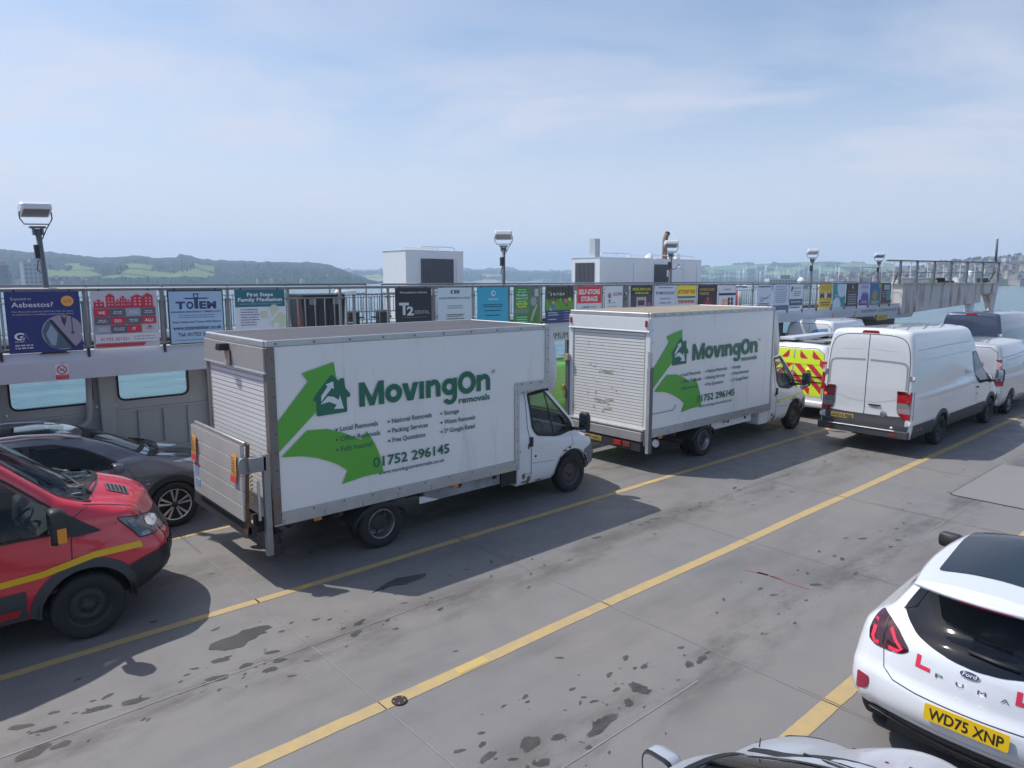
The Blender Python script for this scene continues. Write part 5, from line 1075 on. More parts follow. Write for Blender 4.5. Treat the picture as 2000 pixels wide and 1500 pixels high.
# ---------------------------------------------------------------- transit cab used by both box trucks
def transit_cab(t,stripe=False,dx=0):
    """front half of a chassis cab, cab back at x=4.13, front 6.1"""
    before=set(t.children)
    lv=[dict(z=.34,xr=4.12,xf=6.0,w=.93,br=.005,bf=.08,rr=.03,rf=.26,n=2),
        dict(z=.42,xf=6.16,wr=.97,wm=.97,wf=.95,n=3),
        dict(z=.62,xf=6.25,wr=.985,wm=.995,wf=.985,bf=.13,rf=.30,n=4),
        dict(z=.84,xf=6.20,wr=.985,wm=.995,wf=.98,n=4),
        dict(zr=1.0,zf=.98,xf=6.10,wf=.95,bf=.15,rf=.34,n=3),
        dict(zr=1.07,zf=1.07,xf=5.97,wf=.90,wm=.985,bf=.18,cf=.02,n=4),
        dict(zr=1.14,zf=1.22,xf=5.76,wr=.975,wm=.97,wf=.90,bf=.15,rf=.17,cf=.04,n=4),
        dict(zr=1.2,zf=1.28,xf=5.69,wr=.965,wm=.955,wf=.89,bf=.14,rf=.12,cf=.0,n=6),
        dict(z=1.62,xf=5.34,wr=.91,wm=.90,wf=.83,rf=.09,bf=.11,n=6),
        dict(z=1.88,xf=5.06,wr=.85,wm=.84,wf=.78,rf=.08,bf=.09,n=3),
        dict(z=1.945,xf=4.94,wr=.79,wm=.78,wf=.72,n=2),dict(z=1.965,xf=4.82,wr=.70,wm=.69,wf=.62,n=1)]
    b=Body(lv,arches=[(5.41,.34,.43)],crown=.03,nside=60)
    ws=[(-.76,1.31),(.76,1.31),(.68,1.84),(-.68,1.84)]
    b.patch('F',ws,GLASS,'windscreen',t,cut=.95,frame=.05,r=.08)
    win=[(4.42,1.85),(4.86,1.865),(5.40,1.31),(5.52,1.10),(5.06,1.05),(4.53,1.14),(4.45,1.3)]
    b.patch('R',win,GLASS,'side_window',t,cut=.93,frame=.045,r=[.06,.05,.03,.05,.12,.08,.05],off=.006)
    b.patch('L',win,GLASS,'side_window',t,cut=.93,frame=.045,r=.05,off=.006)
    for v in 'RL':
        m=MB(); b.line(v,[(4.84,1.87),(4.96,1.07)],.035,BLACK,m,off=.012); b.band(v,[(5.1,1.06),(5.3,1.09),(5.53,1.08)],[(5.22,1.12),(5.38,1.26),(5.5,1.13)],BLACK,m,off=.013); m.build('quarter_bar',t)
        m=MB(); b.line(v,[(4.37,1.9),(4.36,1.3),(4.42,.95),(4.42,.40)],.012,GAPM,m); b.line(v,[(5.42,1.04),(5.42,.86),(5.2,.8),(5.02,.6),(4.93,.37)],.008,GAPM,m); b.line(v,[(4.44,.69),(4.95,.66)],.006,GAPM,m); b.line(v,[(4.36,1.9),(4.86,1.925)],.02,GAPM,m); b.line(v,[(4.2,.53),(4.42,.53)],.006,GAPM,m)
        m.build('door_seam',t)
        m=MB(); s=-1 if v=='R' else 1; p=b.on(v,4.41,1.06,.0); m.box(p+Vector((0,s*.012,0)),(.07,.03,.16),PLAST); p=b.on(v,4.52,.80,0); m.lathe([(.022,0),(.022,.01),(0,.01)],p,(0,s,0),PLAST,12); m.build('door_handle',t,.008)
        m=MB(); p=b.on(v,5.84,.95,0); m.box(p+Vector((0,s*.012,0)),(.10,.03,.05),mat('dull_orange_lens',(.4,.12,.05),.3)); m.build('side_repeater',t,.012)
    m=MB()
    # grey bumper wrapping round the nose
    A=[];B=[]
    for v,xs_ in (('R',[5.72,5.78,5.86,5.93]),):
        pass
    def bump(v):
        b.band(v,[(5.80,.40),(5.86,.38),(5.93,.36)],[(5.70,.72),(5.84,.78),(5.98,.82)],PLASTG,m,off=.008)
    bump('R'); bump('L')
    b.band('F',[(-.93,.36),(-.5,.36),(0,.36),(.5,.36),(.93,.36)],[(-.93,.81),(-.5,.80),(0,.80),(.5,.80),(.93,.81)],PLASTG,m,off=.012)
    m.build('front_bumper',t)
    m=MB(); b.band('F',[(-.42,.84),(0,.84),(.42,.84)],[(-.46,.98),(0,.99),(.46,.98)],PLAST,m,off=.006); m.build('grille',t)
    for s in (-1,1):
        b.patch('F',[(s*.5,.84),(s*.88,.84),(s*.86,1.08),(s*.56,.99)],CLEARL,'headlight',t,off=.006,r=.03)
    # rust along the sill, arch and door edge
    m=MB(); RS=mat('rust_patch',(.16,.07,.035),.9,noise=(25,.6,(.3,.2,.15)))
    random.seed(3)
    for (x,z,rx,rz) in ((4.26,.50,.035,.05),(4.36,.98,.02,.05),(4.37,.40,.03,.09),(5.0,.36,.08,.02),(5.05,.5,.015,.06),(5.1,.66,.02,.05),(5.22,.78,.05,.02),(5.34,.82,.04,.015),(4.3,.40,.07,.02),(4.62,.37,.1,.014),(4.18,.93,.008,.03)):
        pts=[(x+rx*(1+crand(.35))*math.cos(k*.5236),max(.345,z+rz*(1+crand(.35))*math.sin(k*.5236))) for k in range(12)]
        b.patch('R',pts,RS,'',None,off=.0045,rings=1,raw=True,mb=m)
    m.build('rust_spot',t)
    if stripe:
        m=MB(); ys=mat('fluorescent_strip',(.62,.66,.2),.4); b.band('R',[(4.43,.80),(5.0,.82),(5.5,.86),(5.85,.9)],[(4.43,.85),(5.0,.87),(5.5,.91),(5.85,.93)],ys,m); m.build('reflective_strip',t)
    body=b.build('cab',t,WHITE)
    mirror(t,(5.52,-1.18,1.27),(.12,.2,.36),-1,PLAST,arm=[((-.0,.05,-.12),(-.08,.28,-.14),.03)]); mirror(t,(5.52,1.18,1.27),(.12,.2,.36),1,PLAST,arm=[((0,-.05,-.12),(-.08,-.28,-.14),.03)])
    cabin(t,4.16,5.5,.88,.5,5.42,1.1,-.42)
    m=MB(); m.tube([(4.3,-.3,.45),(6,-.3,.45)],.1,PLAST,6); m.bx(4.9,5.9,-.85,.85,.33,.36,PLAST); m.bx(4.94,5.88,-.9,-.72,.36,.9,PLAST); m.bx(4.94,5.88,.72,.9,.36,.9,PLAST); m.build('underbody',t)
    for s in (-1,1): wheel(t,5.41,s*.88,.34,.2,'steel',s)
    for c in t.children:
        if c not in before: c.location.x+=dx
    return b
def logo(g,tf,y):
    """the company's rounded geometric letters, drawn as strokes; x,z measured on the panel"""
    cnt=[0]
    def P(pts): cnt[0]+=1; g.poly([(tf(p)[0],y-.0002*cnt[0],tf(p)[1]) for p in pts],GREEN2)
    def ring(cx,cz,rx,rz,w,a0=0,a1=360,wz=None):
        n=max(4,int(abs(a1-a0)/12)); wz=wz or w; cnt[0]+=1; y_=y-.0002*cnt[0]
        A=[(cx+rx*math.cos(R(a0+(a1-a0)*k/n)),cz+rz*math.sin(R(a0+(a1-a0)*k/n))) for k in range(n+1)]
        B=[(cx+(rx-w)*math.cos(R(a0+(a1-a0)*k/n)),cz+(rz-wz)*math.sin(R(a0+(a1-a0)*k/n))) for k in range(n+1)]
        g.strip([(tf(p)[0],y_,tf(p)[1]) for p in A],[(tf(p)[0],y_,tf(p)[1]) for p in B],GREEN2,False)
    zb=2.03
    a,b,t=1.233,1.612,zb+.325; P([(a,zb),(a+.082,zb),(a+.082,t),(a,t)]); P([(b-.082,zb),(b,zb),(b,t),(b-.082,t)])
    P([(a+.082,t),(a+.082,t-.13),(a+.155,zb+.0),(a+.19,zb+.0),(a+.19,zb+.11)]); P([(a+.19,zb+.11),(a+.19,zb),(a+.225,zb),(b-.082,t-.13),(b-.082,t)])
    ring(1.766,zb+.13,.134,.13,.078)
    a,b,t=1.903,2.172,zb+.25; P([(a,t),(a+.09,t),(a+.135,zb+.10),(a+.135,zb),(a+.085,zb)]); P([(b,t),(b-.085,t),(a+.135,zb+.10),(a+.135,zb),(a+.18,zb)])
    a=2.19; P([(a,zb),(a+.076,zb),(a+.076,t),(a,t)])
    def n_(a,b,t):
        w=.078; P([(a,zb),(a+w,zb),(a+w,t),(a,t)]); P([(b-w,zb),(b,zb),(b,t-.11),(b-w,t-.11)]); c=(a+b)/2+.014; ring(c,t-.11,b-c,.118,w,0,160,.075)
    n_(2.304,2.554,t)
    ring(2.712,zb+.125,.13,.125,.076); P([(2.775,zb-.02),(2.851,zb-.02),(2.851,t),(2.781,t)]); ring(2.722,zb-.02,.129,.12,.074,0,-155,.066)
    ring(3.04,zb+.155,.168,.17,.080)
    n_(3.228,3.49,t)
def luton(name_lab,loc,second=False):
    t=empty('box_truck',loc,name_lab,'truck')
    near=-1.05; far=1.05; top=2.98 if not second else 3.08; bl=4.10 if not second else 4.66; fl=4.76 if not second else 4.66
    zb=.66; ct=.085
    b=MB()
    nl=(4.02 if not second else bl)
    # body shell a little inside the trims
    b.prism([(0.03,zb+.02),(bl-.02,zb+.02),(bl-.02,1.97),(fl-.02,1.97),(fl-.02,top-.03),(.03,top-.03)],(0,near+.012,0),X,Z,(0,2.1-.024,0),BOXW); BB=b
    b=MB(); RF=mat('weathered_grey_roof',(.06,.06,.072),.75,noise=(1.6,.8,(.10,.098,.11)),stretch=(.4,3,1)) if not second else mat('sunbleached_tan_roof',(.30,.25,.18),.75,noise=(1.4,.8,(.22,.185,.14)),stretch=(.5,3,1))
    b.bx(.06,fl-.06,near+.06,far-.06,top-.035,top-.006,RF); b.build('roof',t)
    b=MB(); cm=ALU
    for y in (near,far-.05): b.bx(-.0,fl,y,y+.05,top-ct,top,cm)
    b.bx(-.02,.05,near+.05,far-.05,top-ct,top,cm); b.bx(fl-.03,fl+.01,near+.05,far-.05,top-ct,top,cm); b.build('roof_edge_rail',t,.018,3)
    b=MB()
    for s,y in ((-1,near),(1,far)):
        b.bx(.0,bl,y-.006*1,y+.006,zb,zb+.085,cm); b.bx(.0,bl,y-.009,y+.009,zb+.087,zb+.165,cm)
    b.build('bottom_rail',t)
    # trims at the luton overhang
    b=MB()
    if not second:
        for y in (near,far):
            b.bx(4.0,4.10,y-.008,y+.008,zb+.17,1.93,cm); b.bx(4.0,fl,y-.009,y+.009,1.93,2.0,cm); b.bx(4.0,fl,y-.006,y+.006,2.0,2.08,cm); b.bx(fl-.09,fl,y-.008,y+.008,2.08,top-ct,cm)
    else:
        for y in (near,far): b.bx(bl-.06,bl,y-.008,y+.008,zb+.17,top-ct,cm)
    b.build('edge_trim',t)
    # rivets
    b=BB; rv=mat('rivet_dark',(.08,.08,.085),.5)
    def riv(x,z,r=.013): b.lathe([(r,0),(r*.6,.005),(0,.006)],(x,near-.009,z),(0,-1,0),rv,8)
    n=10 if not second else 16
    for k in range(n): riv(.12+k*(fl-.25)/(n-1),top-ct*.5)
    n=10 if not second else 13
    for k in range(n): riv(.09+k*(bl-.2)/(n-1),zb+.135)
    for k in range(8 if not second else 10):
        x=.12+k*.56
        if x<bl: riv(x,zb+.06,.009); riv(x,zb+.025,.009)
    if not second:
        for k in range(6): riv(4.05,.95+k*.19,.010)
        for k in range(4): riv(fl-.04,2.2+k*.2)
        for k in range(3): riv(4.15+k*.2,2.05)
        for q in ((4.05,1.95),(4.05,2.04),(4.6,1.95),(4.6,2.04),(4.72,1.95),(4.72,2.04)): riv(*q,.01)
    for k in range(9): b.lathe([(.013,0),(.006,.006),(0,.006)],(.06,near-.012,zb+.25+k*.23),(0,-1,0),rv,8)
    b.build('box_body',t)
    # rear frame
    pm=mat('rusty_corner_post',(.19,.19,.185),.5,.3,noise=(3,.8,(.2,.11,.07))) if not second else WHITE
    b=MB(); b.bx(-.01,.10 if not second else .06,near-.012,near+.10,zb+.02 if not second else .5,top-ct,pm); b.bx(-.01,.10,far-.10,far+.012,zb+.02,top-ct,pm); b.build('corner_post',t,.01)
    hz0=top-ct-.30 if not second else top-ct-.26
    b=MB(); hm=mat('dull_header_panel',(.42,.42,.41),.4,.3,noise=(1.5,.5,(.36,.33,.28)),streak=(5,.66,.9,(.25,.2,.15))) if not second else WHITE
    b.bx(-.035,.03,near+.02,far-.02,hz0,top-ct-.003,hm); b.prism([(-.045,hz0-.02),(.0,hz0-.02),(.0,hz0+.01),(-.035,hz0+.01)],(0,near+.0,0),X,Z,(0,2.1,0),ALU if not second else WHITE); h=b.build('header_panel',t,.006)
    if second:
        b=MB()
        for y in (near+.07,far-.07): b.box((-.045,y,hz0+.14),(.03,.05,.13),RED)
        b.build('marker_lamp',h,.02)
    else:
        b=MB(); cy_=.12; b.tube([(-.04,cy_+.09,hz0+.24),(-.16,cy_+.09,hz0+.23)],.03,STEEL,10); b.box((-.1,cy_,hz0+.24),(.13,.13,.09),PLAST); b.box((-.045,cy_-.01,hz0+.10),(.02,.17,.19),mat('rust_stained_lamp',(.5,.42,.34),.6,noise=(9,.9,(.35,.15,.05)))); b.bx(-.047,-.036,cy_-.12,cy_-.10,hz0+.0,hz0+.2,PLAST); b.build('reversing_camera',h,.012)
    # roller shutter
    sm=mat('roller_shutter_white',(.7,.7,.71),.35,noise=(1.2,.3,(.6,.58,.55))) if not second else mat('roller_shutter_scuffed',(.68,.68,.68),.4,noise=(1.2,.4,(.58,.57,.54)))
    b=MB(); z=.86 if not second else .84; sg=mat('shutter_groove',(.2,.2,.21),.7)
    pitch=.062
    while z<hz0-.01:
        b.bx(.006,.026,near+.13,far-.13,z,min(z+pitch-.012,hz0),sm); b.bx(.013,.026,near+.13,far-.13,z+pitch-.012,z+pitch,sg); z+=pitch
    if second:
        random.seed(9); gr=mat('shutter_scrape',(.28,.27,.24),.8,noise=(20,.8,(.45,.34,.18)))
        def scr(y,z,l,h_):
            pts=[(.0035,y+l*(1+crand(.6))*math.cos(k*.6283),z+h_*(1+crand(.8))*math.sin(k*.6283)) for k in range(10)]; b.poly(pts,gr)
        for (y,z,l,h_) in ((.45,1.98,.05,.012),(.35,1.94,.05,.01),(.3,1.99,.03,.008),(.2,1.85,.02,.02),(0,1.86,.13,.025),(-.1,1.83,.1,.015),(-.12,1.9,.06,.01),(.5,1.38,.03,.02),(.3,1.4,.02,.03),(.25,1.27,.14,.018),(.2,1.22,.12,.016),(.05,1.24,.15,.012),(-.05,1.30,.1,.012),(-.12,1.33,.08,.01),(-.05,1.2,.05,.016),(.1,1.05,.03,.02),(.35,1.1,.02,.03),(-.25,1.5,.02,.015),(.52,2.4,.006,.04),(.15,2.4,.006,.04),(.0,1.1,.08,.012),(-.1,1.12,.06,.014)): scr(y,z,l,h_)
        for k in range(26): scr(random.uniform(-.6,.7),random.uniform(1.0,2.0),random.uniform(.008,.03),random.uniform(.003,.012))
    sh=b.build('roller_shutter',t,.0)
    b=MB(); b.bx(.0,.06,near+.10,near+.13,.8,hz0,ALU); b.bx(.0,.06,far-.13,far-.10,.8,hz0,ALU); b.build('shutter_track',t)
    if not second:
        # tail lift folded up
        b=MB(); 
        th=.05; x0=-.36
        for k in range(5):
            z0=.80+k*.188; b.prism([(0,0),(th,0),(th,.181),(0,.181)],(x0,-1.0,z0),X,Z,(0,1.78,0),ALU2); b.prism([(.002,.181),(th-.002,.181),(th-.002,.188),(.002,.188)],(x0,-.998,z0),X,Z,(0,1.776,0),mat('plank_joint',(.14,.13,.12),.7))
        b.tube([(x0+.07,-1.0,1.75),(x0+.07,.78,1.75)],.028,STEEL,10)
        b.prism([(0,0),(.03,0),(.09,.95),(.05,.95)],(x0+.02,-1.03,.8),X,Z,(0,.03,0),RUST)
        lift=b.build('tail_lift_platform',t,.004)
        b=MB(); bl_=flat(120,160,200); 
        b.bx(x0-.004,x0,.56,.70,1.06,1.18,bl_); b.bx(x0-.005,x0,.52,.70,.90,1.0,bl_); b.bx(x0-.005,x0-.001,.5,.72,1.19,1.22,flat(190,70,60)); b.build('hazard_sticker',lift)
        for yy,lab in ((.62,''),(-.84,'')):
            b=MB(); fl_=mat('warning_flag_orange',(.62,.33,.08),.7,noise=(6,.4,(.5,.28,.12))); rd=flat(205,70,75)
            w_=.16; A=[(x0-.015,yy-w_/2,1.62),(x0-.035,yy-w_/2-.02,1.5),(x0-.02,yy-w_/2+.02,1.34)]; Bb=[(x0-.015,yy+w_/2,1.62),(x0-.03,yy+w_/2-.02,1.5),(x0-.03,yy+w_/2+.03,1.34)]
            b.strip(A,Bb,fl_,True); b.strip([A[2],(x0-.03,yy-w_/2+.03,1.26)],[Bb[2],(x0-.035,yy+w_/2+.04,1.26)],rd,True)
            for k in range(6): b.add([(x0-.04,yy-.05,1.58-k*.035),(x0-.04,yy+.05,1.58-k*.035),(x0-.04,yy+.05,1.57-k*.035),(x0-.04,yy-.05,1.57-k*.035)],[(0,1,2,3)],flat(80,50,30))
            b.build('warning_flag',lift)
        b=MB()
        b.bx(-.14,-.06,-1.14,-1.07,.34,1.62,STEEL); b.bx(-.215,-.18,-1.11,-1.09,.8,1.3,ALU); b.build('tail_lift_column',t,.006)
        b=MB(); b.bx(-.30,-.10,-1.14,-1.02,1.42,1.60,STEEL); b.prism(rpoly([(0,0),(.2,0),(.2,.2),(.0,.2)],.07),(-.4,-1.06,1.40),X,Z,(0,.05,0),STEEL); b.build('tail_lift_bracket',t,.006)
        b=MB(); b.bx(-.05,.0,-.98,-.9,.5,1.3,RUST); b.bx(-.32,-.27,-1.0,-.9,.62,.9,RUST)
        for k in range(9): b.add([(-.27,-1.02,1.02+k*.05),(-.23,-1.02,1.04+k*.05),(-.23,-1.02,1.065+k*.05),(-.27,-1.02,1.045+k*.05)],[(0,1,2,3)],YELB)
        b.build('lift_arm',t)
        b=MB(); b.prism([(0,0),(.10,-.02),(.14,.1),(.02,.14)],(-.32,-1.0,.58),X,Z,(0,2.0,0),mat('dark_lift_beam',(.03,.03,.035),.6)); b.build('lift_beam',t)
        b=MB(); b.bx(.02,.14,-.98,-.72,.40,.55,PLAST); b.bx(.012,.022,-.94,-.78,.43,.53,mat('grimy_red_lens',(.18,.04,.03),.4)); b.build('tail_lamp',t,.01)
        b=MB(); b.tube([(.02,-.88,.62),(.02,-.9,.55),(.06,-.96,.60),(.12,-1.0,.46),(.10,-1.0,.28),(.0,-1.0,.26)],.02,PLAST,8); b.build('mudflap_bar',t)
    else:
        DG=mat('dark_column_grey',(.13,.15,.165),.4,.3)
        b=MB(); b.bx(-.06,.04,-1.12,-1.045,.38,2.05,DG); b.bx(-.07,-.06,-1.12,-1.045,.38,2.05,ALU); b.bx(-.06,.04,1.03,1.12,.55,2.1,DG); b.build('tail_lift_column',t,.006)
        b=MB(); b.prism([(0,0),(.08,0),(.08,.16),(.03,.3),(0,.3)],(-.06,-1.1,2.05),X,Z,(0,.05,0),ALU); b.bx(-.1,-.02,1.02,1.14,2.02,2.15,mat('latch_tan',(.35,.3,.24),.6)); b.build('column_latch',t)
        b=MB(); b.bx(-.12,.0,-.98,1.0,.60,.78,mat('grey_sill_beam',(.34,.34,.345),.5,.2,noise=(3,.5,(.25,.24,.23)))); b.bx(-.1,.02,-1.0,1.02,.80,.84,ALU); b.build('rear_sill',t,.01)
        b=MB(); b.bx(-.10,.0,-.95,.98,.40,.58,mat('dark_lift_beam',(.03,.03,.035),.6)); b.build('lift_beam',t)
        plate(t,(-.108,.28,.50),(0,-1,0),Z,'BD07 RWU',PYD,.5,.1)
        b=MB(); b.box((-.11,-.40,.50),(.02,.2,.1),RED); b.box((-.11,-.62,.50),(.02,.18,.1),mat('grimy_red_lens',(.18,.04,.03),.4)); b.box((-.11,.9,.50),(.02,.14,.1),RED); b.build('tail_lamp',t,.01)
        b=MB(); b.tube([(-.06,1.13,1.5),(-.1,1.16,1.45),(-.06,1.13,1.2)],.014,YELB,6); b.box((-.1,1.14,1.42),(.06,.06,.1),mat('brass_tap',(.5,.35,.1),.4,.6)); b.build('control_cable',t)
        b=MB(); b.lathe([(0,.0),(.06,.02),(.08,.05)],(.35,-.95,.5),(-.3,-.8,.2),DKWHITE,12); b.build('work_lamp',t)
        # door outline on the side with scratches
        b=MB(); b.tube([(.1,near-.004,1.3),(.1,near-.004,1.16),(.14,near-.004,1.13),(.8,near-.004,1.13),(.86,near-.004,1.18),(.86,near-.004,1.24)],.006,PLASTG,5); b.build('panel_scratch',t)
    # side lamps, chassis
    b=MB()
    for x in ((.52,2.75) if not second else (.35,2.7)): b.bx(x,x+.11,near-.012,near+.01,zb-.05 if second else zb-.045,zb-.005,mat('side_lamp_orange',(.6,.2,.03),.4,noise=(20,.4,(.3,.12,.05))))
    b.build('side_lamp',t,.005)
    b=MB(); ch=mat('grimy_chassis',(.03,.03,.032),.8); b.bx(0,4.3,-.45,-.35,.42,.64,ch); b.bx(0,4.3,.35,.45,.42,.64,ch)
    for x in (.2,.9,2.2,2.9,3.6): b.bx(x,x+.06,near+.05,far-.05,.58,.655,ch)
    b.tube([(wx_,-.8,.34) for wx_ in (1.53,)]+[(1.53,.8,.34)],.07,ch,8); b.lathe([(0,-.12),(.12,-.1),(.15,0),(.12,.1),(0,.12)],(1.53,0,.34),X,ch,12); b.bx(2.4,3.3,-.3,.1,.35,.55,ch); b.build('chassis',t)
    if not second:
        b=MB(); gp=mat('peeling_grey_guard',(.3,.32,.34),.6,noise=(3,.7,(.12,.1,.09)),streak=(5,.55,.75,(.1,.08,.06))); b.bx(2.2,3.75,near+.08,near+.11,.47,.65,gp); b.prism([(0,0),(.34,0),(0,.12)],(2.2,near+.075,.47),X,Z,(0,-.01,0),DKWHITE); b.build('side_guard',t)
        b=MB(); b.bx(3.70,3.95,near-.014,near-.002,zb+.015,zb+.085,mat('aged_tape',(.5,.45,.3),.8)); b.build('tape_patch',t)
        b=MB(); b.bx(3.8,4.15,near+.1,far-.1,.4,.66,ch); b.build('battery_box',t)
    else:
        b=MB(); b.bx(2.1,3.9,near+.06,near+.09,.5,.64,DKWHITE); b.build('side_guard',t); b=MB(); b.bx(4.25,4.66,near+.05,near+.4,.34,.64,DKWHITE); b.build('battery_box',t,.03)
    rx=1.53 if not second else 1.94
    for s in (-1,1):
        wheel(t,rx,s*.95,.34,.20,'dual',s); wheel(t,rx,s*.72,.34,.18,'dark',s)
        b=MB(); A=[];Bb=[];
        for k in range(15):
            a=R(8+k*164/14); A.append((rx+.44*math.cos(a),s*.62,.36+.40*math.sin(a)*.72)); Bb.append((rx+.44*math.cos(a),s*1.06,.36+.40*math.sin(a)*.72))
        b.strip(A,Bb,PLAST); b.strip([tuple(Vector(p)+Vector((0,0,.006))) for p in Bb],[(p[0],p[1],p[2]-.05) for p in Bb],PLAST); b.build('mudguard',t)
    # moulded nose over the cab
    b=MB(); x0=fl if not second else bl; pr=[(0,-.10),(.10,-.13),(.2,-.08),(.27,.1),(.27,.35),(.22,.62),(.13,.86),(.0,.97)] if not second else [(0,-.02),(.2,-.04),(.36,.0),(.40,.12),(.37,.35),(.27,.65),(.14,.9),(.0,1.06)]
    n=len(pr); vs=[]; ys=(-1.0,-.96,-.85,-.5,0,.5,.85,.96,1.0); ks=(.0,.55,.85,1,1.04,1,.85,.55,.0)
    for y,k in zip(ys,ks): vs+=[(x0+p[0]*(.72+.28*k),y*1.04,1.98+p[1]*(1 if abs(y)<.9 else .985)) for p in pr]
    fs=[(r*n+i,r*n+i+1,(r+1)*n+i+1,(r+1)*n+i) for r in range(8) for i in range(n-1)]+[tuple(range(n)),tuple(range(8*n,9*n))]
    b.add(vs,fs,DKWHITE,True); b.build('nose_fairing',t,.0)
    # graphics on the near side
    g=MB(); o=(0,near-.0035,0)
    if second: tf=lambda p:(.02+p[0]*1.12,1.03*(p[1]-1.1)+1.12)
    else: tf=lambda p:p
    kx=1.12 if second else 1
    A1=[(.0 if not second else .03,1.87),(.10,1.96),(.52,2.44),(.44,2.55),(.88,2.63),(.92,2.46),(.94,2.33),(.62,2.09),(.07,1.63),(.0 if not second else .03,1.57)]
    YP=near-.0035
    def gp_(pts,m,y): g.poly([(tf(p)[0],y,tf(p)[1]) for p in pts],m)
    gp_([(.055,1.92),(.52,2.44),(.44,2.55),(.88,2.66),(.905,2.47),(.94,2.36),(.60,2.03),(.055,1.56)],GREEN1,YP)
    arc=[(.13,1.53),(.48,1.82),(.76,1.80),(1.0,1.71),(1.25,1.58),(1.33,1.69),(1.45,1.50),(1.53,1.3),(1.57,1.08),(1.25,1.07),(.94,1.03),(1.03,1.2),(.9,1.30),(.75,1.38),(.58,1.45),(.4,1.5)]
    gp_(arc,GREEN1,YP)
    hs=rpoly([(.60,2.25),(.84,2.505),(.95,2.40),(.955,2.44),(1.02,2.44),(1.03,2.31),(1.10,2.23),(1.10,2.18),(1.045,2.19),(1.05,1.99),(.62,1.98),(.615,2.18),(.57,2.18)],.02,2)
    gp_(hs,GREEN2,YP-.001)
    gp_([(.685,2.16),(.69,2.24),(.78,2.35),(.755,2.38),(.86,2.41),(.87,2.31),(.84,2.33),(.72,2.2)],flat(216,222,226),YP-.002); gp_([(.675,2.13),(.78,2.225),(.86,2.21),(.93,2.16),(.95,2.22),(1.0,2.04),(.86,2.05),(.9,2.10),(.8,2.15)],flat(216,222,226),YP-.002)
    def tx(st,x,z,h,w,m=GREEN2,bold=.01,dy=.0018):
        q=tf((x,z)); g.text(st,(q[0],YP-dy,q[1]),X,Z,h*(1.03 if second else 1),m,width=w*kx,bold=bold)
    SL=0 # text set straight on the panel
    logo(g,tf,YP-.0018)
    tx('removals',2.885,1.885,.105,.60,bold=.02); tx('®',3.52,2.28,.06,.075,bold=0)
    gm=flat(52,92,92)
    for cx_,rows_ in ((.87,(('Local Removals',.57),('Office Removals',.6),('Fully Insured',.47))),(1.66,(('National Removals',.67),('Packing Services',.6),('Free Quotations',.55))),(2.55,(('Storage',.27),('Waste Removals',.58),('5* Google Rated',.57)))):
        for k,(s_,w_) in enumerate(rows_):
            z=1.745-k*.135; a=tf((cx_,z)); g.add([(a[0],YP-.0018,a[1]+.012),(a[0]+.03,YP-.0018,a[1]+.012),(a[0]+.03,YP-.0018,a[1]+.042),(a[0],YP-.0018,a[1]+.042)],[(0,1,2,3)],gm); tx(s_,cx_+.065,z,.072,w_,gm,.015)
    tx('01752 296145',1.41,1.17,.150,1.29,bold=.02); tx('www.movingonremovals.co.uk',1.49,1.05,.06,1.12,gm,.01)
    g.build('side_lettering',t,recalc=False)
    return t
t1=luton('nearest white MovingOn box truck with a raised tail lift and dark grey roof',(3.42,9.35,0))
transit_cab(t1)
t2=luton('farther white MovingOn box truck with scraped roller shutter and tan roof',(10.86,9.35,0),True)
transit_cab(t2,True,.6)
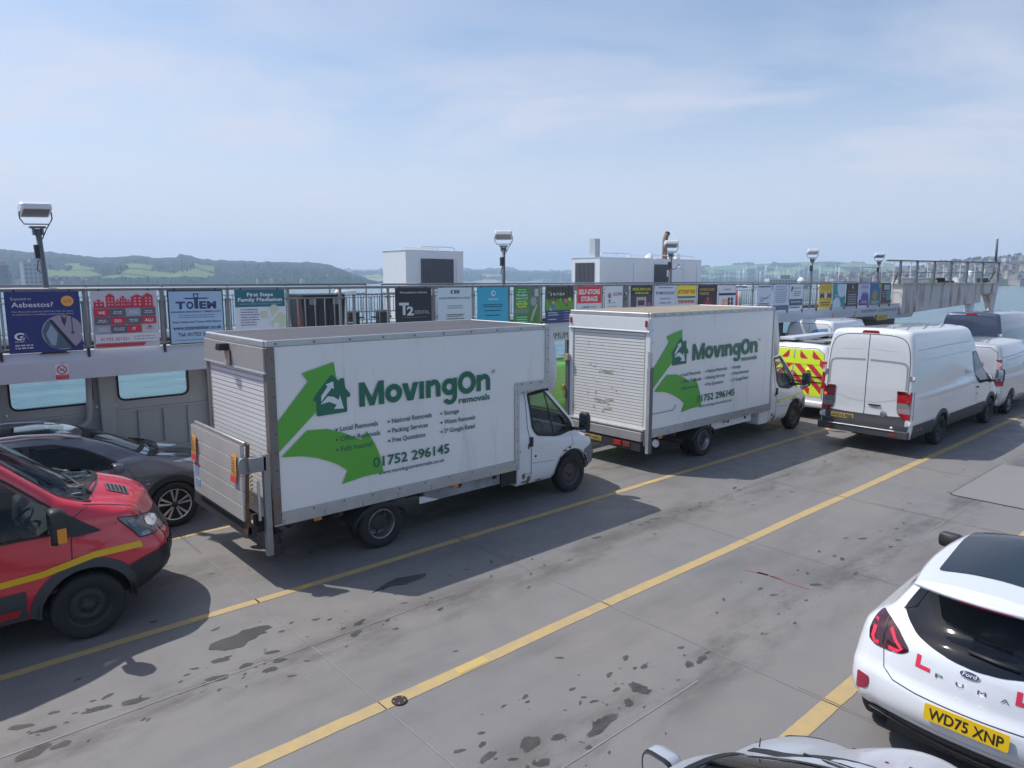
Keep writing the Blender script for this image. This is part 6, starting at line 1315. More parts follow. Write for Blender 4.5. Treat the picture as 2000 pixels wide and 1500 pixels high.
# ---------------------------------------------------------------- panel vans of the newer shape
def ch(p,n=2):
    for _ in range(n): p=[p[0]]+[q for a,b in zip(p,p[1:]) for q in ((a[0]*.75+b[0]*.25,a[1]*.75+b[1]*.25),(a[0]*.25+b[0]*.75,a[1]*.25+b[1]*.75))]+[p[-1]]
    return p
def transit8(t,paint,Hh=2.74,L=6.7,fa=5.68,ra=1.93,wst='dark',trim=None,red=False,lit=False,pl=None,front=True,low=False,plm=None):
    d=L-6.7; trim=trim or mat('dark_van_trim',(.05,.052,.057),.6)
    hs=Hh-2.74
    lv=[dict(z=.36,xr=.10,xf=6.45+d,w=.94,br=.03,bf=.16,rr=.10,rf=.36,n=2),
        dict(z=.44,xr=.02,xf=6.60+d,wr=.97,wm=.98,wf=.95,n=3),
        dict(z=.62,xr=.0,xf=6.73+d,wr=1.0,wm=1.015,wf=1.0,br=.035,rr=.10,bf=.17,rf=.34,n=4),
        dict(z=.80,xr=.03,xf=6.71+d,wm=1.025,n=4),
        dict(z=.98,xr=.04,xf=6.62+d,wr=1.0,wm=1.03,wf=.97,n=3),
        dict(zr=1.12,zf=1.12,xf=6.57+d,wf=.95,bf=.22,rf=.42,n=3),
        dict(zr=1.22,zf=1.24,xf=6.50+d,wf=.93,bf=.22,cf=.03,rf=.36,n=3),
        dict(zr=1.28,zf=1.32,xf=6.36+d,wf=.90,bf=.24,cf=.06,rf=.34,n=5),
        dict(zr=1.36,zf=1.43,xf=5.94+d,wr=.99,wm=1.01,wf=.87,bf=.22,rf=.20,cf=.10,n=4),
        dict(zr=1.44,zf=1.49,xf=5.78+d,wr=.985,wm=1.0,wf=.84,bf=.22,rf=.14,cf=.0,n=8),
        dict(zr=1.95+hs*.3,zf=2.0,xr=.06,xf=5.12+d,wr=.96,wm=.97,wf=.80,bf=.16,rf=.12,n=4),
        dict(zr=2.25+hs*.7,zf=2.22+hs*.4,xr=.07,xf=4.86+d,wr=.93,wm=.94,wf=.80,bf=.14,n=3),
        dict(zr=2.56+hs,zf=2.5+hs,xr=.09,xf=4.50+d,wr=.88,wm=.90,wf=.80,rr=.11,rf=.16,n=3),
        dict(zr=2.67+hs,zf=2.61+hs,xr=.13,xf=4.36+d,wr=.83,wm=.85,wf=.76,n=2),dict(zr=2.71+hs,zf=2.66+hs,xr=.22,xf=4.25+d,wr=.74,wm=.76,wf=.68,n=1)]
    b=Body(lv,arches=[(ra,.36,.42),(fa,.36,.43)],crown=.035,nside=72)
    # lower trim
    m=MB()
    def low_(v,x0,x1): b.band(v,[(x0,.37),((x0+x1)/2,.37),(x1,.37)],[(x0,.68),((x0+x1)/2,.68),(x1,.68)],trim,m,off=.008)
    for v in 'RL': low_(v,.16,ra-.50); low_(v,ra+.50,fa-.53)
    b.band('B',[(-.9,.38),(-.4,.37),(0,.37),(.4,.37),(.9,.38)],[(-.95,.66),(-.4,.64),(0,.64),(.4,.64),(.95,.66)],trim,m,off=.01)
    m.build('lower_trim',t)
    for v in 'RL':
        for xw in (ra,fa):
            m=MB(); A=[];B=[];Cc=[];s=-1 if v=='R' else 1
            for k in range(25):
                a=R(-6+192*k/24); q=b.on(v,xw+.47*math.cos(a),max(.40,.36+.47*math.sin(a)),.016); A.append(Vector((xw+.415*math.cos(a),q.y,.36+.415*math.sin(a)))); B.append(b.on(v,xw+.52*math.cos(a),max(.38,.36+.51*math.sin(a)),.008)); Cc.append(A[-1]+Vector((0,-s*.08,0)))
            m.strip(B,A,trim); m.strip(A,Cc,trim); m.build('arch_trim',t)
    # bumper at the nose
    m=MB(); b.band('F',[(-.93,.38),(-.5,.37),(0,.37),(.5,.37),(.93,.38)],[(-.93,.80),(-.5,.74),(0,.73),(.5,.74),(.93,.80)],PLAST,m,off=.012)
    for v in 'RL': b.band(v,[(fa+.44,.42),(fa+.60,.38),(fa+.80,.38)],[(fa+.40,.70),(fa+.58,.76),(fa+.80,.80)],PLAST,m,off=.010)
    m.build('front_bumper',t)
    # glazing
    win=[(4.38+d,2.02),(4.80+d,2.0),(5.10+d,1.76),(5.46+d,1.42),(5.46+d,1.17),(4.60+d,1.19),(4.42+d,1.28)]
    b.patch('R',win,GLASSD if red else GLASSB,'side_window',t,cut=.93 if red else 0,frame=.02,r=[.06,.1,.1,.04,.05,.1,.06],off=.006)
    b.patch('L',win,GLASSD if red else GLASSB,'side_window',t,cut=.93 if red else 0,frame=.02,r=.06,off=.006)
    for v in 'RL':
        b.patch(v,[(5.46+d,1.41),(5.58+d,1.33),(5.86+d,1.12),(5.60+d,1.11),(5.45+d,1.16)],PLAST,'mirror_base',t,off=.012,r=.03)
    b.patch('F',[(-.79,1.385),(-.4,1.49),(0,1.505),(.4,1.49),(.79,1.385),(.70,1.62),(.65,2.06),(0,2.08),(-.65,2.06),(-.70,1.62)],GLASSD if red else GLASSB,'windscreen',t,cut=.96 if red else 0,frame=.018,r=[.04,.1,0,.1,.04,.1,.08,0,.08,.1],rings=8)
    # doors
    m=MB()
    for v in 'RL':
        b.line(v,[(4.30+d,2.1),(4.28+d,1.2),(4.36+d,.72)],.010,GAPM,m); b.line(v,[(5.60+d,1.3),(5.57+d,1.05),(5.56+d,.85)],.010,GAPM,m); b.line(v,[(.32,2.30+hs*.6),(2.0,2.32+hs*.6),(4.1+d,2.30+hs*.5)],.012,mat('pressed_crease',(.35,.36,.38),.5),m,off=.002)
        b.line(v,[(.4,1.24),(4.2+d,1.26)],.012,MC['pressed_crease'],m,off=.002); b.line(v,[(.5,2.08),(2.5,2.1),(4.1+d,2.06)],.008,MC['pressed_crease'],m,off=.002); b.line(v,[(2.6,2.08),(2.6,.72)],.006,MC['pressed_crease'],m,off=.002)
    m.build('door_seam',t)
    for v in 'RL':
        m=MB(); s=-1 if v=='R' else 1; p=b.on(v,4.44+d,1.12,.0); m.box(p+Vector((0,s*.015,0)),(.13,.03,.035),PLAST); p=b.on(v,4.42+d,.95,0); m.lathe([(.02,0),(.02,.01),(0,.01)],p,(0,s,0),PLAST,10); m.build('door_handle',t,.008)
    m=MB()
    for v in 'R': 
        for x in (.42,.62,2.8): p=b.on(v,x,.56,.012); m.lathe([(.03,0),(.028,.012),(0,.014)],p,(0,-1,0),mat('dull_orange_lens',(.4,.12,.05),.3),12)
    m.build('side_reflector',t)
    # bonnet edge, lamps
    def obl(out,r,off,m_,rings=7):
        q=rpoly(out,r,3); cx=sum(p[0] for p in q)/len(q); cy=sum(p[1] for p in q)/len(q); n=len(q)
        vs=[b.on('Q',cx,cy,off)]; fs=[(0,1+i,1+(i+1)%n) for i in range(n)]
        for k in range(1,rings+1):
            vs+=[b.on('Q',cx+(p[0]-cx)*k/rings,cy+(p[1]-cy)*k/rings,off) for p in q]
            if k>1: o=1+(k-2)*n; fs+=[(o+i,o+(i+1)%n,o+n+(i+1)%n,o+n+i) for i in range(n)]
        return vs,fs,m_,vs[-n:]
    HI=mat('headlight_inner',(.10,.105,.12),.1,.3,coat=1); LC=mat('lamp_chrome_dull',(.3,.31,.33),.15,.9)
    hq=[(6.05,1.315),(6.22,1.305),(6.40,1.335),(6.45,1.31),(6.475,1.24),(6.485,1.15),(6.39,1.09),(6.25,1.07),(6.215,1.13),(6.14,1.21)]
    for s in (-1,1):
        fl=lambda vs:[Vector((v.x+d,v.y*(-s),v.z)) for v in vs]
        m=MB(); vs,fs,mm,rim=obl(hq,.03,.006,HI); m.add(fl(vs),fs,mm,True); hl=m.build('headlight',t)
        m=MB()
        for q,mm in (([(6.30,1.26),(6.35,1.315),(6.41,1.30),(6.43,1.24),(6.39,1.17),(6.33,1.19)],CLEARL),([(6.26,1.115),(6.33,1.14),(6.40,1.15),(6.35,1.10),(6.28,1.085)],LC),([(6.14,1.27),(6.25,1.28),(6.27,1.2),(6.20,1.18)],mat('headlight_inner_grey',(.17,.18,.2),.2,.4,coat=1))): vs,fs,_,_2=obl(q,.02,.011,mm,3); m.add(fl(vs),fs,mm,True)
        m.build('lamp_reflector',hl)
        m=MB(); m.tube(fl(rim),.006,BLACK,5,True); m.build('lamp_seal',hl)
    m=MB(); b.line('T',[(6.42+d,-.70),(5.98+d,-.80),(5.72+d,-.84)],.010,GAPM,m); b.line('T',[(6.42+d,.70),(5.98+d,.80),(5.72+d,.84)],.010,GAPM,m); b.line('R',[(5.57+d,1.28),(5.80+d,1.40)],.008,GAPM,m); m.build('bonnet_seam',t)
    m=MB(); b.band('F',[(-.45,.86),(0,.86),(.45,.86)],[(-.52,1.08),(0,1.1),(.52,1.08)],PLAST,m,off=.008); m.build('grille',t)
    # scuttle under the windscreen
    m=MB(); q=[]
    A=[];B=[]
    for k in range(21):
        y=-.70+1.4*k/20; x=6.01+d-.24*(abs(y)/.7)**2.2; A.append(b.on('T',x,y,.006)); B.append(b.on('T',x-.17,y,.006))
    m.strip(A,B,PLAST)
    for k in range(2): m.tube([b.on('T',5.84+d-.02*k,-.6+.75*k,.03),b.on('T',5.68+d,-.15+.7*k,.03)],.012,PLAST,6)
    for k in range(7): p=b.on('T',5.84+d-.22*((-.62+k*.2)/.8)**2,-.62+k*.2,.008); m.box(p,(.09,.03,.012),PLASTG,Matrix.Rotation(.3*k,3,'Z'))
    m.build('scuttle_panel',t)
    for s in (-1,1):
        mirror(t,(5.44+d,s*1.24,1.34),(.16,.20,.36),s,PLAST,amber=red,arm=[((0,-s*.04,-.12),(0,-s*.26,-.15),.035)])
    # rear doors
    m=MB(); b.line('B',[(0,.5),(0,2.60+hs)],.014,GAPM,m)
    b.line('B',ch([(-.86,.62),(-.88,1.2),(-.88,2.0),(-.82,2.45+hs),(-.6,2.60+hs),(0,2.615+hs),(.6,2.60+hs),(.82,2.45+hs),(.88,2.0),(.88,1.2),(.86,.62)]),.014,GAPM,m)
    m.build('rear_door_seam',t)
    if not low:
        for s in (-1,1):
            q=[(s*.06,2.02),(s*.74,2.0),(s*.79,1.9),(s*.80,1.36),(s*.68,1.24),(s*.3,1.17),(s*.06,1.16)]
            m=MB(); pnl=mat('door_press_shadow',(.6,.61,.62),.4); b.line('B',ch([(s*.05,2.06),(s*.70,2.04),(s*.82,2.0),(s*.84,1.85),(s*.84,1.45)]),.045,mat('door_press_groove_shade',(.30,.31,.33),.5),m,off=.002); b.line('B',ch([(s*.84,1.40),(s*.74,1.25),(s*.3,1.14),(s*.05,1.13)]),.02,pnl,m,off=.003); b.line('B',[(s*.1,2.28+hs),(s*.6,2.26+hs)],.015,pnl,m,off=.002); m.build('door_pressing',t)  # shade along the pressed panel edges, drawn as darker strips
    m=MB(); b.band('B',[(-.86,.66),(-.4,.64),(.0,.64),(.4,.64),(.86,.66)],[(-.86,.86),(-.4,.84),(0,.84),(.4,.84),(.86,.86)],trim,m,off=.006); m.build('door_lower_trim',t)
    m=MB(); m.bx(-.10,.05,-.98,.98,.40,.55,trim); m.bx(-.115,-.02,-.72,.72,.545,.56,ALU); m.build('rear_bumper',t,.04,3)
    m=MB(); m.bx(-.108,-.095,.62,.74,.44,.49,RED); m.bx(-.108,-.095,-.74,-.62,.44,.49,RED); m.build('bumper_reflector',t,.004)
    for s in (-1,1):
        m=MB()
        z=[.80,.93,1.04,1.16,1.34,1.42]; ms=[RED,mat('clear_reverse_lens',(.3,.25,.27),.15,coat=1),mat('grey_lens',(.22,.2,.22),.15,coat=1),RED,RED]
        for k in range(5):
            A=[];B=[]
            for zz in (z[k],z[k+1]):
                row=[b.on('B',s*(.925+(.012 if zz>1.3 else 0)),zz,.010),b.on('B',s*.945,zz,.014),b.on('B',s*.955,zz,.018)]
                v='R' if s<0 else 'L'; row+=[b.on(v,.06,zz,.016),b.on(v,.14+.03*(zz>1.4),zz,.010)]
                (A if zz==z[k] else B).extend(row)
            m.strip(A,B,ms[k])
        o_=m.build('tail_light',t)
        if lit:
            m=MB(); p=b.on('B',s*.90,1.20,.022); m.lathe([(.03,0),(.02,.006),(0,.008)],p,(-1,0,0),REDL if s>0 else RED,14); m.build('lit_bulb',o_)
    m=MB(); q=[(-.02,-.14),(-.02,.14)]; p=b.on('B',0,2.66+hs,.0); m.prism(rpoly([(-.2,-.02),(.2,-.02),(.15,.035),(-.15,.035)],.02),p+Vector((-.02,0,0)),Y,Z,(.12,0,0),RED); m.build('high_brake_light',t)
    for s in (-1,1):
        m=MB()
        for zz in (1.72,.72): p=b.on('B',s*.93,zz,.012); m.box(p,(.04,.12,.11),STEEL if zz>1 else CLEARL); m.box(p+Vector((0,s*.04,0)),(.05,.06,.08),WHITE)
        m.build('door_hinge',t,.01)
    m=MB(); p=b.on('B',-.22,1.06,.01); m.box(p,(.03,.26,.035),PLAST); m.box(p+Vector((.01,-.01,-.03)),(.02,.13,.07),ALU); m.build('rear_door_handle',t,.01)
    m=MB(); p=b.on('B',-.42,.88,.012); m.lathe([(.07,0),(.06,.006),(0,.01)],p,(-1,0,0),mat('dull_badge',(.25,.28,.34),.3,.5),20); 
    p=b.on('B',-.62,.60,.01); m.lathe([(.03,0),(.02,.03),(0,.035)],p,(-1,0,0),DKWHITE,10); o_=m.build('badge',t)
    if pl: p=b.on('B',.47,.73,.02); plate(t,p,(0,-1,0),Z,pl,plm or PY)
    m=MB(); m.bx(.3,6.2+d,-.8,.8,.34,.40,PLAST)
    for xw in (ra,fa): m.bx(xw-.46,xw+.46,-.97,-.66,.38,.86,PLAST) ; m.bx(xw-.46,xw+.46,.66,.97,.38,.86,PLAST)
    # open the wheel housings by lifting them clear of the tyre
    m=MB(); m.bx(.3,6.2+d,-.62,.62,.32,.6,PLAST)
    for xw in (ra,fa):
        for s in (-1,1):
            A=[(xw+.45*math.cos(R(a)),s*.60,.36+.43*math.sin(R(a))) for a in range(-5,186,10)]; B_=[(p[0],s*.99,p[2]) for p in A]; m.strip(A,B_,PLAST); m.add([(xw-.46,s*.60,.3),(xw+.46,s*.60,.3),(xw+.46,s*.6,.85),(xw-.46,s*.6,.85)],[(0,1,2,3)],PLAST)
    m.build('underbody',t)
    for xw in (ra,fa):
        for s in (-1,1): wheel(t,xw,s*.895,.345,.22,wst,s)
    return b
def paint(name,c,rough=.28,coat=.9,metal=0):
    return mat(name,c,rough,metal,noise=(1.1,.12,tuple(v*.8 for v in c)),coat=coat,back=DARK)
RLV=mat('van_white_gloss',(.68,.69,.71),.2,noise=(.8,.25,(.60,.60,.585)),streak=(3,.66,.95,(.55,.53,.5)),coat=1,back=DARK)
t=empty('white_panel_van',(15.87,6.33,0),'tall long white panel van seen from behind with brake lamps and yellow plate','van'); t.scale=(.965,)*3
vb=transit8(t,RLV,2.76,lit=True,wst='dark',pl='WD15 FBB',plm=PYD); vb.build('body',t,RLV)
# red van entering at the left edge
REDP=mat('red_van_gloss',(.60,.02,.04),.25,noise=(1.2,.2,(.42,.014,.035)),coat=1,back=DARK)
t=empty('red_van',(-4.34,9.11,0),'bright red van with yellow side stripe and black bumper entering at the left edge','van')
vb=transit8(t,REDP,2.55,red=True)
m=MB(); ys=mat('yellow_stripe_vinyl',(.72,.42,.01),.4); vb.band('R',[(3.2,.72),(4.6,.745),(5.3,.78),(5.75,.86),(6.22,.865)],[(3.2,.79),(4.6,.81),(5.3,.845),(5.75,.925),(6.20,.93)],ys,m,off=.011); m.build('side_stripe',t)
m=MB(); vb.band('R',[(3.6,.40),(4.4,.41),(5.08,.43)],[(3.6,.47),(4.4,.48),(5.10,.50)],mat('red_reflective',(.45,.02,.03),.35),m,off=.013); m.build('sill_stripe',t)
for s in (-1,1):
    m=MB(); q=[(6.03,s*.40-.07),(6.24,s*.40-.07),(6.24,s*.40+.07),(6.03,s*.40+.07)]; vb.patch('T',q,PLASTG,'',None,off=.008,r=.02,mb=m)
    for k in range(5): vb.line('T',[(6.055+k*.04,s*.40-.055),(6.055+k*.04,s*.40+.055)],.02,BLACK,m,off=.013)
    m.build('bonnet_vent',t)
cabin(t,4.2,5.6,.92,.55,5.62,1.22,-.45)
vb.build('body',t,REDP)
# person at the wheel of the red van and of the second truck
def driver(name_lab,loc,shirt,skin=(.5,.3,.22)):
    me=bpy.data.meshes.new('person'); b=bmesh.new()
    J=dict(pel=(0,0,0),ch=(-.05,0,.30),nk=(-.06,0,.52),hd=(-.02,0,.66),rs=(-.05,-.19,.44),re=(.1,-.24,.2),rh=(.34,-.12,.26),ls=(-.05,.19,.44),le=(.1,.24,.2),lh=(.34,.12,.26),rk=(.42,-.12,.06),lk=(.42,.12,.06),rf=(.62,-.12,-.3),lf=(.62,.12,-.3))
    order=list(J); vs={k:b.verts.new(J[k]) for k in order}; b.verts.index_update()
    for a,c in (('pel','ch'),('ch','nk'),('ch','rs'),('rs','re'),('re','rh'),('ch','ls'),('ls','le'),('le','lh'),('pel','rk'),('rk','rf'),('pel','lk'),('lk','lf')): b.edges.new((vs[a],vs[c]))
    b.edges.new((vs['nk'],vs['hd'])); b.to_mesh(me); b.free()
    o=bpy.data.objects.new('person',me); COL.objects.link(o); o.location=loc; o.modifiers.new('skin','SKIN')
    rad=dict(pel=.16,ch=.17,nk=.06,hd=.085,rs=.07,re=.05,rh=.035,ls=.07,le=.05,lh=.035,rk=.08,lk=.08,rf=.05,lf=.05)
    if not me.skin_vertices:
        b=bmesh.new(); b.from_mesh(me); b.verts.layers.skin.verify(); b.to_mesh(me); b.free()
    for i,k in enumerate(order): me.skin_vertices[0].data[i].radius=(rad[k],rad[k]*(1 if k not in('pel','ch') else .75)); 
    me.skin_vertices[0].data[0].use_root=True
    sb=o.modifiers.new('sub','SUBSURF'); sb.levels=1; sb.render_levels=2
    me.materials.append(mat('shirt_'+name_lab[:6].strip(),shirt,.8)); 
    sk=mat('skin_tone',skin,.55)
    def part(name,prof,loc_,sc,m_):
        q=MB(); q.lathe(prof,(0,0,0),Z,m_,20); p=q.build(name,o); p.location=loc_; p.scale=sc; return p
    h=part('head',[(0,-.13),(.05,-.12),(.075,-.06),(.088,.0),(.092,.05),(.075,.105),(.04,.13),(0,.137)],(0,0,.70),(1.05,.86,1),sk)
    part('hair',[(.094,.03),(.1,.06),(.083,.115),(.045,.143),(0,.15)],(-.012,0,.70),(1.06,.9,1),mat('short_dark_hair',(.03,.02,.015),.8))
    tag(o,name_lab,'person'); return o
driver('driver in a dark top holding the wheel inside the red van',(-4.34+4.62,9.11-.45,.92),(.03,.03,.04))
driver('driver with bare forearms at the wheel of the farther truck',(10.86+.6+4.62,9.35-.42,.78),(.35,.13,.12))
# navy high roof van beyond
NAVYP=mat('navy_van_paint',(.035,.055,.10),.25,noise=(1,.2,(.03,.045,.08)),coat=1,back=DARK)
t=empty('navy_van',(29.8,8.35,0),'dark blue high roofed van at the right edge behind the silver and white vans','van'); vb=transit8(t,NAVYP,2.52,low=True); vb.build('body',t,NAVYP)
for o in list(t.children):
    if o.name.startswith('door_pressing'): bpy.data.objects.remove(o)
# ---- smaller vans of the mid size shape
def custom(t,paint_m,L=4.97,Hh=1.98,wst='trim'):
    lv=[dict(z=.30,xr=.10,xf=4.78,w=.90,br=.05,bf=.16,rr=.12,rf=.36,n=2),dict(z=.42,xr=.02,xf=4.93,w=.96,n=3),dict(z=.62,xr=.0,xf=4.97,wr=.97,wm=.985,wf=.95,n=4),dict(z=.9,xr=.03,xf=4.88,wf=.93,n=4),
        dict(zr=1.05,zf=1.0,xf=4.70,wf=.88,bf=.2,n=4),dict(zr=1.15,zf=1.18,xf=4.12,wr=.95,wm=.96,wf=.85,cf=.05,rf=.2,n=4),dict(zr=1.2,zf=1.24,xf=4.0,wf=.83,cf=0,rf=.14,n=6),dict(z=1.6,xr=.08,xf=3.5,wr=.90,wm=.91,wf=.78,n=4),dict(z=1.85,xr=.12,xf=3.15,wr=.82,wm=.84,wf=.74,n=3),dict(z=1.94,xr=.18,xf=3.0,w=.76,n=2),dict(z=1.965,xr=.26,xf=2.9,w=.66,n=1)]
    b=Body(lv,arches=[(1.0,.33,.39),(3.93,.33,.39)],crown=.03,nside=60)
    for v in 'RL': b.patch(v,[(3.0,1.78),(3.3,1.76),(3.8,1.32),(3.9,1.15),(3.0,1.12)],GLASSB,'side_window',t,frame=.03,r=.05,off=.006)
    b.patch('F',[(-.66,1.3),(.66,1.3),(.6,1.78),(-.6,1.78)],GLASSB,'windscreen',t,r=.08,off=.006)
    m=MB(); b.line('B',[(0,.5),(0,1.86)],.012,GAPM,m); b.line('B',[(-.82,.55),(-.84,1.2),(-.78,1.75),(-.6,1.88),(.6,1.88),(.78,1.75),(.84,1.2),(.82,.55)],.012,GAPM,m)
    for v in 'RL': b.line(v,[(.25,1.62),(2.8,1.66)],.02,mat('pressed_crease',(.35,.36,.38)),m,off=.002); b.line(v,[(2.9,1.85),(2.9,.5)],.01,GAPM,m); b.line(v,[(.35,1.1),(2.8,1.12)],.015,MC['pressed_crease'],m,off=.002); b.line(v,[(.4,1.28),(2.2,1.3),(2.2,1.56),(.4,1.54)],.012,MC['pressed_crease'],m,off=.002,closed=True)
    m.build('door_seam',t)
    for s,v in ((-1,'R'),(1,'L')):
        m=MB(); zz=[.86,.98,1.1,1.2,1.3,1.4,1.5,1.56]
        for k in range(7):
            rr_=[]
            for z_ in (zz[k],zz[k+1]): rr_.append([b.on('B',s*(.76 if z_<.97 else .80+.0*z_),z_,.010),b.on('B',s*.86,z_,.014),b.on('B',s*.905 if z_<1.35 else s*.885,z_,.016),b.on(v,.12,z_,.014),b.on(v,.17,z_,.008)])
            m.strip(rr_[0],rr_[1],RED if k<4 or k==6 else mat('pink_lens',(.5,.3,.3),.2,coat=1))
        m.build('tail_light',t)
        mirror(t,(3.75,s*1.08,1.2),(.14,.2,.22),s,PLAST,arm=[((0,-s*.05,-.06),(0,-s*.2,-.08),.03)])
    m=MB(); m.bx(.3,4.6,-.6,.6,.28,.5,PLAST)
    for xw in (1.0,3.93):
        for s in (-1,1):
            A=[(xw+.41*math.cos(R(a)),s*.58,.33+.395*math.sin(R(a))) for a in range(-5,186,10)]; m.strip(A,[(p[0],s*.95,p[2]) for p in A],PLAST); m.add([(xw-.42,s*.58,.28),(xw+.42,s*.58,.28),(xw+.42,s*.58,.78),(xw-.42,s*.58,.78)],[(0,1,2,3)],PLAST)
    m.build('underbody',t)
    for xw in (1.0,3.93):
        for s in (-1,1): wheel(t,xw,s*.86,.33,.2,wst,s)
    m=MB(); m.bx(-.08,.05,-.92,.92,.34,.5,paint_m); m.build('rear_bumper',t,.05,3)
    return b
SILV=mat('silver_van_paint',(.50,.51,.54),.28,.35,coat=1,back=DARK)
t=empty('silver_van',(22.3,6.35,0),'silver grey mid sized van lettered ETS at the right edge ahead of the white van','van'); vb=custom(t,SILV)
m=MB(); 
def wrap_text(b_,st,y0,z0,h,w,mt,mb_):
    vs,fs,x0,x1,cap=textgeo(st,.0); k=h/cap; kx=w/(x1-x0); mb_.add([b_.on('B',y0-(v[0]-x0)*kx,z0+v[1]*k,.006) for v in vs],fs,mt)
wrap_text(vb,'MARKETS',.62,1.38,.09,1.12,flat(40,44,50),m); wrap_text(vb,'FRESH DAILY PRODUCE',.3,1.30,.03,.8,flat(110,114,122),m); m.build('rear_lettering',t,recalc=False); vb.build('body',t,SILV)
# highway maintenance van with chevrons, seen past the second truck's cab
t=empty('highway_maintenance_van',(18.4,9.27,0),'highway maintenance van with red and yellow chevrons on its rear doors','van'); vb=custom(t,WHITE2); 
m=MB(); FY=mat('fluorescent_yellow',(.62,.78,.03),.4,emit=None); FR=mat('chevron_red',(.5,.02,.05),.4)
for s in (-1,1):
    out=[(s*.02,.62),(s*.80,.62),(s*.84,1.2),(s*.78,1.72),(s*.62,1.84),(s*.02,1.85)]
    vb.patch('B',out,FY,'',None,off=.005,r=.02,mb=m,rings=8)
def inq(y,z): 
    y=abs(y); return .015<y<.80+.03*min(1,(z-.62)) -(.10*max(0,z-1.55)/.3) and .63<z<1.84
for s in (-1,1):
    for k in range(-4,9):
        base=.45+k*.34
        A=[];B=[]; pts=[]
        for j in range(0,25):
            y=.02+.80*j/24; z=base-y*1.0; 
            if inq(y,z) and inq(y,z+.17): A.append(vb.on('B',s*y,z,.009)); B.append(vb.on('B',s*y,z+.17,.009))
        if len(A)>1: m.strip(A,B,FR)
vb.band('B',[(-.70,1.46),(0,1.46),(.62,1.46)],[(-.70,1.60),(0,1.60),(.62,1.60)],FY,m,off=.012)
wrap_text(vb,'HIGHWAY MAINTENANCE',.64,1.50,.07,1.30,flat(30,34,30),m)
for z in (1.12,.98): vb.band('B',[(-.8,z),(0,z),(.8,z)],[(-.8,z+.03),(0,z+.03),(.8,z+.03)],WHITE2,m,off=.014)
m.build('rear_chevron',t,recalc=False)
m=MB(); m.box((-.0,.25,1.3),(.05,.1,.06),PLAST); m.build('rear_door_handle',t,.02)
m=MB(); p=vb.on('B',-.3,.85,.015); m.lathe([(.07,0),(.06,.006),(0,.01)],p,(-1,0,0),mat('dull_badge',(.25,.28,.34)),20); m.build('badge',t)
m=MB(); m.bx(.6,.7,-.7,.7,1.99,2.05,PLAST); m.bx(2.4,2.5,-.7,.7,1.99,2.05,PLAST); m.bx(.4,3.0,.2,.62,2.05,2.13,mat('roof_pipe_carrier',(.5,.53,.58),.4)); m.bx(.5,.95,-.6,.0,2.0,2.05,PLASTG); m.build('roof_rack',t,.02)
vb.build('body',t,WHITE2)
t=empty('white_van',(24.8,12.0,0),'white van whose roof shows behind the highway maintenance van','van'); t.scale=(1,1,1.14); vb=custom(t,WHITE2); vb.build('body',t,WHITE2)
m=MB(); bs=mat('blue_roof_flash',(.12,.3,.5),.4); vb.patch('B',[(-.7,1.5),(.1,1.5),(-.2,1.7),(-.65,1.75)],bs,'rear_graphic',t,off=.006,r=.02)
# green van beside the nearest truck
GRV=mat('lime_green_van_paint',(.16,.42,.05),.3,coat=.8,back=DARK)
t=empty('green_van',(9.75,12.05,0),'lime green van half hidden between the two box trucks','van'); t.scale=(1,1,.93); vb=custom(t,GRV); vb.build('body',t,GRV)
# ---------------------------------------------------------------- cars
PUMA_LV=[dict(z=.26,xr=.30,xf=3.95,w=.80,br=.10,bf=.2,rr=.22,rf=.35,n=2),dict(z=.36,xr=.16,xf=4.08,w=.86,n=2),dict(z=.46,xr=.05,xf=4.15,wr=.88,wm=.89,wf=.86,n=3),dict(z=.58,xr=.0,xf=4.18,wr=.895,wm=.90,wf=.88,br=.13,n=3),dict(z=.70,xr=.02,n=2),
  dict(z=.76,xr=.065,br=.13,n=3),dict(z=.88,xr=.09,xf=4.12,wr=.885,wm=.90,br=.15,rr=.22,n=3),dict(zr=.99,zf=.92,xr=.12,xf=3.98,wr=.865,wm=.895,wf=.82,br=.16,n=3),dict(zr=1.07,zf=1.06,xr=.18,xf=3.2,wr=.79,wm=.845,wf=.76,br=.15,n=4),
  dict(zr=1.13,zf=1.10,xr=.26,xf=3.05,wr=.71,wm=.78,wf=.74,br=.13,rr=.16,n=5),dict(zr=1.30,zf=1.3,xr=.42,xf=2.65,wr=.60,wm=.67,wf=.64,br=.10,rr=.10,n=4),dict(zr=1.425,zf=1.44,xr=.50,xf=2.25,wr=.51,wm=.59,wf=.56,br=.08,rr=.07,n=2),dict(zr=1.44,zf=1.455,xr=.19,xf=2.2,wr=.485,wm=.575,wf=.55,br=.06,rr=.04,n=1),
  dict(zr=1.468,zf=1.475,xr=.16,xf=2.15,wr=.475,wm=.56,wf=.54,br=.06,n=2),dict(zr=1.488,zf=1.50,xr=.20,xf=2.05,wr=.44,wm=.52,wf=.5,n=1)]
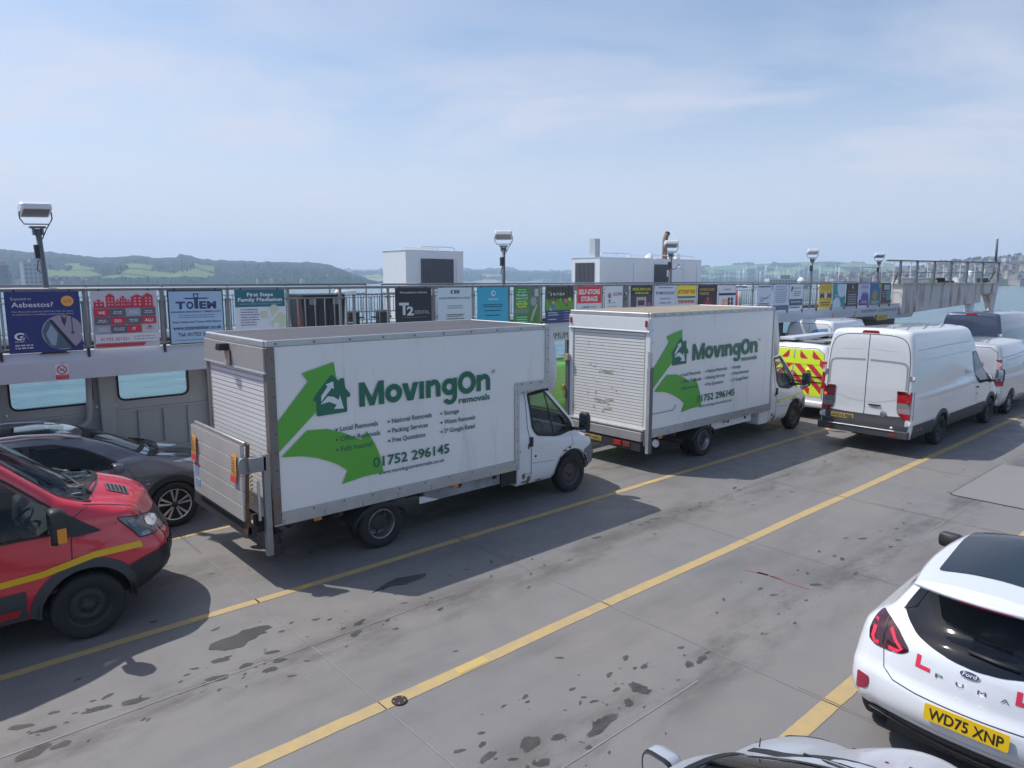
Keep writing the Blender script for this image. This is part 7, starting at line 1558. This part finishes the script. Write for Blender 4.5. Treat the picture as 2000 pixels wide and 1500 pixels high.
QASH_LV=[dict(z=.32,xr=.12,xf=4.15,w=.84,br=.06,bf=.22,rr=.15,rf=.35,n=2),dict(z=.46,xr=.02,xf=4.27,w=.88,n=3),dict(z=.64,xr=.0,xf=4.33,wr=.88,wm=.90,wf=.87,n=3),dict(z=.82,xf=4.30,n=3),dict(zr=.98,zf=.92,xf=4.20,wf=.84,bf=.24,n=2),dict(zr=1.04,zf=1.0,xf=4.06,wf=.8,bf=.24,cf=.02,rf=.34,n=5),
  dict(zr=1.07,zf=1.12,xr=.1,xf=3.42,wr=.84,wm=.88,wf=.76,cf=.04,bf=.24,rf=.16,n=4),dict(zr=1.1,zf=1.15,xf=3.28,wr=.82,wm=.855,wf=.73,bf=.2,rf=.12,cf=0,n=6),dict(zr=1.36,zf=1.38,xr=.25,xf=2.78,wr=.72,wm=.75,wf=.66,bf=.14,n=4),dict(zr=1.50,zf=1.52,xr=.42,xf=2.42,wr=.64,wm=.68,wf=.58,n=3),dict(zr=1.545,zf=1.57,xr=.55,xf=2.28,wr=.58,wm=.62,wf=.53,n=1),dict(z=1.575,xr=.65,xf=2.15,w=.5,n=1)]
SILV_LV=[dict(z=.28,xr=.12,xf=3.9,w=.80,br=.06,bf=.3,rr=.15,rf=.35,n=2),dict(z=.45,xr=.02,xf=4.15,w=.87,n=3),dict(z=.62,xr=.0,xf=4.26,wr=.87,wm=.90,wf=.86,bf=.32,rf=.4,n=3),dict(z=.74,xf=4.24,wf=.84,n=3),dict(zr=.86,zf=.83,xf=4.12,wf=.80,cf=.01,n=4),dict(zr=.91,zf=.92,xf=3.82,wf=.77,cf=.015,bf=.28,rf=.32,n=5),
  dict(zr=.95,zf=1.0,xf=3.46,wr=.84,wm=.88,wf=.75,cf=.04,bf=.34,rf=.16,n=4),dict(zr=.98,zf=1.03,xf=3.36,wr=.82,wm=.86,wf=.73,bf=.32,rf=.1,cf=.0,n=6),dict(zr=1.28,zf=1.3,xr=.25,xf=2.68,wr=.72,wm=.76,wf=.66,bf=.2,n=4),dict(zr=1.42,zf=1.44,xr=.42,xf=2.2,wr=.62,wm=.66,wf=.56,n=3),dict(z=1.48,xr=.55,xf=2.0,w=.55,n=1),dict(z=1.5,xr=.65,xf=1.9,w=.48,n=1)]
def puma_body(): return Body(PUMA_LV,arches=[(.83,.34,.375),(3.40,.34,.375)],crown=.035,nside=60)
def qash_body(): return Body(QASH_LV,arches=[(.77,.34,.39),(3.40,.34,.39)],crown=.03,nside=60)
def silv_body(): return Body(SILV_LV,arches=[(.7,.31,.36),(3.3,.31,.36)],crown=.03,nside=60)
def underbody(t,arx,L,w=.6,ins=.86,za=.34):
    m=MB(); m.bx(.3,L-.35,-w,w,.2,.5,PLAST)
    for xw,Ra in arx:
        for s in (-1,1):
            A=[(xw+(Ra+.02)*math.cos(R(a)),s*(w-.02),za+(Ra+.005)*math.sin(R(a))) for a in range(-8,190,9)]; m.strip(A,[(p[0],s*ins,p[2]) for p in A],PLAST); m.add([(xw-Ra-.03,s*(w-.02),.2),(xw+Ra+.03,s*(w-.02),.2),(xw+Ra+.03,s*(w-.02),za+Ra+.03),(xw-Ra-.03,s*(w-.02),za+Ra+.03)],[(0,1,2,3)],PLAST)
    m.build('underbody',t)
# white car at the lower right
WCAR=mat('white_car_gloss',(.66,.69,.74),.18,coat=1,back=DARK)
t=empty('white_hatchback',(5.35,1.30,0),'glossy white hatchback with black roof and red L plate marks at the lower right corner','car'); p=puma_body()
gl=[(.0,1.0),(.15,1.01),(.30,1.035),(.43,1.065),(.54,1.125),(.585,1.18),(.50,1.36),(.455,1.415),(.2,1.42),(0,1.42)]
gl=gl+[(-a,b) for a,b in gl[-2:0:-1]]
p.patch('B',gl,GLASSB,'rear_window',t,off=.004,r=.04,rings=10)
m=MB(); 
for s in (1,-1): p.band('B',[(s*.585,1.16),(s*.53,1.28),(s*.47,1.40)],[(s*.50,1.20),(s*.46,1.30),(s*.43,1.40)],GLASSB,m,off=.010)
m.build('window_side_trim',t)
m=MB(); p.line('B',[(.17,1.455),(0,1.458),(-.17,1.455)],.014,mat('dim_red_strip',(.5,.03,.08),.3),m,off=.008); m.build('high_brake_light',t)
p.patch('T',[(.53,-.405),(.58,-.2),(.595,0),(.58,.2),(.53,.405),(1.4,.49),(2.05,.49),(2.15,.3),(2.18,0),(2.15,-.3),(2.05,-.49),(1.4,-.49)],GLASSB,'panoramic_roof',t,off=.005,r=.05,rings=10)
p.patch('F',[(-.62,1.12),(.62,1.12),(.52,1.42),(-.52,1.42)],GLASSB,'windscreen',t,off=.004,r=.05)
for v in 'RL':
    p.patch(v,[(.75,1.32),(1.0,1.40),(2.1,1.40),(2.85,1.12),(2.6,1.08),(1.1,1.12),(.8,1.2)],GLASSB,'side_window',t,off=.004,r=.04)
    m=MB(); p.line(v,[(1.35,1.3),(1.3,.9),(1.32,.4)],.008,GAPM,m); p.line(v,[(2.42,1.2),(2.45,.4)],.008,GAPM,m); m.build('door_seam',t)
TLD=mat('smoked_lamp_red',(.05,.006,.012),.08,coat=1); TLR=mat('lamp_red_glow',(.6,.03,.07),.2,emit=((1,.08,.12),.15))
tl=[(.735,1.10),(.65,1.085),(.55,1.035),(.46,.975),(.445,.945),(.50,.905),(.60,.882),(.70,.875),(.765,.90),(.782,.96),(.775,1.03),(.765,1.07)]
for s in (1,-1):
    o=p.patch('B',[(s*a,b) for a,b in tl],TLD,'tail_light',t,off=.006,r=.02,rings=7)
    m=MB(); p.line('B',[(s*.745,1.045),(s*.735,.99),(s*.74,.93),(s*.715,.90),(s*.685,.905)],.028,TLR,m,off=.010); p.line('B',[(s*.62,1.03),(s*.56,.975),(s*.50,.935),(s*.53,.912),(s*.60,.905)],.026,TLR,m,off=.010); p.line('B',[(s*.665,1.08),(s*.655,.90)],.012,BLACK,m,off=.011); m.build('lamp_graphic',o)
    p.patch('B',[(s*.80,.66),(s*.70,.655),(s*.695,.60),(s*.71,.555),(s*.80,.51)],mat('reflector_red',(.28,.01,.04),.3,coat=.6),'bumper_reflector',t,off=.005,r=.02,rings=3)
m=MB(); RL_=flat(205,45,75)
for y0 in (.385,-.245):
    for q in ([(y0,.965),(y0-.032,.965),(y0-.032,.875),(y0,.875)],[(y0-.032,.903),(y0-.105,.903),(y0-.105,.875),(y0-.032,.875)]): m.add([p.on('B',a,b,.004) for a,b in q],[(0,1,2,3)],RL_)
lt=flat(70,72,84)
for k,c in enumerate('PUMA'): wrap_text(p,c,.24-k*.135,.865,.03,.05,lt,m)
m.build('rear_lettering',t,recalc=False)
m=MB(); n_=24
for a,b_,of,mm in ((.066,.027,.006,flat(225,228,235)),(.061,.0235,.008,flat(70,75,100))): m.add([p.on('B',.03,.965,of)]+[p.on('B',.03+a*math.cos(k*6.2832/n_),.965+b_*math.sin(k*6.2832/n_),of) for k in range(n_)],[(0,1+i,1+(i+1)%n_) for i in range(n_)],mm,True)
vs,fs,x0,x1,cap=textgeo('Ford',.0); k=.026/cap; kx=.085/(x1-x0); m.add([p.on('B',.03+.0425-(v[0]-x0)*kx-v[1]*k*.15,.955+v[1]*k,.010) for v in vs],fs,flat(230,232,238)); m.build('badge',t,recalc=False)
pp_=p.on('B',0,.64,.012); plate(t,pp_,(0,-1,0),(.18,0,.98),'WD75 XNP',PY,.52,.115)
m=MB(); 
p.line('B',[(.64,.88),(.61,.76),(.52,.715),(.35,.705),(-.35,.705),(-.52,.715),(-.61,.76),(-.64,.88)],.007,GAPM,m,off=.002)
p.line('B',[(.84,.50),(.6,.505),(.3,.50),(-.3,.50),(-.6,.505),(-.84,.50)],.006,mat('soft_crease',(.5,.52,.56),.4),m,off=.002); m.build('tailgate_seam',t)
m=MB(); p.band('B',[(.74,.28),(.4,.27),(0,.27),(-.4,.27),(-.74,.28)],[(.76,.385),(.5,.44),(0,.455),(-.5,.44),(-.76,.385)],PLAST,m,off=.010)
SV=mat('satin_silver_trim',(.5,.5,.52),.3,.6)
p.line('B',[(.70,.40),(.62,.395),(.52,.37),(.42,.33),(.3,.31),(-.3,.31),(-.42,.33),(-.52,.37),(-.62,.395),(-.70,.40)],.045,SV,m,off=.028); m.build('diffuser',t)
m=MB(); m.tube([p.on('B',.07,1.085,.02),p.on('B',-.10,1.075,.022),p.on('B',-.24,1.07,.02)],[.012,.014,.02],PLAST,6); m.build('rear_wiper',t)
m=MB(); m.lathe([(.05,0),(.02,.06),(0,.065)],p.on('T',2.0,0,0),Z,PLAST,10); m.build('roof_aerial',t)
for s in (1,-1): mirror(t,(2.92,s*1.0,.98),(.14,.22,.15),s,PLAST,glass=False,arm=[((0,-s*.05,-.04),(.02,-s*.16,-.06),.025)])
for xw in (.83,3.40):
    for s,v in ((-1,'R'),(1,'L')):
        m=MB(); A=[];B=[]
        for k in range(21):
            a=R(-2+184*k/20); q=p.on(v,xw+.42*math.cos(a),max(.3,.34+.42*math.sin(a)),.01); A.append(Vector((xw+.365*math.cos(a),q.y,.34+.365*math.sin(a)))); B.append(p.on(v,xw+.42*math.cos(a),max(.28,.34+.42*math.sin(a)),.006))
        m.strip(B,A,PLAST); m.build('arch_trim',t); wheel(t,xw,s*.79,.335,.2,'alloy',s)
underbody(t,((.83,.375),(3.40,.375)),4.19)
p.build('body',t,WCAR)
# grey crossover behind the red van
QG=mat('graphite_car_paint',(.15,.16,.185),.25,.3,coat=1,back=DARK)
t=empty('grey_crossover',(-.34,12.0,0),'dark grey crossover car with silver roof rails parked against the ferry wall','car'); q_=qash_body()
win=[(.75,1.30),(1.1,1.46),(1.5,1.485),(1.95,1.46),(2.30,1.35),(2.72,1.10),(2.6,1.03),(1.6,1.08),(.85,1.15)]
for v in 'RL':
    q_.patch(v,win,GLASSD,'side_window',t,off=.004,r=.05,cut=.94,frame=.03)
    m=MB(); q_.line(v,[(1.62,1.48),(1.62,1.06)],.07,PLAST,m,off=.010); q_.line(v,[(2.79,1.0),(2.87,.9),(2.92,.7),(2.88,.5)],.007,GAPM,m); q_.line(v,[(1.62,1.06),(1.6,.5)],.007,GAPM,m); m.build('door_seam',t)
    s=-1 if v=='R' else 1
    m=MB(); m.tube([q_.on('T',x,s*.585,.045 if .9<x<2.1 else .01) for x in (.75,.9,1.2,1.6,2.0,2.2,2.3)],.022,mat('satin_silver_trim',(.5,.5,.52),.3,.6),8); m.build('roof_rail',t)
    m=MB(); A=[];B=[];Cc=[]
    for k in range(25):
        for_=1
    for xw in (.77,3.40):
        A=[];B=[]
        for k in range(21):
            a=R(-2+184*k/20); qq=q_.on(v,xw+.45*math.cos(a),max(.34,.34+.45*math.sin(a)),.012); A.append(Vector((xw+.375*math.cos(a),qq.y,.34+.375*math.sin(a)))); B.append(q_.on(v,xw+.46*math.cos(a),max(.34,.34+.46*math.sin(a)),.006))
        m.strip(B,A,PLAST)
    q_.band(v,[(1.25,.34),(2.1,.34),(2.92,.34)],[(1.2,.47),(2.1,.46),(2.95,.48)],PLAST,m,off=.008); m.build('arch_trim',t)
q_.patch('F',[(-.66,1.17),(0,1.17),(.66,1.17),(.55,1.50),(0,1.53),(-.55,1.50)],GLASSD,'windscreen',t,off=.004,r=.06,cut=.95,frame=.03,rings=8)
q_.patch('T',[(.9,-.5),(.9,.5),(1.5,.53),(2.1,.50),(2.2,0),(2.1,-.50),(1.5,-.53)],GLASSB,'panoramic_roof',t,off=.004,r=.06,rings=8)
m=MB(); A=[];B=[]
for k in range(17):
    y=-.72+1.44*k/16; x=3.40-.20*(abs(y)/.75)**2; A.append(q_.on('T',x,y,.008)); B.append(q_.on('T',x-.12,y,.008))
m.strip(A,B,PLAST)
for k in range(2): m.tube([q_.on('T',3.32,-.5+.7*k,.03),q_.on('T',3.18,.05+.6*k,.03)],.011,PLAST,6)
m.build('scuttle_panel',t)
m=MB(); q_.line('T',[(4.0,-.66),(3.7,-.70),(3.38,-.76)],.007,GAPM,m); q_.line('T',[(4.0,.66),(3.7,.70),(3.38,.76)],.007,GAPM,m); q_.line('T',[(3.95,-.45),(3.4,-.5)],.02,mat('bonnet_crease',(.05,.055,.07),.3,.3),m,off=.002); m.build('bonnet_seam',t)
m=MB(); wrap=flat(150,158,170)
vs,fs,x0,x1,cap=textgeo('dCi',0); k=.03/cap; m.add([q_.on('R',3.02+(v[0]-x0)*k*1.2,.78+v[1]*k,.004) for v in vs],fs,wrap); m.add([q_.on('R',3.05+.03*math.cos(k2*.3),.735+.015*math.sin(k2*.3),.004) for k2 in range(21)],[tuple(range(21))],wrap); m.build('badge',t,recalc=False)
for s in (-1,1):
    mirror(t,(2.66,s*.98,1.06),(.15,.2,.15),s,QG,arm=[((0,-s*.05,-.05),(.02,-s*.14,-.07),.025)])
    q_.patch('F',[(s*.45,.86),(s*.80,.90),(s*.82,1.0),(s*.5,.97)],CLEARL,'headlight',t,off=.006,r=.03)
cabin(t,1.2,3.2,.68,.22,3.0,.98,-.36,seats=((-.36,),(.36,)))
for xw in (.77,3.40):
    for s in (-1,1): wheel(t,xw,s*.80,.345,.21,'alloy',s)
underbody(t,((.77,.39),(3.40,.39)),4.33)
q_.build('body',t,QG)
# silver car at the bottom edge
SC=mat('silver_car_gloss',(.50,.53,.58),.32,.35,coat=.35,back=DARK)
t=empty('silver_car',(.42,1.22,0),'silver car bonnet and door mirror cut off by the bottom edge','car'); s_=silv_body()
s_.patch('F',[(-.68,1.06),(0,1.05),(.68,1.06),(.56,1.40),(0,1.43),(-.56,1.40)],GLASSD,'windscreen',t,off=.004,r=.06,cut=.95,frame=.03,rings=8)
for v in 'RL':
    s_.patch(v,[(.7,1.2),(1.1,1.36),(2.0,1.38),(2.75,1.08),(2.6,.99),(.9,1.0)],GLASSD,'side_window',t,off=.004,r=.05,cut=.94,frame=.03)
    m=MB(); s_.line(v,[(2.85,.98),(2.95,.5)],.007,GAPM,m); s_.line(v,[(1.7,1.3),(1.7,.4)],.007,GAPM,m); m.build('door_seam',t)
m=MB(); A=[];B=[]
for k in range(21):
    y=-.70+1.4*k/20; x=3.47-.30*(abs(y)/.72)**2; A.append(s_.on('T',x,y,.004)); B.append(s_.on('T',x-.08,y,.004))
m.strip(A,B,PLAST)
m.tube([s_.on('T',3.30,.45,.012),s_.on('T',3.33,.1,.012),s_.on('T',3.30,-.2,.012)],.008,PLAST,6); m.tube([s_.on('T',3.18,.66,.02),s_.on('T',3.19,.66,.07)],.004,PLAST,4); m.build('scuttle_panel',t)
m=MB(); 
for s in (1,-1): s_.line('T',[(4.05,s*.60),(3.8,s*.70),(3.45,s*.76),(3.2,s*.79)],.007,GAPM,m)
for x,y in ((3.62,.12),(3.58,-.02),(3.75,.35),(3.7,.02)): m.lathe([(.012,0),(0,.005)],s_.on('T',x,y,.001),Z,PLAST,8)
m.build('bonnet_seam',t)
for s in (-1,1):
    mirror(t,(2.68,s*.97,.98),(.15,.20,.145),s,BLACK,cap=SC,arm=[((0,-s*.05,-.05),(.04,-s*.16,-.06),.03)])
    s_.patch('F',[(s*.45,.64),(s*.78,.66),(s*.76,.80),(s*.5,.76)],CLEARL,'headlight',t,off=.006,r=.03)
m=MB(); s_.band('F',[(-.4,.45),(0,.45),(.4,.45)],[(-.42,.7),(0,.72),(.42,.7)],PLAST,m,off=.008); m.build('grille',t)
cabin(t,1.0,3.0,.66,.17,3.0,.90,-.36,seats=((-.36,),(.36,)))
for xw in (.7,3.3):
    for s in (-1,1): wheel(t,xw,s*.80,.31,.19,'trim',s)
underbody(t,((.7,.36),(3.3,.36)),4.3,za=.31)
s_.build('body',t,SC)

# ---------------------------------------------------------------- every separate piece of a part becomes a part of its own
KEEP=('door_seam','rear_door_seam','tailgate_seam','pressing','rib','chevron','scrape','rust','hazard_bar','baluster','badge','print','lamp_graphic','bonnet_vent','outer','kerb')
def split_pieces(o):
    me=o.data; n=len(me.vertices); par=list(range(n))
    def f(a):
        while par[a]!=a: par[a]=par[par[a]]; a=par[a]
        return a
    for p in me.polygons:
        v=p.vertices
        for k in v[1:]:
            a,b=f(v[0]),f(k)
            if a!=b: par[a]=b
    isl={}
    for i in range(n): isl.setdefault(f(i),[]).append(i)
    if len(isl)<2 or len(isl)>400: return
    keys=list(isl); co=[v.co for v in me.vertices]; bb=[]
    for k in keys:
        c=[co[i] for i in isl[k]]; bb.append(([min(v[j] for v in c) for j in range(3)],[max(v[j] for v in c) for j in range(3)]))
    size=[max(b[1][j]-b[0][j] for j in range(3)) for b in bb]; g=list(range(len(keys)))
    def r(a):
        while g[a]!=a: a=g[a]
        return a
    for i in range(len(keys)):
        for j in range(i):
            gap=math.sqrt(sum(max(0,bb[i][0][k]-bb[j][1][k],bb[j][0][k]-bb[i][1][k])**2 for k in range(3)))
            if gap<.45*max(size[i],size[j])+.01:
                a,b=r(i),r(j)
                if a!=b: g[a]=b
    grp={}
    for i in range(len(keys)): grp.setdefault(r(i),set()).update(isl[keys[i]])
    if not 1<len(grp)<=16: return
    gs=sorted(grp.values(),key=len,reverse=True)
    for vs in gs[1:]:
        c=o.copy(); c.data=me.copy(); COL.objects.link(c); b=bmesh.new(); b.from_mesh(c.data); b.verts.ensure_lookup_table()
        bmesh.ops.delete(b,geom=[v for v in b.verts if v.index not in vs],context='VERTS'); b.to_mesh(c.data); b.free()
    b=bmesh.new(); b.from_mesh(me); bmesh.ops.delete(b,geom=[v for v in b.verts if v.index not in gs[0]],context='VERTS'); b.to_mesh(me); b.free()
for o in list(COL.objects):
    if o.type=='MESH' and o.parent and o.data.users==1 and not o.get('kind') and not o.children and not any(k in o.name for k in KEEP): split_pieces(o)
